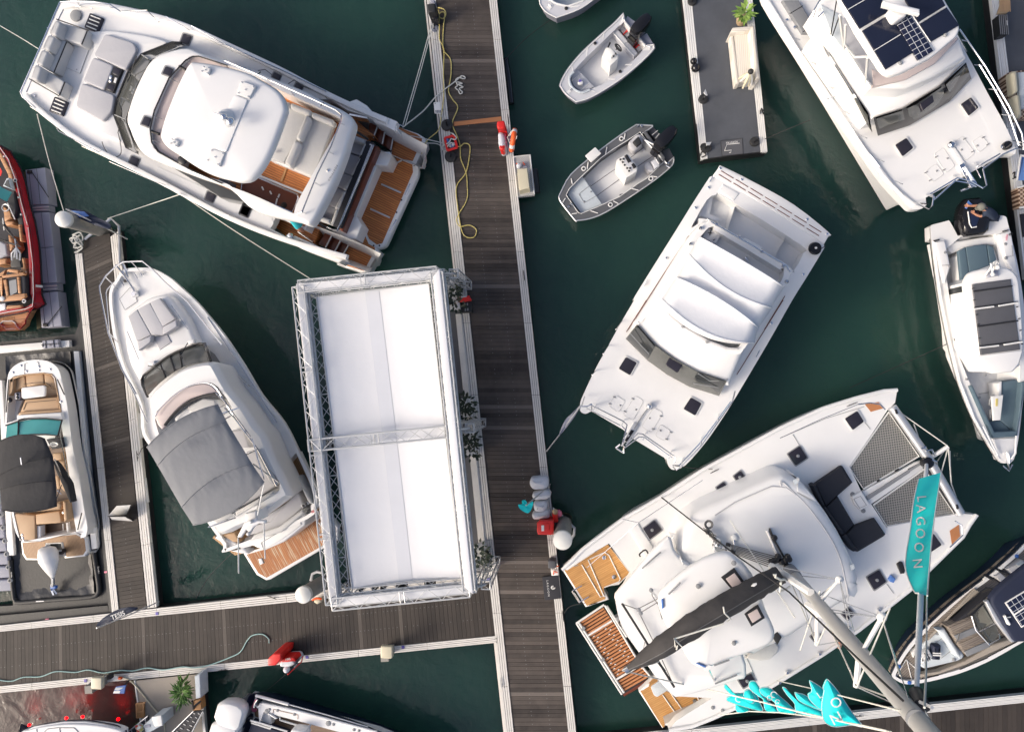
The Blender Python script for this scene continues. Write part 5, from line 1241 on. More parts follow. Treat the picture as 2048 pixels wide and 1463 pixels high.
slab('dashboard',[(585,1005),(618,985),(672,1060),(640,1080)],1.23,.06,'tender_grey',k,r=.02); slab('plotter',[(600,990),(618,980),(645,1025),(625,1035)],1.27,.05,'black',k,r=.01); slab('plotter',[(645,1045),(660,1035),(678,1060),(660,1072)],1.27,.05,'black',k,r=.01)
studs('gauge',[(575,1015),(590,1032),(602,1050),(617,1070),(630,1088),(595,1012),(636,1070)],1.24,.035,'black',k)
for q in ([(622,905),(680,850),(710,850),(722,880),(715,920),(680,955),(655,960),(635,940)],[(728,1035),(760,1020),(795,1075),(790,1090),(760,1095),(735,1070)]):
    slab('seat',q,.80,.35,'pad_grey',t,r=.08,rc=.08)
slab('seat_back',[(655,900),(690,865),(712,905),(680,930)],.95,.15,'rubber',t,r=.03); slab('seat_back',[(770,1025),(800,1005),(825,1055),(795,1070)],.92,.15,'tender_grey',t,r=.03)
rods('seat_rail',[[(790,1005,1.0),(795,1003,1.0),(820,1042,1.0)]],.015,'white_paint',t)
slab('fish_table',[(350,990),(415,935),(453,975),(388,1032)],.98,.04,'white_paint',t,r=.01,rc=.03)
ob,c,e,s = outboard(t,(862,880),(75,-80),1.15,'gloss_black',.9,.44)
b = MB(); b.tube([P((790,930),.9),P((830,945),.95),P((810,890),1.0)],.04); b.tube([P((730,890),.85),P((770,910),.9),P((820,935),.9)],.03); b.build('bracket','alloy',ob)
# ================================================================ POWER CATAMARAN top right, solar roof
C('B8')
t = thing('power_catamaran','white power catamaran with black solar panels on its roof, cut by the top right corner','catamaran',(900,700),0)
ZB = 2.0
o5 = [(100,-60,1),(95,0),(300,330),(500,640),(700,930),(905,1220),(1085,1415,1),(1110,1425),(1165,1420),(1200,1395,1),(1195,1345,1),(1400,1230),(1600,1120),(1755,1035,1),(1800,1050),(1810,1020,1),(1740,860),(1620,640),(1520,450),(1460,340),(1300,0),(1250,-200,1)]
plate('deck',o5,ZB,'gelcoat',t,sm=3,t=.3)
hull(t,[(230,-60,1),(225,0),(420,330),(615,640),(805,930),(995,1220),(1110,1395),(1150,1405),(1175,1385),(1170,1350,1),(1050,1100),(800,640),(560,200),(460,-60,1)],ZB-.28,'gelcoat',.45,3,mid=.85,zm=ZB)
hull(t,[(1640,1110,1),(1755,1035,1),(1800,1050),(1810,1020,1),(1740,860),(1620,640),(1460,340),(1300,0),(1000,0),(1300,560)],ZB-.28,'gelcoat',.5,3,mid=.85,zm=ZB)
b = MB(); b.tube(OUT([(80,0),(290,340),(490,650),(690,940),(895,1225),(1075,1415)],ZB-.35,0),.07,8); b.build('rubbing_strake','gelcoat',t)
sl = lambda n,q,z,tt,m,par=None,**k: slab(n,q,z,tt,m,par or t,**k)
sl('deck_ridge',[(140,0),(340,330),(560,660),(790,1000),(1000,1270),(1150,1400),(1110,1400),(900,1190),(700,900),(500,610),(300,300),(110,0)],ZB+.08,.1,'gelcoat',r=.04)
sl('house',[(420,250),(560,150),(700,320),(1180,330),(1475,415),(1292,588),(1045,737),(838,800),(810,770),(640,560)],ZB+.95,1.0,'gelcoat',r=.1)
sheet('windscreen',[(872,923),(1088,852),(1360,690),(1506,535)],ZB+.15,[(842,800),(1045,738),(1290,590),(1470,425)],ZB+1.02,'gloss_black',t)
for A,B in (([(885,895),(1058,838)],[(862,808),(1040,752)]),([(1095,820),(1160,795),(1330,680)],[(1072,738),(1140,705),(1310,590)]),([(1368,650),(1490,520)],[(1335,575),(1458,448)])):
    sheet('window_pane',A,ZB+.30,B,ZB+.98,'glass_grey',t)
sl('opening_hatch',[(1150,690),(1240,640),(1255,690),(1175,755)],ZB+.9,.1,'hatch',r=.02)
sheet('side_window',[(438,285),(640,610),(832,898)],ZB+.5,[(495,288),(700,610),(805,770)],ZB+.98,'gloss_black',t)
sheet('window_pane',[(455,295),(520,400)],ZB+.6,[(495,300),(535,385)],ZB+1.0,'glass_grey',t); sheet('window_pane',[(550,440),(690,655)],ZB+.56,[(575,440),(700,640)],ZB+1.0,'glass_grey',t); sheet('window_pane',[(700,680),(815,870)],ZB+.56,[(715,665),(800,785)],ZB+1.0,'glass_grey',t)
# side sunpad + upper level
sl('side_pad',[(220,0),(330,0),(440,175),(445,222),(358,222)],ZB+.15,.15,'cover_grey',r=.03)
rods('pad_seam',[[(270,95,ZB+.16),(360,40,ZB+.16)],[(358,220,ZB+.18),(430,175,ZB+.18)]],.01,'black',t)
fb = sl('flybridge',[(440,60),(480,0),(560,-100),(1250,-100),(1400,150),(1480,390),(1250,520),(1060,600),(830,590),(640,330),(560,250)],3.6,1.0,'gelcoat',r=.12)
sl('flybridge_sole',[(480,30),(610,100),(700,250),(800,400),(790,540),(640,340),(560,240)],3.63,.05,'quilt',fb,r=.01)
sl('tinted_floor',[(610,130),(650,120),(860,430),(960,500),(830,580),(650,320)],3.68,.05,'pad_grey',fb,r=.01)
sl('front_screen',[(830,470),(920,510),(1060,470),(1250,370),(1410,250),(1420,265),(1260,430),(1060,540),(840,588)],3.7,.15,'rose_panel',fb,r=.02)
zr = 5.3
rf = sl('hardtop',[(560,-130),(620,0),(730,210),(905,480),(960,512),(1040,490),(1250,380),(1410,245),(1430,200),(1425,160),(1330,0),(1260,-130)],zr,.2,'gelcoat',r=.06,rc=.12)
for q in ([(625,0),(640,-120),(840,-120),(940,80),(748,195)],[(765,208),(945,100),(1115,355),(925,472)],[(1058,5),(1050,-110),(1250,-110),(1330,38),(1150,148)],[(1157,162),(1338,50),(1425,172),(1230,285)]):
    o = sl('solar_panel',q,zr+.05,.04,'solar',rf,r=.008)
sl('solar_module',[(1000,165),(1090,105),(1250,345),(1145,412)],zr+.07,.05,'solar_grid',rf,r=.008,ang=pang((1000,165),(1145,412)))
rods('panel_seam',[[(668,65,zr+.06),(780,0,zr+.06)],[(845,345,zr+.06),(1025,235,zr+.06)],[(1155,155,zr+.06),(1335,42,zr+.06)],[(745,205,zr+.06),(942,90,zr+.06)],[(1095,92,zr+.06),(1228,288,zr+.06)]],.012,'white_paint',rf)
rd = sl('radar_plinth',[(940,60),(1040,20),(1080,100),(990,145)],zr+.3,.3,'gelcoat',rf,r=.06,rc=.1)
sl('radar_bar',[(912,0),(1160,58),(1158,96),(905,35)],zr+.5,.14,'gelcoat',rd,r=.05)
rods('horn',[[(1000,140,zr+.15),(1030,115,zr+.2)],[(1030,130,zr+.15),(1060,105,zr+.2)],[(985,150,zr+.1),(1085,100,zr+.12)]],.035,'black',rd)
studs('deck_light',[(1020,432),(1325,242)],zr+.0,.05,'grey',rf,.06)
rods('roof_stay',[[(655,45,5.2),(690,0,5.2)],[(590,0,4.8),(550,235,3.7)],[(612,100,4.6),(560,245,3.7)]],.016,'black',t)
rods('hardtop_post',[[(610,105,5.0),(640,330,3.7)],[(650,170,5.0),(645,300,4.2),(715,390,3.9),(800,385,4.6)],[(800,395,5.0),(788,560,3.65)],[(650,330,3.9),(820,590,3.75)]],.035,'white_paint',t)
rods('fly_rail',[[(435,70,3.9),(470,10,3.9),(480,0,3.9)],[(465,115,3.7),(500,80,3.7)],[(450,60,3.7),(430,120,3.6)],[(1410,230,4.6),(1475,350,3.6)]],.02,'steel',fb)
studs('deck_fitting',[(252,138),(305,187),(402,340),(1715,1000),(540,170),(775,615)],ZB+.09,.05,'steel',t)
# foredeck
for q in ([(988,985),(1065,937),(1113,1005),(1040,1064)],[(1435,708),(1505,660),(1557,732),(1490,788)]): hatch(t,q,ZB+.03,rim='white_paint')
for q in ([(1190,1170),(1265,1112),(1320,1185),(1245,1240)],[(1252,1050),(1315,1003),(1395,1130),(1335,1178)],[(1380,980),(1445,925),(1530,1040),(1470,1095)],[(1512,965),(1578,920),(1625,985),(1560,1038)]):
    o = flat('deck_hatch',q,ZB+.01,'gelcoat',t,rc=.06); w = [P(p,ZB+.012) for p in q]; b = MB(); b.tube(roundc(w,.08),.005,5,True); b.build('seam','pad_pale',o)
rods('hinge',[[(a,b_,ZB+.02),(a+20,b_-10,ZB+.02)] for a,b_ in ((1188,1178),(1218,1230),(1258,1072),(1310,1160),(1450,950),(1505,1036),(1578,940),(1608,988))],.016,'grey',t)
studs('latch',[(1270,1163),(1343,1078),(1438,1020),(1545,992)],ZB+.01,.03,'grey',t)
sl('anchor_channel',[(1350,985),(1375,970),(1500,1160),(1470,1180)],ZB+.05,.06,'gelcoat',r=.02)
sl('anchor_platform',[(1422,1125),(1455,1105),(1545,1240),(1505,1278)],ZB+.1,.1,'steel',r=.02)
rods('anchor',[[(1460,1130,ZB+.15),(1535,1250,ZB+.05)],[(1430,1300,ZB-.1),(1530,1262,ZB-.1)]],.035,'steel',t)
b = MB(); b.lathe(P((1363,990),ZB+.05),[(.1,0),(.1,.1),(.06,.14)],12); b.build('windlass','steel',t)
rods('bow_rail',[[(1200,1322,ZB+.05),(1250,1330,ZB+.6),(1240,1400,ZB+.7),(1215,1425,ZB+.7),(1115,1370,ZB+.1)],[(1225,1320,ZB+.55),(1410,1210,ZB+.6),(1500,1230,ZB+.6),(1585,1280,ZB+.6),(1610,1260,ZB+.6),(1585,1150,ZB+.6),(1720,1050,ZB+.6),(1810,1010,ZB+.6),(1860,1020,ZB+.65),(1864,960,ZB+.7)],
     [(1250,1360,ZB+.3),(1395,1230,ZB+.3),(1490,1245,ZB+.3),(1540,1270,ZB+.3)],[(1570,1210,ZB+.3),(1535,1140,ZB+.3),(1700,1045,ZB+.3)],[(1385,1195,ZB+.02),(1450,1215,ZB+.6)],[(1527,1108,ZB+.02),(1590,1135,ZB+.6)],[(1200,1322,ZB+.02),(1260,1345,ZB+.5)],
     [(1425,200,ZB+.9),(1600,450,ZB+.9),(1760,720,ZB+.9),(1850,910,ZB+.85),(1862,1000,ZB+.8),(1800,960,ZB)],[(1560,440,ZB+.5),(1660,600,ZB+.5),(1760,780,ZB+.5),(1830,990,ZB+.5)],
     [(1420,270,ZB),(1480,280,ZB+.9)],[(1525,440,ZB),(1600,445,ZB+.9)],[(1620,605,ZB),(1700,610,ZB+.9)],[(1710,778,ZB),(1790,785,ZB+.9)],[(1790,960,ZB),(1862,970,ZB+.85)]],.022,'steel',t)
rods('side_stanchion',[[(315,262,ZB+.1),(338,272,ZB+.5)],[(412,425,ZB+.1),(445,438,ZB+.5)],[(530,590,ZB+.1),(560,606,ZB+.5)],[(640,755,ZB+.1),(674,774,ZB+.5)],[(752,918,ZB+.1),(795,940,ZB+.5)],[(865,1078,ZB+.1),(912,1100,ZB+.5)],[(985,1230,ZB+.1),(1038,1252,ZB+.5)],[(512,612,ZB),(572,700,ZB+.05)],[(672,850,ZB+.1),(708,900,ZB+.1)],[(815,1050,ZB+.1),(880,1132,ZB+.1)]],.014,'steel',t)
b = MB(); b.lathe(P((1748,990),ZB+.1),[(.12,-.08),(.13,0),(.12,.06),(.05,.06)],16); b.build('hose_reel','gloss_black',t)
cleat(t,(545,670),ZB+.09,(1,-.3),.3); cleat(t,(1180,1388),ZB+.02,(1,.1),.25,'black')
C('O')
# ================================================================ DAY BOAT at the right, bow down
C('C3')
t = thing('day_boat','white day boat with slate sunpads and black canvas roof, bow pointing down at right','motor boat',(420,1000),0)
ZR = 1.35
o = [(105,190,1),(112,180),(190,158,1),(205,162),(245,235,1),(360,205),(400,140),(445,130),(490,135),(500,160,1),(520,240),(560,420),(590,640),(600,900),(575,1120),(560,1250),(540,1360),(520,1395),(490,1400),(455,1390),(400,1310),(320,1170),(245,980),(190,760),(150,560),(130,420),(110,260)]
hull(t,o,ZR,'gelcoat',.75,3,mid=.8)
hol = [(188,300),(260,240),(440,225),(455,350),(480,500),(560,640),(565,960),(545,1250),(420,1270),(315,1010),(250,850),(195,500),(178,400)]
plate('deck',o,ZR,'gelcoat',t,holes=[hol],sm=3,hd=.6)
b = MB(); w = OUT(hol,ZR); b.prism(inset(w if area(w) > 0 else w[::-1],-.03),ZR-.66,ZR-.6); b.build('sole','gelcoat',t)
b = MB(); b.tube(OUT([(108,250),(128,420),(150,560),(190,760),(245,980),(320,1170),(400,1310),(455,1388)],ZR-.15),.05,8); b.build('rubbing_strake','rubber',t)
b = MB(); b.tube(OUT([(120,262),(140,420),(160,560),(200,760),(255,980),(330,1170),(410,1310),(460,1380)],ZR+.03),.04,8); b.build('bulwark_cap','gelcoat',t)
C('D4')
for q in ([(160,620),(155,430),(200,400),(400,360),(440,390),(565,630),(360,660),(300,640)],[(840,590),(860,480),(970,430),(1060,370),(1085,290),(1170,300),(1210,350),(1220,480),(1160,520),(1100,565)]): slab('stern_deck',q,ZR-.35,.4,'gelcoat',t,r=.05)
slab('splash_well',[(540,545),(850,460),(840,595),(570,630)],ZR-.55,.3,'gelcoat',t)
slab('transom_bench',[(360,660),(560,635),(840,592),(1100,562),(1150,640),(1040,700),(930,680),(640,730),(460,810),(390,780)],ZR-.1,.5,'gelcoat',t,r=.05)
for q in ([(212,655),(345,628),(362,660),(430,1000),(345,1225),(300,1100)],[(1105,545),(1270,492),(1300,650),(1380,1140),(1300,1080),(1190,900),(1130,640)]): slab('side_locker',q,ZR+.12,.5,'gelcoat',t,r=.05)
rods('locker_seam',[[(305,980,ZR+.13),(425,972,ZR+.13)],[(1185,860,ZR+.13),(1295,850,ZR+.13),(1280,700,ZR+.13)]],.008,'grey',t)
studs('latch',[(350,800),(405,990),(1190,682),(1196,880)],ZR+.12,.045,'grey',t)
lettering('hull_marking','MON',(1207,590),(-4,60),24,ZR+.135,'pink',t)
lettering('hull_marking','8',(1262,545),(30,60),50,ZR+.135,'black',t)
for q in ([(205,625),(275,610),(278,628),(210,642)],[(1172,492),(1235,478),(1240,494),(1178,508)]): slab('corner_cap',q,ZR+.14,.1,'rubber',t,r=.02)
zp = ZR+.1
slab('sunpad_base',[(520,850),(600,760),(760,700),(930,690),(1030,720),(1100,950),(1000,1080),(720,1120),(610,1230),(570,1230)],zp-.1,.45,'gelcoat',t,r=.04)
for q in ([(540,775),(635,728),(690,1095),(610,1225),(582,1230),(545,860)],[(640,726),(770,698),(928,685),(970,980),(690,1085)],[(935,686),(1028,722),(1075,920),(975,980)]): slab('sunpad',q,zp,.12,'pad_blue',t,r=.03)
ob,c,e,s = outboard(t,(725,310),(-10,-100),1.45,'gloss_black',1.15,.88,panel=True)
slab('cowl_panel',[(668,215),(800,200),(840,300),(790,435),(710,440),(690,350)],1.70,.06,'navy',ob,r=.03)
rods('cowl_stripe',[[(668,230,1.72),(690,400,1.72),(720,455,1.7),(790,440,1.7)],[(610,270,1.6),(630,380,1.6),(660,440,1.6)],[(575,250,1.45),(580,330,1.5),(605,420,1.5)]],.018,'white_paint',ob)
rod('control_hose',[(600,440,1.3),(590,500,1.2),(530,520,1.15),(600,570,1.1),(660,615,1.0)],.05,'gloss_black',ob,sm=4)
rods('control_bar',[[(610,515,1.2),(740,500,1.2)],[(655,480,1.25),(850,455,1.25)]],.03,'black',ob)
C('C3')
hb = slab('wheelhouse',[(300,470),(340,440),(520,430),(560,470),(570,900),(520,935),(400,930),(350,860),(310,800),(295,600)],2.25,1.5,'gelcoat',t,r=.1)
slab('side_window',[(270,495),(285,480),(300,600),(335,840),(345,860),(320,830),(290,650)],2.0,.8,'glass',hb,r=.01)
slab('side_console',[(220,510),(260,490),(285,660),(250,655),(232,600)],ZR+.0,.6,'gelcoat',t,r=.06)
rf = slab('hardtop',[(278,475),(305,420),(390,398),(500,395),(540,420),(562,460),(580,650),(585,830),(555,910),(530,935),(430,942),(400,930),(345,850),(350,800),(300,600)],3.0,.16,'gelcoat',t,r=.07,rc=.15)
slab('roof_panel',[(350,850),(580,820),(560,890),(525,930),(430,935),(400,920)],3.04,.05,'gelcoat',rf,r=.03)
slab('canvas_roof',[(322,482),(520,456),(568,818),(365,845)],3.05,.08,'dark_grey',rf,r=.03)
rods('canvas_bar',[[(330,610,3.1),(430,597,3.1)],[(455,594,3.1),(552,578,3.1)],[(358,808,3.1),(455,797,3.1)],[(482,793,3.1),(576,778,3.1)]],.025,'white_paint',rf)
rods('canvas_joint',[[(330,604,3.07),(552,574,3.07)],[(356,802,3.07),(574,774,3.07)],[(324,520,3.07),(525,492,3.07)],[(345,700,3.07),(555,670,3.07)]],.02,'black',rf)
rods('canvas_lace',[[(x,y,3.06),(x+10,y-2,3.06)] for x,y in ((318,505),(325,565),(337,640),(345,690),(352,760),(545,600),(556,660),(562,720),(570,790))],.015,'black',rf)
rods('mast_frame',[[(385,440,3.05),(432,370,3.5),(445,362,3.5),(415,440,3.05)],[(395,425,3.1),(425,395,3.3),(455,385,3.3)],[(455,370,3.2),(460,400,3.2)],[(415,375,3.5),(425,430,3.4)],[(385,445,3.02),(450,440,3.02)]],.025,'white_paint',rf)
b = MB(); b.ball(P((447,395),3.35),.08); b.ball(P((425,432),3.2),.06); b.build('mast_light','white_paint',rf)
slab('mast_base',[(398,410),(455,385),(455,440),(400,450)],3.08,.06,'float_grey',rf,r=.02)
# bow seating
for q,z in (([(308,1005),(322,1000),(435,1240),(545,1235),(560,1150),(575,985),(600,980),(575,1120),(552,1265),(425,1272)],ZR+.12),): slab('bow_backrest',q,z,.5,'pad_blue',t,r=.04)
slab('bow_seat',[(470,985),(540,970),(572,985),(545,1150),(525,1235),(465,1180),(470,1050)],ZR-.1,.4,'pad_blue',t,r=.04)
slab('bow_seat',[(400,1190),(465,1180),(525,1238),(430,1245)],ZR-.12,.35,'pad_blue',t,r=.04)
slab('seat_base',[(452,990),(472,980),(470,1055),(455,1060)],ZR-.05,.5,'gelcoat',t,r=.02)
tb = slab('bow_table',[(418,1058),(480,1050),(465,1180),(428,1182)],ZR+.2,.05,'white_paint',t,r=.02)
flat('yellow_strip',[(440,1070),(452,1069),(450,1108),(440,1108)],ZR+.212,'hose_yellow',tb)
rods('table_leg',[[(410,1070,ZR),(408,1100,ZR),(425,1108,ZR)],[(412,1125,ZR),(412,1165,ZR),(428,1172,ZR)]],.03,'grey',tb)
slab('foredeck',[(425,1275),(548,1268),(530,1370),(490,1398),(460,1385)],ZR+.05,.3,'gelcoat',t,r=.04)
rods('bow_rail',[[(375,1210,ZR+.15),(420,1300,ZR+.2),(452,1360,ZR+.15)],[(545,1260,ZR+.15),(540,1350,ZR+.2),(520,1380,ZR+.15)]],.03,'gelcoat',t)
rods('anchor',[[(497,1345,ZR+.15),(503,1400,ZR+.1),(510,1435,ZR-.1)],[(478,1415,ZR-.1),(508,1440,ZR-.15),(525,1405,ZR-.1)],[(505,1350,ZR+.15),(510,1400,ZR+.1)]],.025,'steel',t)
studs('deck_fitting',[(290,970),(400,1255),(507,1303),(425,1053),(355,1063),(385,947)],ZR+.0,.04,'grey',t); cleat(t,(230,778),ZR+.05,(.6,1),.25,'black')
rods('deck_seam',[[(265,787,ZR-.59),(330,780,ZR-.59)],[(300,925,ZR-.59),(350,910,ZR-.59)],[(352,1045,ZR-.59),(420,1035,ZR-.59)]],.008,'grey',t)
# ================================================================ NAVY LAUNCH lower right
C('C8')
t = thing('motor_launch','navy hulled open launch with grey teak decks and a quilted bow sunbed, lower right','motor boat',(600,700),0)
ZN = 1.3
o = [(1160,60),(1000,190),(840,330),(680,450),(540,560),(400,690),(280,800),(190,920),(130,1030),(120,1060),(135,1085),(200,1120),(290,1122),(450,1090),(650,1030),(850,940),(1060,820),(1300,700,1),(1350,200,1)]
hull(t,o,ZN,'navy',.42,3)
inn = [(1160,100),(1000,225),(840,360),(680,480),(540,590),(400,720),(290,830),(205,940),(150,1050),(155,1075),(210,1098),(290,1095),(440,1065),(640,1005),(840,915),(1040,800),(1250,690),(1290,250)]
plate('gunwale',o,ZN,'gelcoat',t,holes=[inn],sm=3,hsm=3,hd=.35)
b = MB(); w = OUT(inn,ZN,3); b.prism(inset(w if area(w) > 0 else w[::-1],-.03),ZN-.42,ZN-.3); b.build('sole','teak_grey',t,pang((200,1000),(1000,450)))
slab('bow_deck',[(155,1060),(205,960),(290,840),(300,850),(285,960),(310,1060),(290,1092),(210,1092)],ZN-.1,.2,'teak_grey',t,r=.01,ang=pang((160,1060),(280,950)))
rods('bow_deck_seam',[[(150,1070,ZN-.09),(220,950,ZN-.09),(285,1010,ZN-.09)],[(225,950,ZN-.09),(260,1090,ZN-.09)]],.012,'white_paint',t)
slab('bow_fender',[(260,900),(310,850),(325,870),(275,940)],ZN,.2,'pad_pale',t,r=.05)
slab('sunbed',[(450,717),(515,722),(640,930),(600,960),(350,1018),(315,985),(300,940),(330,860),(400,770)],ZN+.05,.35,'quilt',t,r=.06,rc=.1)
slab('sunbed_backrest',[(440,740),(500,735),(612,915),(610,950),(570,925),(470,770)],ZN+.3,.3,'quilt',t,r=.08)
rods('sunbed_seam',[[(400,850,ZN+.056),(475,800,ZN+.056)],[(470,940,ZN+.056),(550,880,ZN+.056)]],.008,'grey',t); studs('cup_holder',[(437,762),(558,950)],ZN+.05,.06,'grey',t)
slab('side_bench',[(330,840),(500,690),(720,490),(750,470),(700,450),(560,575),(400,720)],ZN+.05,.2,'teak_grey',t,r=.03); slab('side_pad',[(370,810),(710,450),(748,470),(400,780)],ZN+.1,.1,'sand_deck',t,r=.04)
slab('side_bench',[(290,1060),(450,1035),(640,960),(820,850),(980,800),(990,830),(830,900),(640,990),(450,1055),(330,1080)],ZN+.02,.2,'sand_deck',t,r=.03)
slab('dash',[(510,715),(690,640),(740,740),(815,845),(650,920),(600,860)],ZN+.4,.7,'teak_grey',t,r=.04)
for i in range(4):
    a = Vector((530,725)).lerp(Vector((640,905)),i/3.2); c_ = Vector((695,655)).lerp(Vector((800,835)),i/3.2); slab('dash_board',[(a.x,a.y),(c_.x,c_.y),(c_.x+22,c_.y+36),(a.x+22,a.y+36)],ZN+.43+.01*(i % 2),.05,'cover_grey' if i % 2 else 'teak_grey',t,r=.01,ang=pang((530,725),(690,650)))
rods('wiper',[[(600,760,ZN+.6),(590,800,ZN+.55),(570,838,ZN+.5)]],.014,'black',t)
slab('helm_cover',[(560,690),(660,610),(740,540),(830,450),(835,470),(770,570),(690,640),(540,705)],ZN+.35,.3,'pad_black',t,r=.05)
rod('canopy_edge',[(660,630,ZN+.5),(730,570,ZN+.9),(800,510,ZN+1.3),(835,470,ZN+1.3),(820,450,ZN+1.2),(760,470,ZN+.9)],.03,'black',t,sm=3)
sheet('windscreen',[(690,645),(730,740),(815,845)],ZN+.6,[(770,560),(850,690),(880,780)],ZN+1.3,'glass',t,n=3)
sheet('window_pane',[(705,650),(742,735)],ZN+.66,[(765,570),(840,690)],ZN+1.27,'glass_grey',t)
rods('screen_frame',[[(745,748,ZN+.7),(862,690,ZN+1.4)],[(820,838,ZN+.7),(885,800,ZN+1.3),(880,770,ZN+1.4)],[(685,640,ZN+.65),(715,740,ZN+.65),(812,845,ZN+.65)]],.025,'steel',t)
rf = slab('hardtop',[(810,530),(900,430),(1100,270),(1350,150),(1350,760),(1060,830),(985,828),(900,690)],ZN+1.9,.2,'navy_cloth',t,r=.08,rc=.2)
slab('roof_front_trim',[(782,540),(808,532),(905,700),(995,825),(970,830),(860,690)],ZN+1.85,.12,'alloy',rf,r=.03)
slab('solar_panel',[(922,548),(1060,465),(1170,640),(1040,725)],ZN+1.93,.04,'white_paint',rf,r=.008)
for q in ([(930,552),(1056,476),(1095,555),(984,628)],[(990,638),(1100,565),(1160,640),(1038,716)]): slab('solar_module',q,ZN+1.935,.04,'solar_grid',rf,r=.004,ang=pang((922,548),(1060,465)))
slab('roof_light',[(917,645),(930,638),(967,700),(958,710),(945,705)],ZN+1.98,.08,'white_paint',rf,r=.03)
rods('light_cable',[[(940,650,ZN+1.95),(960,648,ZN+1.93)]],.015,'white_paint',rf)
for q in ([(835,385),(855,375),(930,425),(900,425)],[(910,335),(930,330),(1000,360),(960,365)]): slab('side_frame',q,ZN+1.2,.5,'pad_black',t,r=.02)
for q in ([(850,360),(895,340),(940,380),(900,410)],[(940,310),(1056,250),(1056,330),(1000,360)]): slab('side_seat',q,ZN+.1,.3,'pad_grey',t,r=.03)
slab('coaming_pad',[(1020,285),(1060,262),(1060,310)],ZN+.3,.2,'quilt',t)
for q in ([(765,382),(795,355),(805,362),(775,390)],): slab('fender_cleat',q,ZN+.04,.05,'white_paint',t,r=.01)
studs('deck_fitting',[(167,998),(243,1112),(1003,217)],ZN,.06,'blue',t)
rods('side_rail',[[(360,1080,ZN+.03),(450,1060,ZN+.03)],[(600,1020,ZN+.03),(800,935,ZN+.03)],[(800,930,ZN+.02),(1050,800,ZN+.02)],[(965,178,ZN-.2),(1010,195,ZN)]],.016,'black',t)
cleat(t,(348,1078),ZN+.03,(1,-.2),.3,'black')
for nm,q,m,st in (('cushion',[(412,850),(475,850),(468,960),(410,955)],'navy_cloth','white_paint'),('cushion',[(312,930),(388,880),(420,935),(335,990)],'white_paint','pad_black')):
    o_ = thing(nm,'navy cushion with white stripes on the quilted sunbed' if m == 'navy_cloth' else 'white cushion with black stripes on the quilted sunbed','cushion',q[0],ZN+.05)
    slab('pillow',q,ZN+.28,.2,m,o_,r=.09,rc=.05)
    a,b_,c,d = [Vector(v) for v in q]
    for k in (.48,.62):
        if m == 'navy_cloth': s_ = (a.lerp(d,k),b_.lerp(c,k),b_.lerp(c,k+.08),a.lerp(d,k+.08))
        else: s_ = (a.lerp(b_,k),d.lerp(c,k),d.lerp(c,k+.08),a.lerp(b_,k+.08))
        flat('stripe',[tuple(v) for v in s_],ZN+.288,st,o_)
# ================================================================ RED WAKE BOAT left border
C('D2')
t = thing('wake_boat','red wake boat with tan and black upholstery, cut by the left border','speedboat',(60,700),0)
ZW = 1.0
o = [(-300,60),(-150,0),(-60,10),(0,48),(50,120),(95,205),(130,300),(160,450),(195,560),(210,640),(232,800),(245,1000),(250,1130),(240,1215,1),(185,1310),(180,1340),(140,1385,1),(-50,1400),(-420,1400,1),(-480,700)]
hull(t,o,ZW,'red_hull',.5,3,mid=.75)
inn = [(-40,30),(10,90),(60,170),(100,290),(130,440),(165,560),(180,640),(205,800),(215,1000),(220,1120),(205,1215),(-300,1270),(-420,800),(-200,60)]
plate('gunwale',o[:13]+[(240,1215,1),(-420,1290,1),(-480,700)],ZW,'red_hull',t,holes=[inn],sm=3,hsm=3,hd=.5)
b = MB(); w = OUT(inn,ZW,3); b.prism(inset(w if area(w) > 0 else w[::-1],-.03),ZW-.56,ZW-.5); b.build('sole','pad_black',t)
rods('gunwale_line',[[(205,640,ZW+.02),(238,900,ZW+.02),(245,1130,ZW+.02),(235,1215,ZW+.02),(185,1235,ZW+.02),(0,1268,ZW+.02)],[(0,55,ZW+.02),(60,140,ZW+.02),(120,310,ZW+.02),(158,470,ZW+.02),(200,620,ZW+.02)]],.012,'white_paint',t)
for q in ([(-20,60),(15,110),(80,230),(105,360),(85,360),(55,250),(0,140)],[(130,620),(148,616),(160,740),(145,740)],[(158,862),(175,862),(188,980),(150,985)],[(150,1000),(188,1000),(185,1130),(155,1170)]): slab('coaming_pad',q,ZW+.04,.2,'foam_tan',t,r=.03)
slab('side_liner',[(100,370),(125,440),(165,570),(178,650),(160,740),(130,600),(95,430)],ZW-.05,.3,'rubber',t)
flat('bow_red',[(0,200),(15,230),(5,262),(-30,270)],ZW-.3,'red',t)
sheet('windscreen',[(-60,300),(10,345),(85,382)],ZW+.2,[(-60,400),(0,425),(48,450)],ZW+.55,'glass_aqua',t); slab('window_pod',[(18,335),(45,280),(65,275),(85,362)],ZW+.25,.15,'quilt',t,r=.03); flat('pod_glass',[(30,330),(50,292),(62,290),(76,352)],ZW+.26,'glass_grey',t)
slab('dash',[(10,440),(60,450),(100,380),(118,500),(100,570),(60,480)],ZW+.1,.3,'pad_black',t,r=.04)
rods('windscreen_arm',[[(55,460,ZW+.5),(110,580,ZW+.1)],[(20,570,ZW+.5),(30,660,ZW+.3)]],.02,'white_paint',t)
b = MB(); b.tube([P((40+26*math.cos(a*.63),495+26*math.sin(a*.63)),ZW+.2) for a in range(10)],.02,6,True); b.build('steering_wheel','alloy',t)
for q,m in (([(18,480),(75,520),(85,570),(30,600)],'foam_tan'),([(30,590),(95,590),(95,620),(40,628)],'foam_tan'),([(55,690),(80,700),(100,780),(70,820)],'foam_tan'),([(-40,870),(48,862),(40,905),(-40,920)],'foam_tan'),([(-100,730),(0,740),(40,760),(50,840),(0,865),(-100,880)],'pad_grey')): slab('seat',q,ZW+.05,.5,m,t,r=.05)
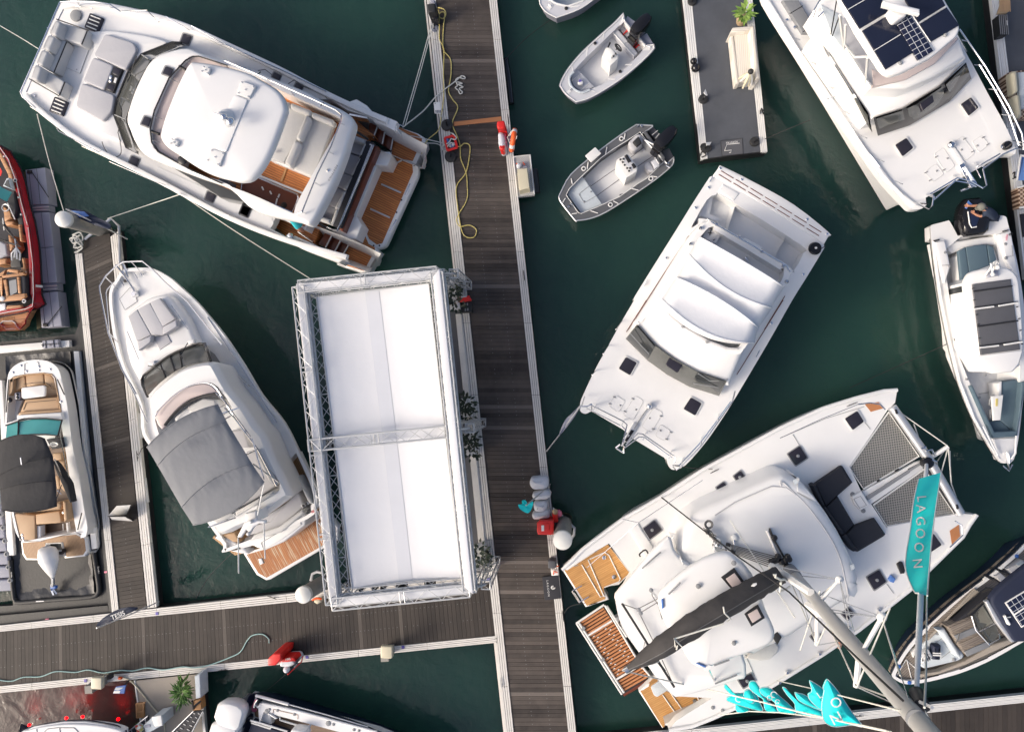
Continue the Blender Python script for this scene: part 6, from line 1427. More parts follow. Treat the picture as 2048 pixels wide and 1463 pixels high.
tw = slab('wakeboard_rack',[(75,830),(100,780),(130,800),(155,930),(75,930)],ZW+.5,.1,'rubber',t)
rods('rack_fork',[[(110,725,ZW+.7),(120,790,ZW+.75),(85,830,ZW+.7),(88,880,ZW+.7)],[(115,790,ZW+.75),(105,860,ZW+.72)],[(120,790,ZW+.75),(125,870,ZW+.72)],[(120,785,ZW+.75),(148,830,ZW+.7),(145,880,ZW+.7)]],.03,'alloy',tw)
rods('tower',[[(30,620,ZW+.6),(150,780,ZW+.7),(-80,700,ZW+.9)]],.05,'black',t)
pd = slab('sun_pad',[(-100,1010),(150,980),(185,1000),(185,1140),(150,1172),(-100,1210)],ZW+.15,.3,'pad_black',t,r=.04)
for q in ([(-60,1000),(165,965),(185,985),(-60,1020)],[(20,1020),(45,1015),(65,1150),(45,1155)],[(-20,985),(40,945),(20,1000),(10,1180)],[(120,1000),(140,1000),(150,1120),(130,1120)],[(-60,1150),(180,1120),(185,1145),(150,1170),(-60,1185)],[(45,960),(60,940),(135,950),(130,975)]): slab('pad_panel',q,ZW+.2,.1,'foam_tan',pd,r=.03)
flat('pad_centre',[(65,1030),(118,1018),(125,1110),(75,1140)],ZW+.172,'grey',pd)
slab('transom_pad',[(48,1210),(150,1205),(155,1220),(40,1235)],ZW+.1,.1,'foam_tan',t,r=.03)
b = MB(); b.tube([P((176+12*math.cos(a*.7),1177+12*math.sin(a*.7)),ZW+.16) for a in range(9)],.02,6,True); b.build('filler_cap','white_paint',t)
slab('chrome_box',[(-20,1200),(38,1190),(40,1240),(-20,1250)],ZW+.1,.1,'alloy',t,r=.02); studs('white_knob',[(20,1160)],ZW+.2,.09,'white_paint',t,.06)
pl = slab('swim_platform',[(-300,1280),(100,1262),(190,1230),(240,1220),(185,1320),(178,1350),(138,1388),(-300,1402)],.45,.25,'foam_tan',t,r=.03,ang=pang((0,1300),(100,1290)))
rods('platform_rail',[[(-50,1275,.6),(60,1268,.6),(140,1240,.6),(180,1235,.6)],[(5,1395,.47),(0,1345,.47),(20,1325,.47),(90,1322,.47),(110,1335,.47),(130,1380,.47)]],.025,'white_paint',pl)
lettering('platform_lettering','Malibu',(52,1302),(100,-10),34,.456,'tan_wood',pl)
studs('rail_button',[(112,296)],ZW+.0,.07,'white_paint',t); b = MB(); b.lathe(P((112,296),ZW+.02),[(.04,0),(.04,.02)],10); b.build('button_hole','black',t)
studs('gunwale_light',[(30,122),(135,420),(155,545),(188,965),(188,985)],ZW,.035,'white_paint',t)
# ================================================================ WHITE BOWRIDER with black bimini
C('E8')
t = thing('bowrider','white bowrider with tan seats and black bimini, floating in the black lined berth','speedboat',(430,900),0)
ZX = 1.05
oa = [(60,1160),(70,900),(88,600),(130,480),(230,400),(350,368),(460,360),(580,378),(670,430),(730,520),(790,780),(830,1000),(890,1463)]
q1,q2 = CR['E8'],CR['A6']
ob_ = [(395,720),(420,880),(440,990),(437,1040),(440,1110),(425,1140,1),(330,1150,1),(320,1130),(280,1140,1),(200,1160,1),(130,1155),(112,1130),(105,1065),(80,1020),(58,920),(20,700),(22,530)]
pr = [(q1[0]+p[0]*q1[2],q1[1]+p[1]*q1[2]) for p in oa]+[(q2[0]+p[0]*q2[2],q2[1]+p[1]*q2[2])+tuple(p[2:]) for p in ob_]
deckp = [(q1[0]+p[0]*q1[2],q1[1]+p[1]*q1[2]) for p in oa]+[(q2[0]+p[0]*q2[2],q2[1]+p[1]*q2[2])+tuple(p[2:]) for p in [(395,720),(420,880),(440,990),(432,1040,1),(405,1048,1),(385,1020),(110,1065,1),(80,1020),(58,920),(20,700),(22,530)]]
in1 = [(q1[0]+p[0]*q1[2],q1[1]+p[1]*q1[2]) for p in [(118,600),(170,560),(300,535),(520,520),(610,535),(655,580),(700,780),(735,990),(210,1030),(205,1100),(80,1140),(100,800)]]
in2 = [(q2[0]+p[0]*q2[2],q2[1]+p[1]*q2[2]) for p in [(255,580),(310,480),(330,600),(350,740),(362,870),(375,960),(385,1015),(205,1060),(100,1060),(70,930),(40,650)]]
C('O')
hull(t,pr,.5,'gelcoat',.2,3,zm=ZX)
b = MB(); w = OUT(deckp,ZX,3)
if area(w) < 0: w = w[::-1]
f = lambda o,zz: [Vector((p.x,p.y,zz)) for p in o]
b.loft([f(inset(w,.12),.45),f(inset(w,.02),ZX-.1),f(w,ZX-.01)],top=False); b.build('topsides','gelcoat',t)
plate('deck',deckp,ZX,'gelcoat',t,holes=[in1,in2],sm=3,hd=.5)
b = MB(); w = OUT(in1,ZX); b.prism(inset(w if area(w) > 0 else w[::-1],-.03),ZX-.56,ZX-.5); w = OUT(in2,ZX); b.prism(inset(w if area(w) > 0 else w[::-1],-.03),ZX-.56,ZX-.5); b.build('sole','foam_brown',t)
C('E8')
for q,z in (([(165,580),(300,542),(315,680),(300,690),(165,750)],ZX-.1),([(305,540),(525,525),(538,660),(318,690)],ZX-.1),([(530,527),(615,540),(655,600),(690,720),(640,720),(590,690),(542,660)],ZX-.1),([(300,845),(700,810),(735,985),(240,1000)],ZX-.1)): slab('seat',q,z,.4,'pad_beige',t,r=.05)
for q in ([(118,605),(300,535),(520,515),(630,530),(660,575),(620,548),(520,530),(300,550),(165,580),(160,640),(115,640)],[(655,560),(675,590),(745,985),(725,985)],[(235,1000),(740,965),(745,1000),(215,1035)],[(120,590),(165,570),(160,680),(150,750),(105,800)]): slab('seat_trim',q,ZX+.03,.2,'pad_beige',t,r=.03)
rods('seat_seam',[[(310,890,ZX-.09),(345,880,ZX-.09),(680,850,ZX-.09)],[(285,970,ZX-.09),(320,890,ZX-.09)],[(290,660,ZX-.09),(420,640,ZX-.09),(545,635,ZX-.09),(620,680,ZX-.09)]],.008,'rubber',t)
slab('bow_table',[(256,700),(530,670),(550,690),(548,805),(280,838),(258,815)],ZX+.15,.06,'white_paint',t,r=.03,rc=.06)
slab('cup_panel',[(175,765),(240,760),(242,840),(180,845)],ZX-.02,.1,'float_grey',t,r=.02); studs('cup_holder',[(212,785),(214,822)],ZX-.02,.055,'gloss_black',t)
b = MB(); b.lathe(P((125,850),ZX-.05),[(.09,0),(.09,.04),(.05,.06)],14); b.build('speaker','gloss_black',t)
slab('walk_through',[(80,860),(160,860),(270,850),(215,1000),(205,1105),(75,1140)],ZX-.35,.1,'gelcoat',t)
slab('windscreen_base',[(212,1035),(745,1000),(765,1090),(560,1070),(330,1075),(225,1100),(70,1150),(75,1135),(210,1105)],ZX+.12,.3,'gelcoat',t,r=.04)
sheet('windscreen',[(235,1115),(400,1085),(580,1085),(745,1105)],ZX+.2,[(230,1285),(400,1265),(560,1262),(700,1278)],ZX+.6,'glass_aqua',t)
sheet('windscreen_wing',[(85,1155),(220,1118)],ZX+.2,[(70,1320),(210,1288)],ZX+.6,'glass_aqua',t)
rods('windscreen_frame',[[(70,1160,ZX+.22),(222,1108,ZX+.22),(340,1078,ZX+.22),(560,1075,ZX+.22),(755,1095,ZX+.22),(705,1285,ZX+.62),(560,1270,ZX+.62),(380,1272,ZX+.62),(225,1295,ZX+.62),(70,1325,ZX+.62)],[(228,1105,ZX+.22),(220,1295,ZX+.62)]],.028,'black',t)
rods('bow_rail',[[(700,600,ZX+.06),(785,785,ZX+.06)],[(108,600,ZX+.05),(75,1000,ZX+.05)]],.02,'black',t)
rods('bow_hatch',[[(300,540,ZX+.01),(300,410,ZX+.01),(330,398,ZX+.01)],[(475,450,ZX+.01),(468,395,ZX+.01),(448,382,ZX+.01)]],.008,'grey',t)
studs('bow_fitting',[(255,432),(160,517),(612,478),(475,445),(478,490),(323,500),(722,1040),(745,870)],ZX,.045,'steel',t)
C('A6')
slab('dash',[(230,550),(310,540),(320,590),(260,600)],ZX+.1,.3,'pad_black',t,r=.04)
b = MB(); b.tube([P((272+20*math.cos(a*.63),575+10*math.sin(a*.63)),ZX+.25) for a in range(10)],.016,6,True); b.tube([P((255,575),ZX+.25),P((290,575),ZX+.25)],.02); b.build('steering_wheel','alloy',t)
for q in ([(265,620),(310,615),(312,655),(265,655)],[(268,660),(325,655),(328,690),(275,695)],[(295,700),(335,690),(340,780),(325,815),(300,790)],[(275,735),(295,730),(305,800),(285,800)]): slab('helm_seat',q,ZX,.4,'pad_beige',t,r=.05)
for q in ([(90,905),(300,865),(310,880),(300,905),(110,922)],[(312,860),(335,865),(342,955),(320,970)]): slab('stern_backrest',q,ZX+.25,.5,'pad_beige',t,r=.07)
slab('stern_seat',[(178,928),(300,908),(310,965),(300,972),(180,980)],ZX-.02,.4,'pad_beige',t,r=.05)
slab('stern_lounge',[(60,920),(110,925),(178,930),(180,1060),(110,1068),(90,1020)],ZX-.02,.5,'pad_beige',t,r=.06)
slab('stern_coaming',[(180,985),(205,985),(205,1065),(110,1072),(110,1062),(180,1060)],ZX-.1,.2,'gelcoat',t,r=.03)
studs('cup_holder',[(113,1030),(116,1045),(119,1058),(320,918)],ZX+.2,.045,'steel',t)
slab('white_bar',[(332,970),(342,968),(346,1018),(336,1020)],ZX-.2,.1,'white_paint',t,r=.02)
pl = slab('swim_platform',[(104,1065),(205,1040),(385,1020),(430,1045),(440,1115),(425,1140),(325,1150),(312,1075),(232,1078),(235,1160),(130,1158),(112,1130)],.55,.2,'gelcoat',t,r=.03)
flat('platform_mat',[(112,1072),(206,1048),(380,1030),(425,1050),(432,1110),(418,1132),(335,1142),(318,1068),(228,1072),(225,1150),(135,1150),(120,1125)],.562,'foam_teak',pl,ang=pang((110,1065),(130,1150)))
rods('mat_trim',[[(214,985,.7),(214,1035,.6),(268,1030,.6),(320,1022,.6)],[(318,975,.7),(320,1025,.6)],[(230,1085,.57),(236,1075,.57),(310,1070,.57),(325,1140,.57)]],.02,'white_paint',pl)
bm2 = bimini([((-10,565),(228,548),30),((-12,740),(268,640),15),((0,800),(282,760),12),((10,905),(288,885),-20)],'bimini','cover_black',t,3,.18,2.55,wr=.012)
rods('bimini_light',[[(105,640,2.95),(110,675,2.8)]],.03,'steel',bm2)
slab('bimini_boot',[(265,660),(285,680),(345,775),(362,865),(350,870),(320,800),(275,700)],1.5,.25,'cover_black',t,r=.05)
rods('bimini_strut',[[(275,650,2.3),(330,770,1.1)],[(300,520,1.6),(345,740,1.3)],[(285,850,1.5),(310,780,1.3)],[(288,805,1.4),(310,825,1.3)]],.018,'steel',t)
rods('side_bar',[[(392,1005,ZX+.05),(412,920,ZX+.1)]],.02,'black',t); cleat(t,(398,1018),ZX,(1,.3),.2)
C('E6')
def tilted():
    b = MB()
    for i,(c,r,z) in enumerate((((750,100),60,.95),((765,130),125,1.05),((780,210),152,1.1),((790,330),150,1.15),((815,430),115,1.12),((840,540),62,1.0),((860,625),18,.85))):
        o_ = P(c,z); x = P((c[0]+r,c[1]-r*.1),z)-o_; ring = [o_+x*math.cos(a*math.pi/8)+Vector((0,0,1))*math.sin(a*math.pi/8)*x.length*.75 for a in range(16)]
        if i == 0: rings = []
        rings.append(ring)
    b.loft(rings,bottom=True); o_ = b.build('outboard_motor','gelcoat',t,sharp=50)
    lettering('cowl_number','100',(698,195),(4,100),26,1.27,'black',o_)
    rods('leg',[[(860,600,.9),(862,700,.75),(850,740,.6)]],.06,'alloy',o_); slab('gearcase',[(810,735),(910,740),(900,790),(810,790)],.55,.1,'blue',o_,r=.03)
    rods('propeller',[[(850,800,.5),(880,870,.4)],[(870,780,.5),(930,860,.45)]],.06,'steel',o_)
    slab('clamp',[(870,160),(990,150),(1010,190),(960,250),(900,230)],.8,.2,'black',o_,r=.05); rods('clamp_rod',[[(880,175,.95),(1000,165,.9)],[(960,240,.8),(1040,240,.75)]],.03,'alloy',o_)
tilted()
# ================================================================ bottom centre boat with twin outboards
C('D3')
t = thing('motor_boat','navy hulled open boat with twin white outboards, cut by the bottom edge','motor boat',(1000,500),0)
Z3 = 1.1
o = [(390,290,1),(430,140),(470,103),(520,105),(900,210),(1340,340),(1800,480),(2300,680),(2700,900),(2500,1150,1),(1500,1100),(300,900,1),(340,560,1)]
hull(t,o,Z3,'navy',.4,3)
inn = [(545,245),(560,205),(600,205),(900,270),(1400,400),(2000,580),(2500,850),(2400,1000),(1500,1000),(450,800),(500,480)]
dk = [(548,240),(565,200),(620,205),(1000,290),(1400,400),(1900,530),(2300,700),(2650,900),(2500,1100,1),(400,900,1),(560,420)]
ii = [(690,318),(760,340),(1150,440),(1700,590),(2250,780),(2300,900),(1500,950),(500,800),(560,440),(610,300)]
plate('deck',dk,Z3+.05,'gelcoat',t,holes=[ii],sm=0,hd=.4,t=.4)
b = MB(); w = OUT(ii,Z3); b.prism(inset(w if area(w) > 0 else w[::-1],-.03),Z3-.46,Z3-.4); b.build('sole','foam_brown',t)
b = MB(); b.tube([P(p,Z3+.02) for p in ((520,112),(700,160),(895,213))],.05,8); b.tube([P(p,Z3) for p in ((895,213),(1340,335),(1800,470))],.02,8); b.tube([P(p,Z3+.06) for p in ((545,245),(600,205),(1000,290),(1400,395),(1900,525))],.04,8); b.build('gunwale_trim','gelcoat',t)
pl = slab('swim_platform',[(390,290),(430,140),(470,105),(515,115),(545,240),(600,290),(570,430),(500,415),(505,330),(480,310)],.6,.3,'gelcoat',t,r=.04)
flat('platform_mat',[(410,285),(445,145),(475,122),(508,128),(500,205),(545,250),(605,285),(585,380),(510,355),(500,315)],.612,'foam_teak',pl,ang=pang((410,285),(445,145)))
rods('platform_rail',[[(400,280,.65),(500,310,.65),(505,355,.65),(490,400,.65)],[(505,360,.65),(580,380,.65)],[(530,130,1.0),(500,200,.95),(545,250,1.1)]],.03,'white_paint',pl)
slab('stern_quarter',[(600,290),(690,325),(700,420),(690,460),(570,430)],Z3-.1,.4,'gelcoat',t,r=.05)
slab('transom_pad',[(470,415),(560,440),(790,520),(900,560),(700,700),(400,650)],Z3+.1,.3,'navy_cloth',t,r=.04)
rods('cockpit_rail',[[(460,395,Z3+.2),(590,430,Z3+.2),(880,522,Z3+.2)],[(795,362,Z3+.05),(795,390,Z3),(1120,488,Z3),(1145,445,Z3+.05)],[(470,420,Z3+.15),(690,490,Z3+.15),(700,455,Z3+.2)]],.03,'white_paint',t)
slab('side_door',[(650,318),(690,322),(770,375),(740,386)],Z3+.1,.2,'alloy',t,r=.02)
slab('white_seat',[(915,520),(960,503),(1080,520),(1100,580),(900,580)],Z3+.4,.4,'gelcoat',t,r=.06)
rods('deck_locker',[[(718,315,Z3+.06),(720,270,Z3+.06),(765,280,Z3+.06),(1000,335,Z3+.06),(998,380,Z3+.06)]],.008,'tan_wood',t)
studs('deck_fitting',[(650,292),(1347,428)],Z3+.05,.09,'grey',t); studs('latch',[(768,282),(960,327),(675,270),(1405,440),(1637,500),(1693,512)],Z3+.05,.05,'grey',t)
for p,mm in (((240,320),1),((170,545),2)):
    ob,c,e,s = outboard(t,p,(-100,-35),1.35,'gelcoat',1.0,.95)
    x,y = p; flat('number_panel',[(x-115,y-75),(x-98,y-85),(x-30,y+30),(x-55,y+60)],1.56,'navy',ob,t=.3)
    lettering('cowl_number','300',(x-76,y-18),(40,62),32,1.566,'white_paint',ob)
    rod('control_hose',[(x+100,y+80,1.1),(x+150,y+95,1.0),(x+180,y+55,.95),(x+240,y+40,.9)],.06,'gloss_black',ob,sm=4)
C('D3'); slab('motor_bracket',[(400,300),(500,320),(500,360),(440,480),(360,560),(330,480),(380,400)],.5,.3,'float_grey',t,r=.04)
o_ = rod('flag_staff_flag',[(540,160,1.5),(510,200,1.4),(500,250,1.3)],.02,'white_paint',None)
tag(o_,'thin white flag staff at the stern corner of the twin outboard boat','flag staff')
o_ = rod('rope_bundle',[(530,160,1.25),(500,205,1.0),(480,260,.75),(500,290,.7),(530,270,.7),(460,268,.7),(520,290,.72)],.03,'pink',None,sm=4); tag(o_,'pink and white rope bundle on the swim platform of the twin outboard boat','rope')
# ================================================================ bottom-left boat with red underwater lights
C('D8')
t = thing('motor_boat','white boat with glowing red underwater lights, cut by the bottom left edge','motor boat',(700,560),0)
Z4 = 1.6
o = [(170,640),(240,590),(400,545),(600,515),(800,510),(950,535),(1080,560),(1170,610,1),(1200,1700,1),(100,1700,1)]
hull(t,o,Z4,'navy',1.45,3,mid=.9)
hl = [(185,640),(260,600),(420,565),(620,545),(800,548),(960,565),(1080,590),(1140,615,1),(1150,900,1),(120,900,1)]
slab('deck',hl,Z4+.12,.3,'gelcoat',t,r=.05,sm=3)
b = MB(); b.tube(OUT([(200,628),(330,572),(600,528),(800,526),(960,550),(1090,578)],Z4+.02),.05,8); b.build('stern_trim','alloy',t)
for q in ([(560,540),(580,528),(690,525),(690,542)],[(740,540),(770,527),(880,530),(910,548)]): flat('stern_stripe',q,Z4+.03,'varnish_red',t)
rods('deck_seam',[[(410,619,Z4+.13),(440,590,Z4+.13),(540,578,Z4+.13),(690,580,Z4+.13),(730,619,Z4+.13)],[(560,640,Z4+.13),(555,580,Z4+.13)],[(345,619,Z4+.13),(340,590,Z4+.13)]],.012,'grey',t)
em = bpy.data.materials.new('red_lamp'); em.use_nodes = True; pb = em.node_tree.nodes['Principled BSDF']; pb.inputs['Base Color'].default_value = (.8,.02,.02,1); pb.inputs['Emission Color'].default_value = (1,0,.002,1); pb.inputs['Emission Strength'].default_value = 5; MATS['red_lamp'] = em
for p in ((272,552),(618,488),(768,476),(1100,498)):
    c = P(p,.25); m = MB(); m.ball(c,.055); o_ = m.build('stern_lamp','red_lamp',t)
    ld = bpy.data.lights.new('stern_lamp_light','SPOT'); ld.energy = 110; ld.color = (1,0,.004); ld.spot_size = R(58); ld.spot_blend = .9; ld.shadow_soft_size = .05
    lo_ = bpy.data.objects.new('stern_lamp_light',ld); COL.objects.link(lo_); lo_.location = c+Vector((0,.05,.25)); lo_.rotation_euler = (R(48),0,0); lo_.parent = None
C('O')
# ================================================================ SAILING CATAMARAN lower right
C('O')
t = thing('sailing_catamaran','white sailing catamaran with tall mast, boom under a dark cover and bow nets','catamaran',(1540,1130),0)
ZL = 1.9
def G(k,l): q = CR[k]; return [(q[0]+p[0]*q[2],q[1]+p[1]*q[2])+tuple(p[2:]) for p in l]
up = G('C5',[(100,810,1),(270,640),(590,400),(900,220),(1240,0)])+G('C4',[(0,320),(280,190),(500,120),(690,72),(780,65,1),(765,150,1)])
front = G('C4',[(715,198,1),(590,390,1),(462,572,1),(535,728,1),(610,828,1),(708,978,1),(930,930,1),(1155,892,1),(1228,888,1)])
lo = G('C4',[(1308,893,1),(1260,960),(1215,1040),(1000,1250)])+G('C7',[(1700,310),(1280,640),(1000,830),(630,1060),(290,1265)])+G('C6',[(1330,1340),(1150,1410),(940,1445,1)])
stern = [(1353,1440,1),(1424,1395,1)]+G('C6',[(1050,1140),(980,1130),(820,960),(690,770),(520,520),(460,300)])+[(1234,1196,1),(1262,1146,1),(1218,1086,1)]
C('O')
plate('deck',up+front+lo+stern,ZL,'gelcoat',t,sm=3,t=.35)
b = MB(); b.tube(OUT(up[:-1],ZL+.02,0),.06,8); b.tube(OUT(lo,ZL+.02,0),.06,8); b.build('gunwale','gelcoat',t)
b = MB(); b.tube(OUT(G('C5',[(590,420),(900,235),(1240,18)])+G('C4',[(0,335),(280,205)]),ZL-.12,0),.03,6); b.build('hull_stripe','black',t)
hull(t,[(1219,1085,1)]+up[2:10]+[(1794,781,1),(1788,806,1),(1700,850),(1560,915),(1400,1000),(1262,1140,1)],ZL-.33,'gelcoat',.3,3,zm=ZL)
hull(t,[(1928,1027,1),(1953,1029,1)]+lo[1:9]+[(1424,1436,1),(1424,1396,1),(1440,1360),(1600,1250),(1780,1130)],ZL-.33,'gelcoat',.3,3,zm=ZL)
slab('bridge_deck',[(1270,1150),(1460,1010),(1690,960),(1760,1060),(1500,1290),(1360,1370)],ZL-.05,.7,'gelcoat',t)
# stern steps with teak
C('C5')
slab('stern_step',[(100,808),(465,600),(660,830),(560,930),(430,950),(480,1050),(290,1112)],.75,.95,'gelcoat',t,r=.03)
aa = pang((150,800),(440,640))
flat('stern_teak',[(118,812),(470,600),(645,832),(570,905),(435,955),(450,1045),(300,1100)],.762,'teak_golden',t,ang=aa)
rods('teak_seam',[[(310,725,.775),(440,1025,.775),(450,1018,.775)],[(258,765,.775),(410,1028,.775),(450,1015,.775)],[(320,722,.775),(445,665,.775),(480,690,.775),(572,880,.775),(560,905,.775),(440,950,.775)]],.018,'white_paint',t)
studs('deck_ring',[(440,708),(520,865)],.77,.07,'steel',t,.02)
rods('boarding_ladder',[[(178,980,.82),(240,1075,.82)],[(185,975,.85),(260,935,.85)],[(240,1070,.85),(315,1025,.85)],[(195,995,.75),(240,1065,.75)]],.022,'steel',t)
slab('transom_moulding',[(110,800),(150,760),(300,680),(420,610),(455,590),(470,600),(330,690),(140,815)],1.2,.5,'gelcoat',t,r=.04)
flat('side_vent',[(195,775),(228,765),(228,772),(195,783)],1.21,'grey',t); flat('side_vent',[(365,660),(405,632),(405,640),(365,668)],1.21,'grey',t)
for i,q in enumerate(([(490,590),(545,545),(700,770),(655,835)],[(545,545),(600,510),(730,735),(700,770)],[(600,510),(640,485),(770,690),(735,735)])): slab('side_step',q,1.05+.28*i,.4,'gelcoat',t,r=.04)
slab('helm_locker',[(640,485),(715,430),(850,640),(780,720)],ZL+.06,.3,'gelcoat',t,r=.05)
rods('pushpit_rail',[[(720,425,ZL+.1),(805,560,ZL+.6)]],.02,'steel',t); studs('step_light',[(608,728)],1.07,.07,'grey',t); rod('grab_hoop',[(735,700,2.2),(728,680,2.2),(775,645,2.2),(800,680,2.2)],.025,'black',t,sm=3)
C('C6')
slab('stern_step',[(668,1095),(830,950),(950,1080),(1080,1140),(1255,1100),(1315,1205),(1080,1320),(900,1410),(885,1432)],.75,.95,'gelcoat',t,r=.03)
flat('stern_teak',[(685,1095),(800,975),(835,975),(850,1060),(1000,1130),(1255,1102),(1315,1205),(1100,1305),(1020,1335),(905,1385),(900,1415),(885,1420)],.762,'teak_golden',t,ang=aa)
rods('teak_seam',[[(885,1125,.775),(1030,1330,.775)],[(945,1090,.775),(1100,1310,.775)],[(1190,1130,.775),(1220,1180,.775),(1215,1215,.775),(1100,1290,.775)]],.018,'white_paint',t)
studs('deck_ring',[(1175,1180)],.77,.07,'steel',t,.02)
slab('platform_lid',[(775,1055),(870,990),(940,1080),(835,1148),(805,1130)],.82,.06,'quilt',t,r=.02,rc=.08)
slab('transom_moulding',[(905,1390),(1000,1345),(1330,1210),(1560,1230),(1400,1330),(1200,1400),(1000,1430),(920,1410)],1.25,.5,'edge_board',t,r=.06)
rod('fuel_hose',[(1335,1240,1.4),(1310,1225,1.4),(1300,1280,1.4),(1270,1340,1.3)],.02,'black',t,sm=3); studs('deck_filler',[(1338,1240),(1427,1267)],ZL,.06,'grey',t)
rods('stern_rod',[[(672,1090,.9),(765,1025,.95)],[(700,1080,.9),(760,1040,.95)]],.02,'white_paint',t)
# slatted tender platform between the hulls
pl = thing('tender_platform','slatted brown hydraulic platform with white rails between the twin sterns','platform',(440,700),.5) if False else slab('tender_platform',[(95,480),(355,305),(372,310),(785,955),(515,1130),(500,1110)],.50,.05,'rubber',t,r=.01)
def slats():
    A,B,Cc,D = [Vector(v) for v in ((130,470),(345,335),(770,965),(528,1105))]; n = 26
    for i in range(n):
        v0,v1 = i/n+.004,(i+.72)/n; q = [A.lerp(D,v0),B.lerp(Cc,v0),B.lerp(Cc,v1),A.lerp(D,v1)]
        m = MB(); m.prism([P(p,.58) for p in q],.53,.58); m.build('slat','orange_wood',pl)
    m = MB()
    for u in (.17,.27,.66,.78):
        for i in range(6 if u in (.17,.27) else 5,22):
            if u in (.17,.66) and i % 2: continue
            if u in (.27,.78) and not i % 2: continue
            v = (i+.1)/n; c = A.lerp(D,v).lerp(B.lerp(Cc,v),u); m = MB(); m.box(P(c,.6),.06,.025,.585,.593,math.radians(30)); m.build('white_chock','white_paint',pl)
    for a,b_ in (((105,478),(515,1120)),((125,470),(535,1105)),((362,315),(700,880)),((380,320),(560,600)),((700,870),(780,965)),((100,480),(355,310))):
        m = MB(); m.tube([P(a,.6),P(b_,.6)],.035,6); m.build('rail','white_paint',pl)
    for v in (.19,.82):
        m = MB(); m.tube([P(A.lerp(D,v),.6),P(B.lerp(Cc,v),.6)],.035); m.build('cross_bar','white_paint',pl)
    m = MB(); m.tube([P((528,1125),.45),P((780,975),.45)],.06); m.build('end_board','varnish_red',pl)
    for v in (.1,.55):
        m = MB(); c = P(A.lerp(D,v)*.98,.62); m.box(c,.12,.1,.58,.66,1); m.build('clamp','grey',pl)
slats()
slab('lift_arm',[(455,430),(490,415),(520,470),(490,490)],.9,.3,'grey',t,r=.03); b = MB(); b.ball(P((515,475),.95),.12); b.build('lift_joint','black',t)
# coachroof, cockpit roof and bimini
roofp = G('C5',[(1130,400),(1400,250),(1800,60),(1920,30),(2030,78)])+G('C4',[(130,650),(250,780),(400,1000),(500,1200),(540,1330),(500,1450)])+G('C7',[(1300,290),(1240,390),(1000,540),(760,700),(650,760),(560,800)])+[(1475,1310),(1380,1160),(1352,1098)]
C('O')
slab('coachroof',roofp,3.1,1.25,'gelcoat',t,r=.35,sm=2,taper=.1)
C('C4'); b = MB(); b.tube(OUT([(10,712),(120,770),(250,920),(370,1110),(430,1300),(420,1440)],3.10,4)[:-4],.016,6); b.build('roof_seam','pad_grey',t)
C('C5'); b = MB(); b.tube(OUT([(1340,365),(1500,260),(1800,130),(1920,140),(2000,200)],3.10,0),.016,6); b.build('roof_seam','pad_grey',t)
for q in ([(1440,470),(1475,480),(1450,500)],): pass
C('C4')
for q in ([(85,665),(110,655),(122,680),(100,695)],[(468,1230),(490,1220),(498,1250),(475,1262)]): flat('roof_window',q,3.115,'quilt',t)
cock = G('C5',[(960,540),(1000,600),(1010,640),(1080,730)])+[(1400,1150),(1480,1290)]+G('C6',[(1650,960),(1560,1000),(1280,1090),(1080,1140),(980,1130),(820,960),(690,770),(520,500),(470,300),(455,230)])+G('C5',[(650,880),(800,700)])
C('O')
ck = slab('cockpit_roof',cock,3.25,.25,'gelcoat',t,r=.1,sm=2)
bim = G('C5',[(1430,665),(1250,720),(1050,850),(930,960),(890,1020),(885,1110),(930,1230),(970,1310)])+G('C6',[(1060,710),(1130,830),(1210,890),(1290,893)])+G('C7',[(50,960),(380,840),(560,770),(610,700),(600,620),(540,490),(430,200),(300,60)])
bi = slab('bimini_top',bim,5.0,.18,'gelcoat',t,r=.14,sm=2,dome=.16)
for q in (G('C5',[(1390,868),(1500,795),(1615,950),(1510,1020)]),G('C7',[(355,510),(470,440),(525,545),(415,615)])):
    o_ = slab('roof_hatch',q,5.10,.06,'black',bi,r=.02); c = sum([Vector(p) for p in q],Vector((0,0)))/4
    slab('roof_pane',[tuple(Vector(p).lerp(c,.34)) for p in q],5.115,.04,'rose_panel',o_,r=.01)
C('C5'); studs('roof_stud',[(1205,940),(1493,752)],5.12,.07,'grey',bi)
rods('grab_rail',[[(750,795,3.32),(760,785,3.36),(885,675,3.36),(900,665,3.32)]],.022,'grey',ck)
rods('grab_rail',[[(965,1005,5.1),(1060,910,5.13)]],.022,'grey',bi)
slab('end_light',[(905,1050),(922,1045),(925,1120),(908,1125)],5.05,.06,'flag_sky',bi,r=.01)
C('C6'); slab('end_light',[(1190,845),(1205,838),(1278,870),(1272,884)],5.05,.06,'flag_sky',bi,r=.01)
rods('grab_rail',[[(1350,860,5.06),(1490,810,5.06)],[(1360,1025,3.32),(1560,945,3.32)]],.022,'grey',ck)
studs('roof_stud',[(1530,658),(780,178),(668,355),(685,385)],5.1,.06,'grey',bi)
rods('solar_strut',[[(517,300,3.4),(720,620,3.45)],[(720,620,3.45),(990,1055,3.4)],[(845,830,3.5),(905,910,3.4)]],.035,'black',ck)
rods('control_line',[[(670,380,3.4),(820,680,3.4)],[(665,345,3.4),(850,250,4.0)],[(680,385,3.4),(860,275,4.0)],[(510,300,3.4),(670,355,3.4)],[(705,750,3.5),(725,630,3.6),(745,720,3.5)],[(785,180,3.3),(790,230,3.4),(850,320,3.6)],[(880,810,3.4),(985,1040,3.4)],[(840,290,3.3),(880,440,3.3)]],.012,'rope_grey',ck)
rods('bimini_post',[[(780,180,4.9),(850,260,3.3)],[(1350,1000,3.2),(1300,890,4.9)]],.03,'steel',ck)
for p in ((1390,900),(1385,1210),(1475,700),(1000,620)):
    pass
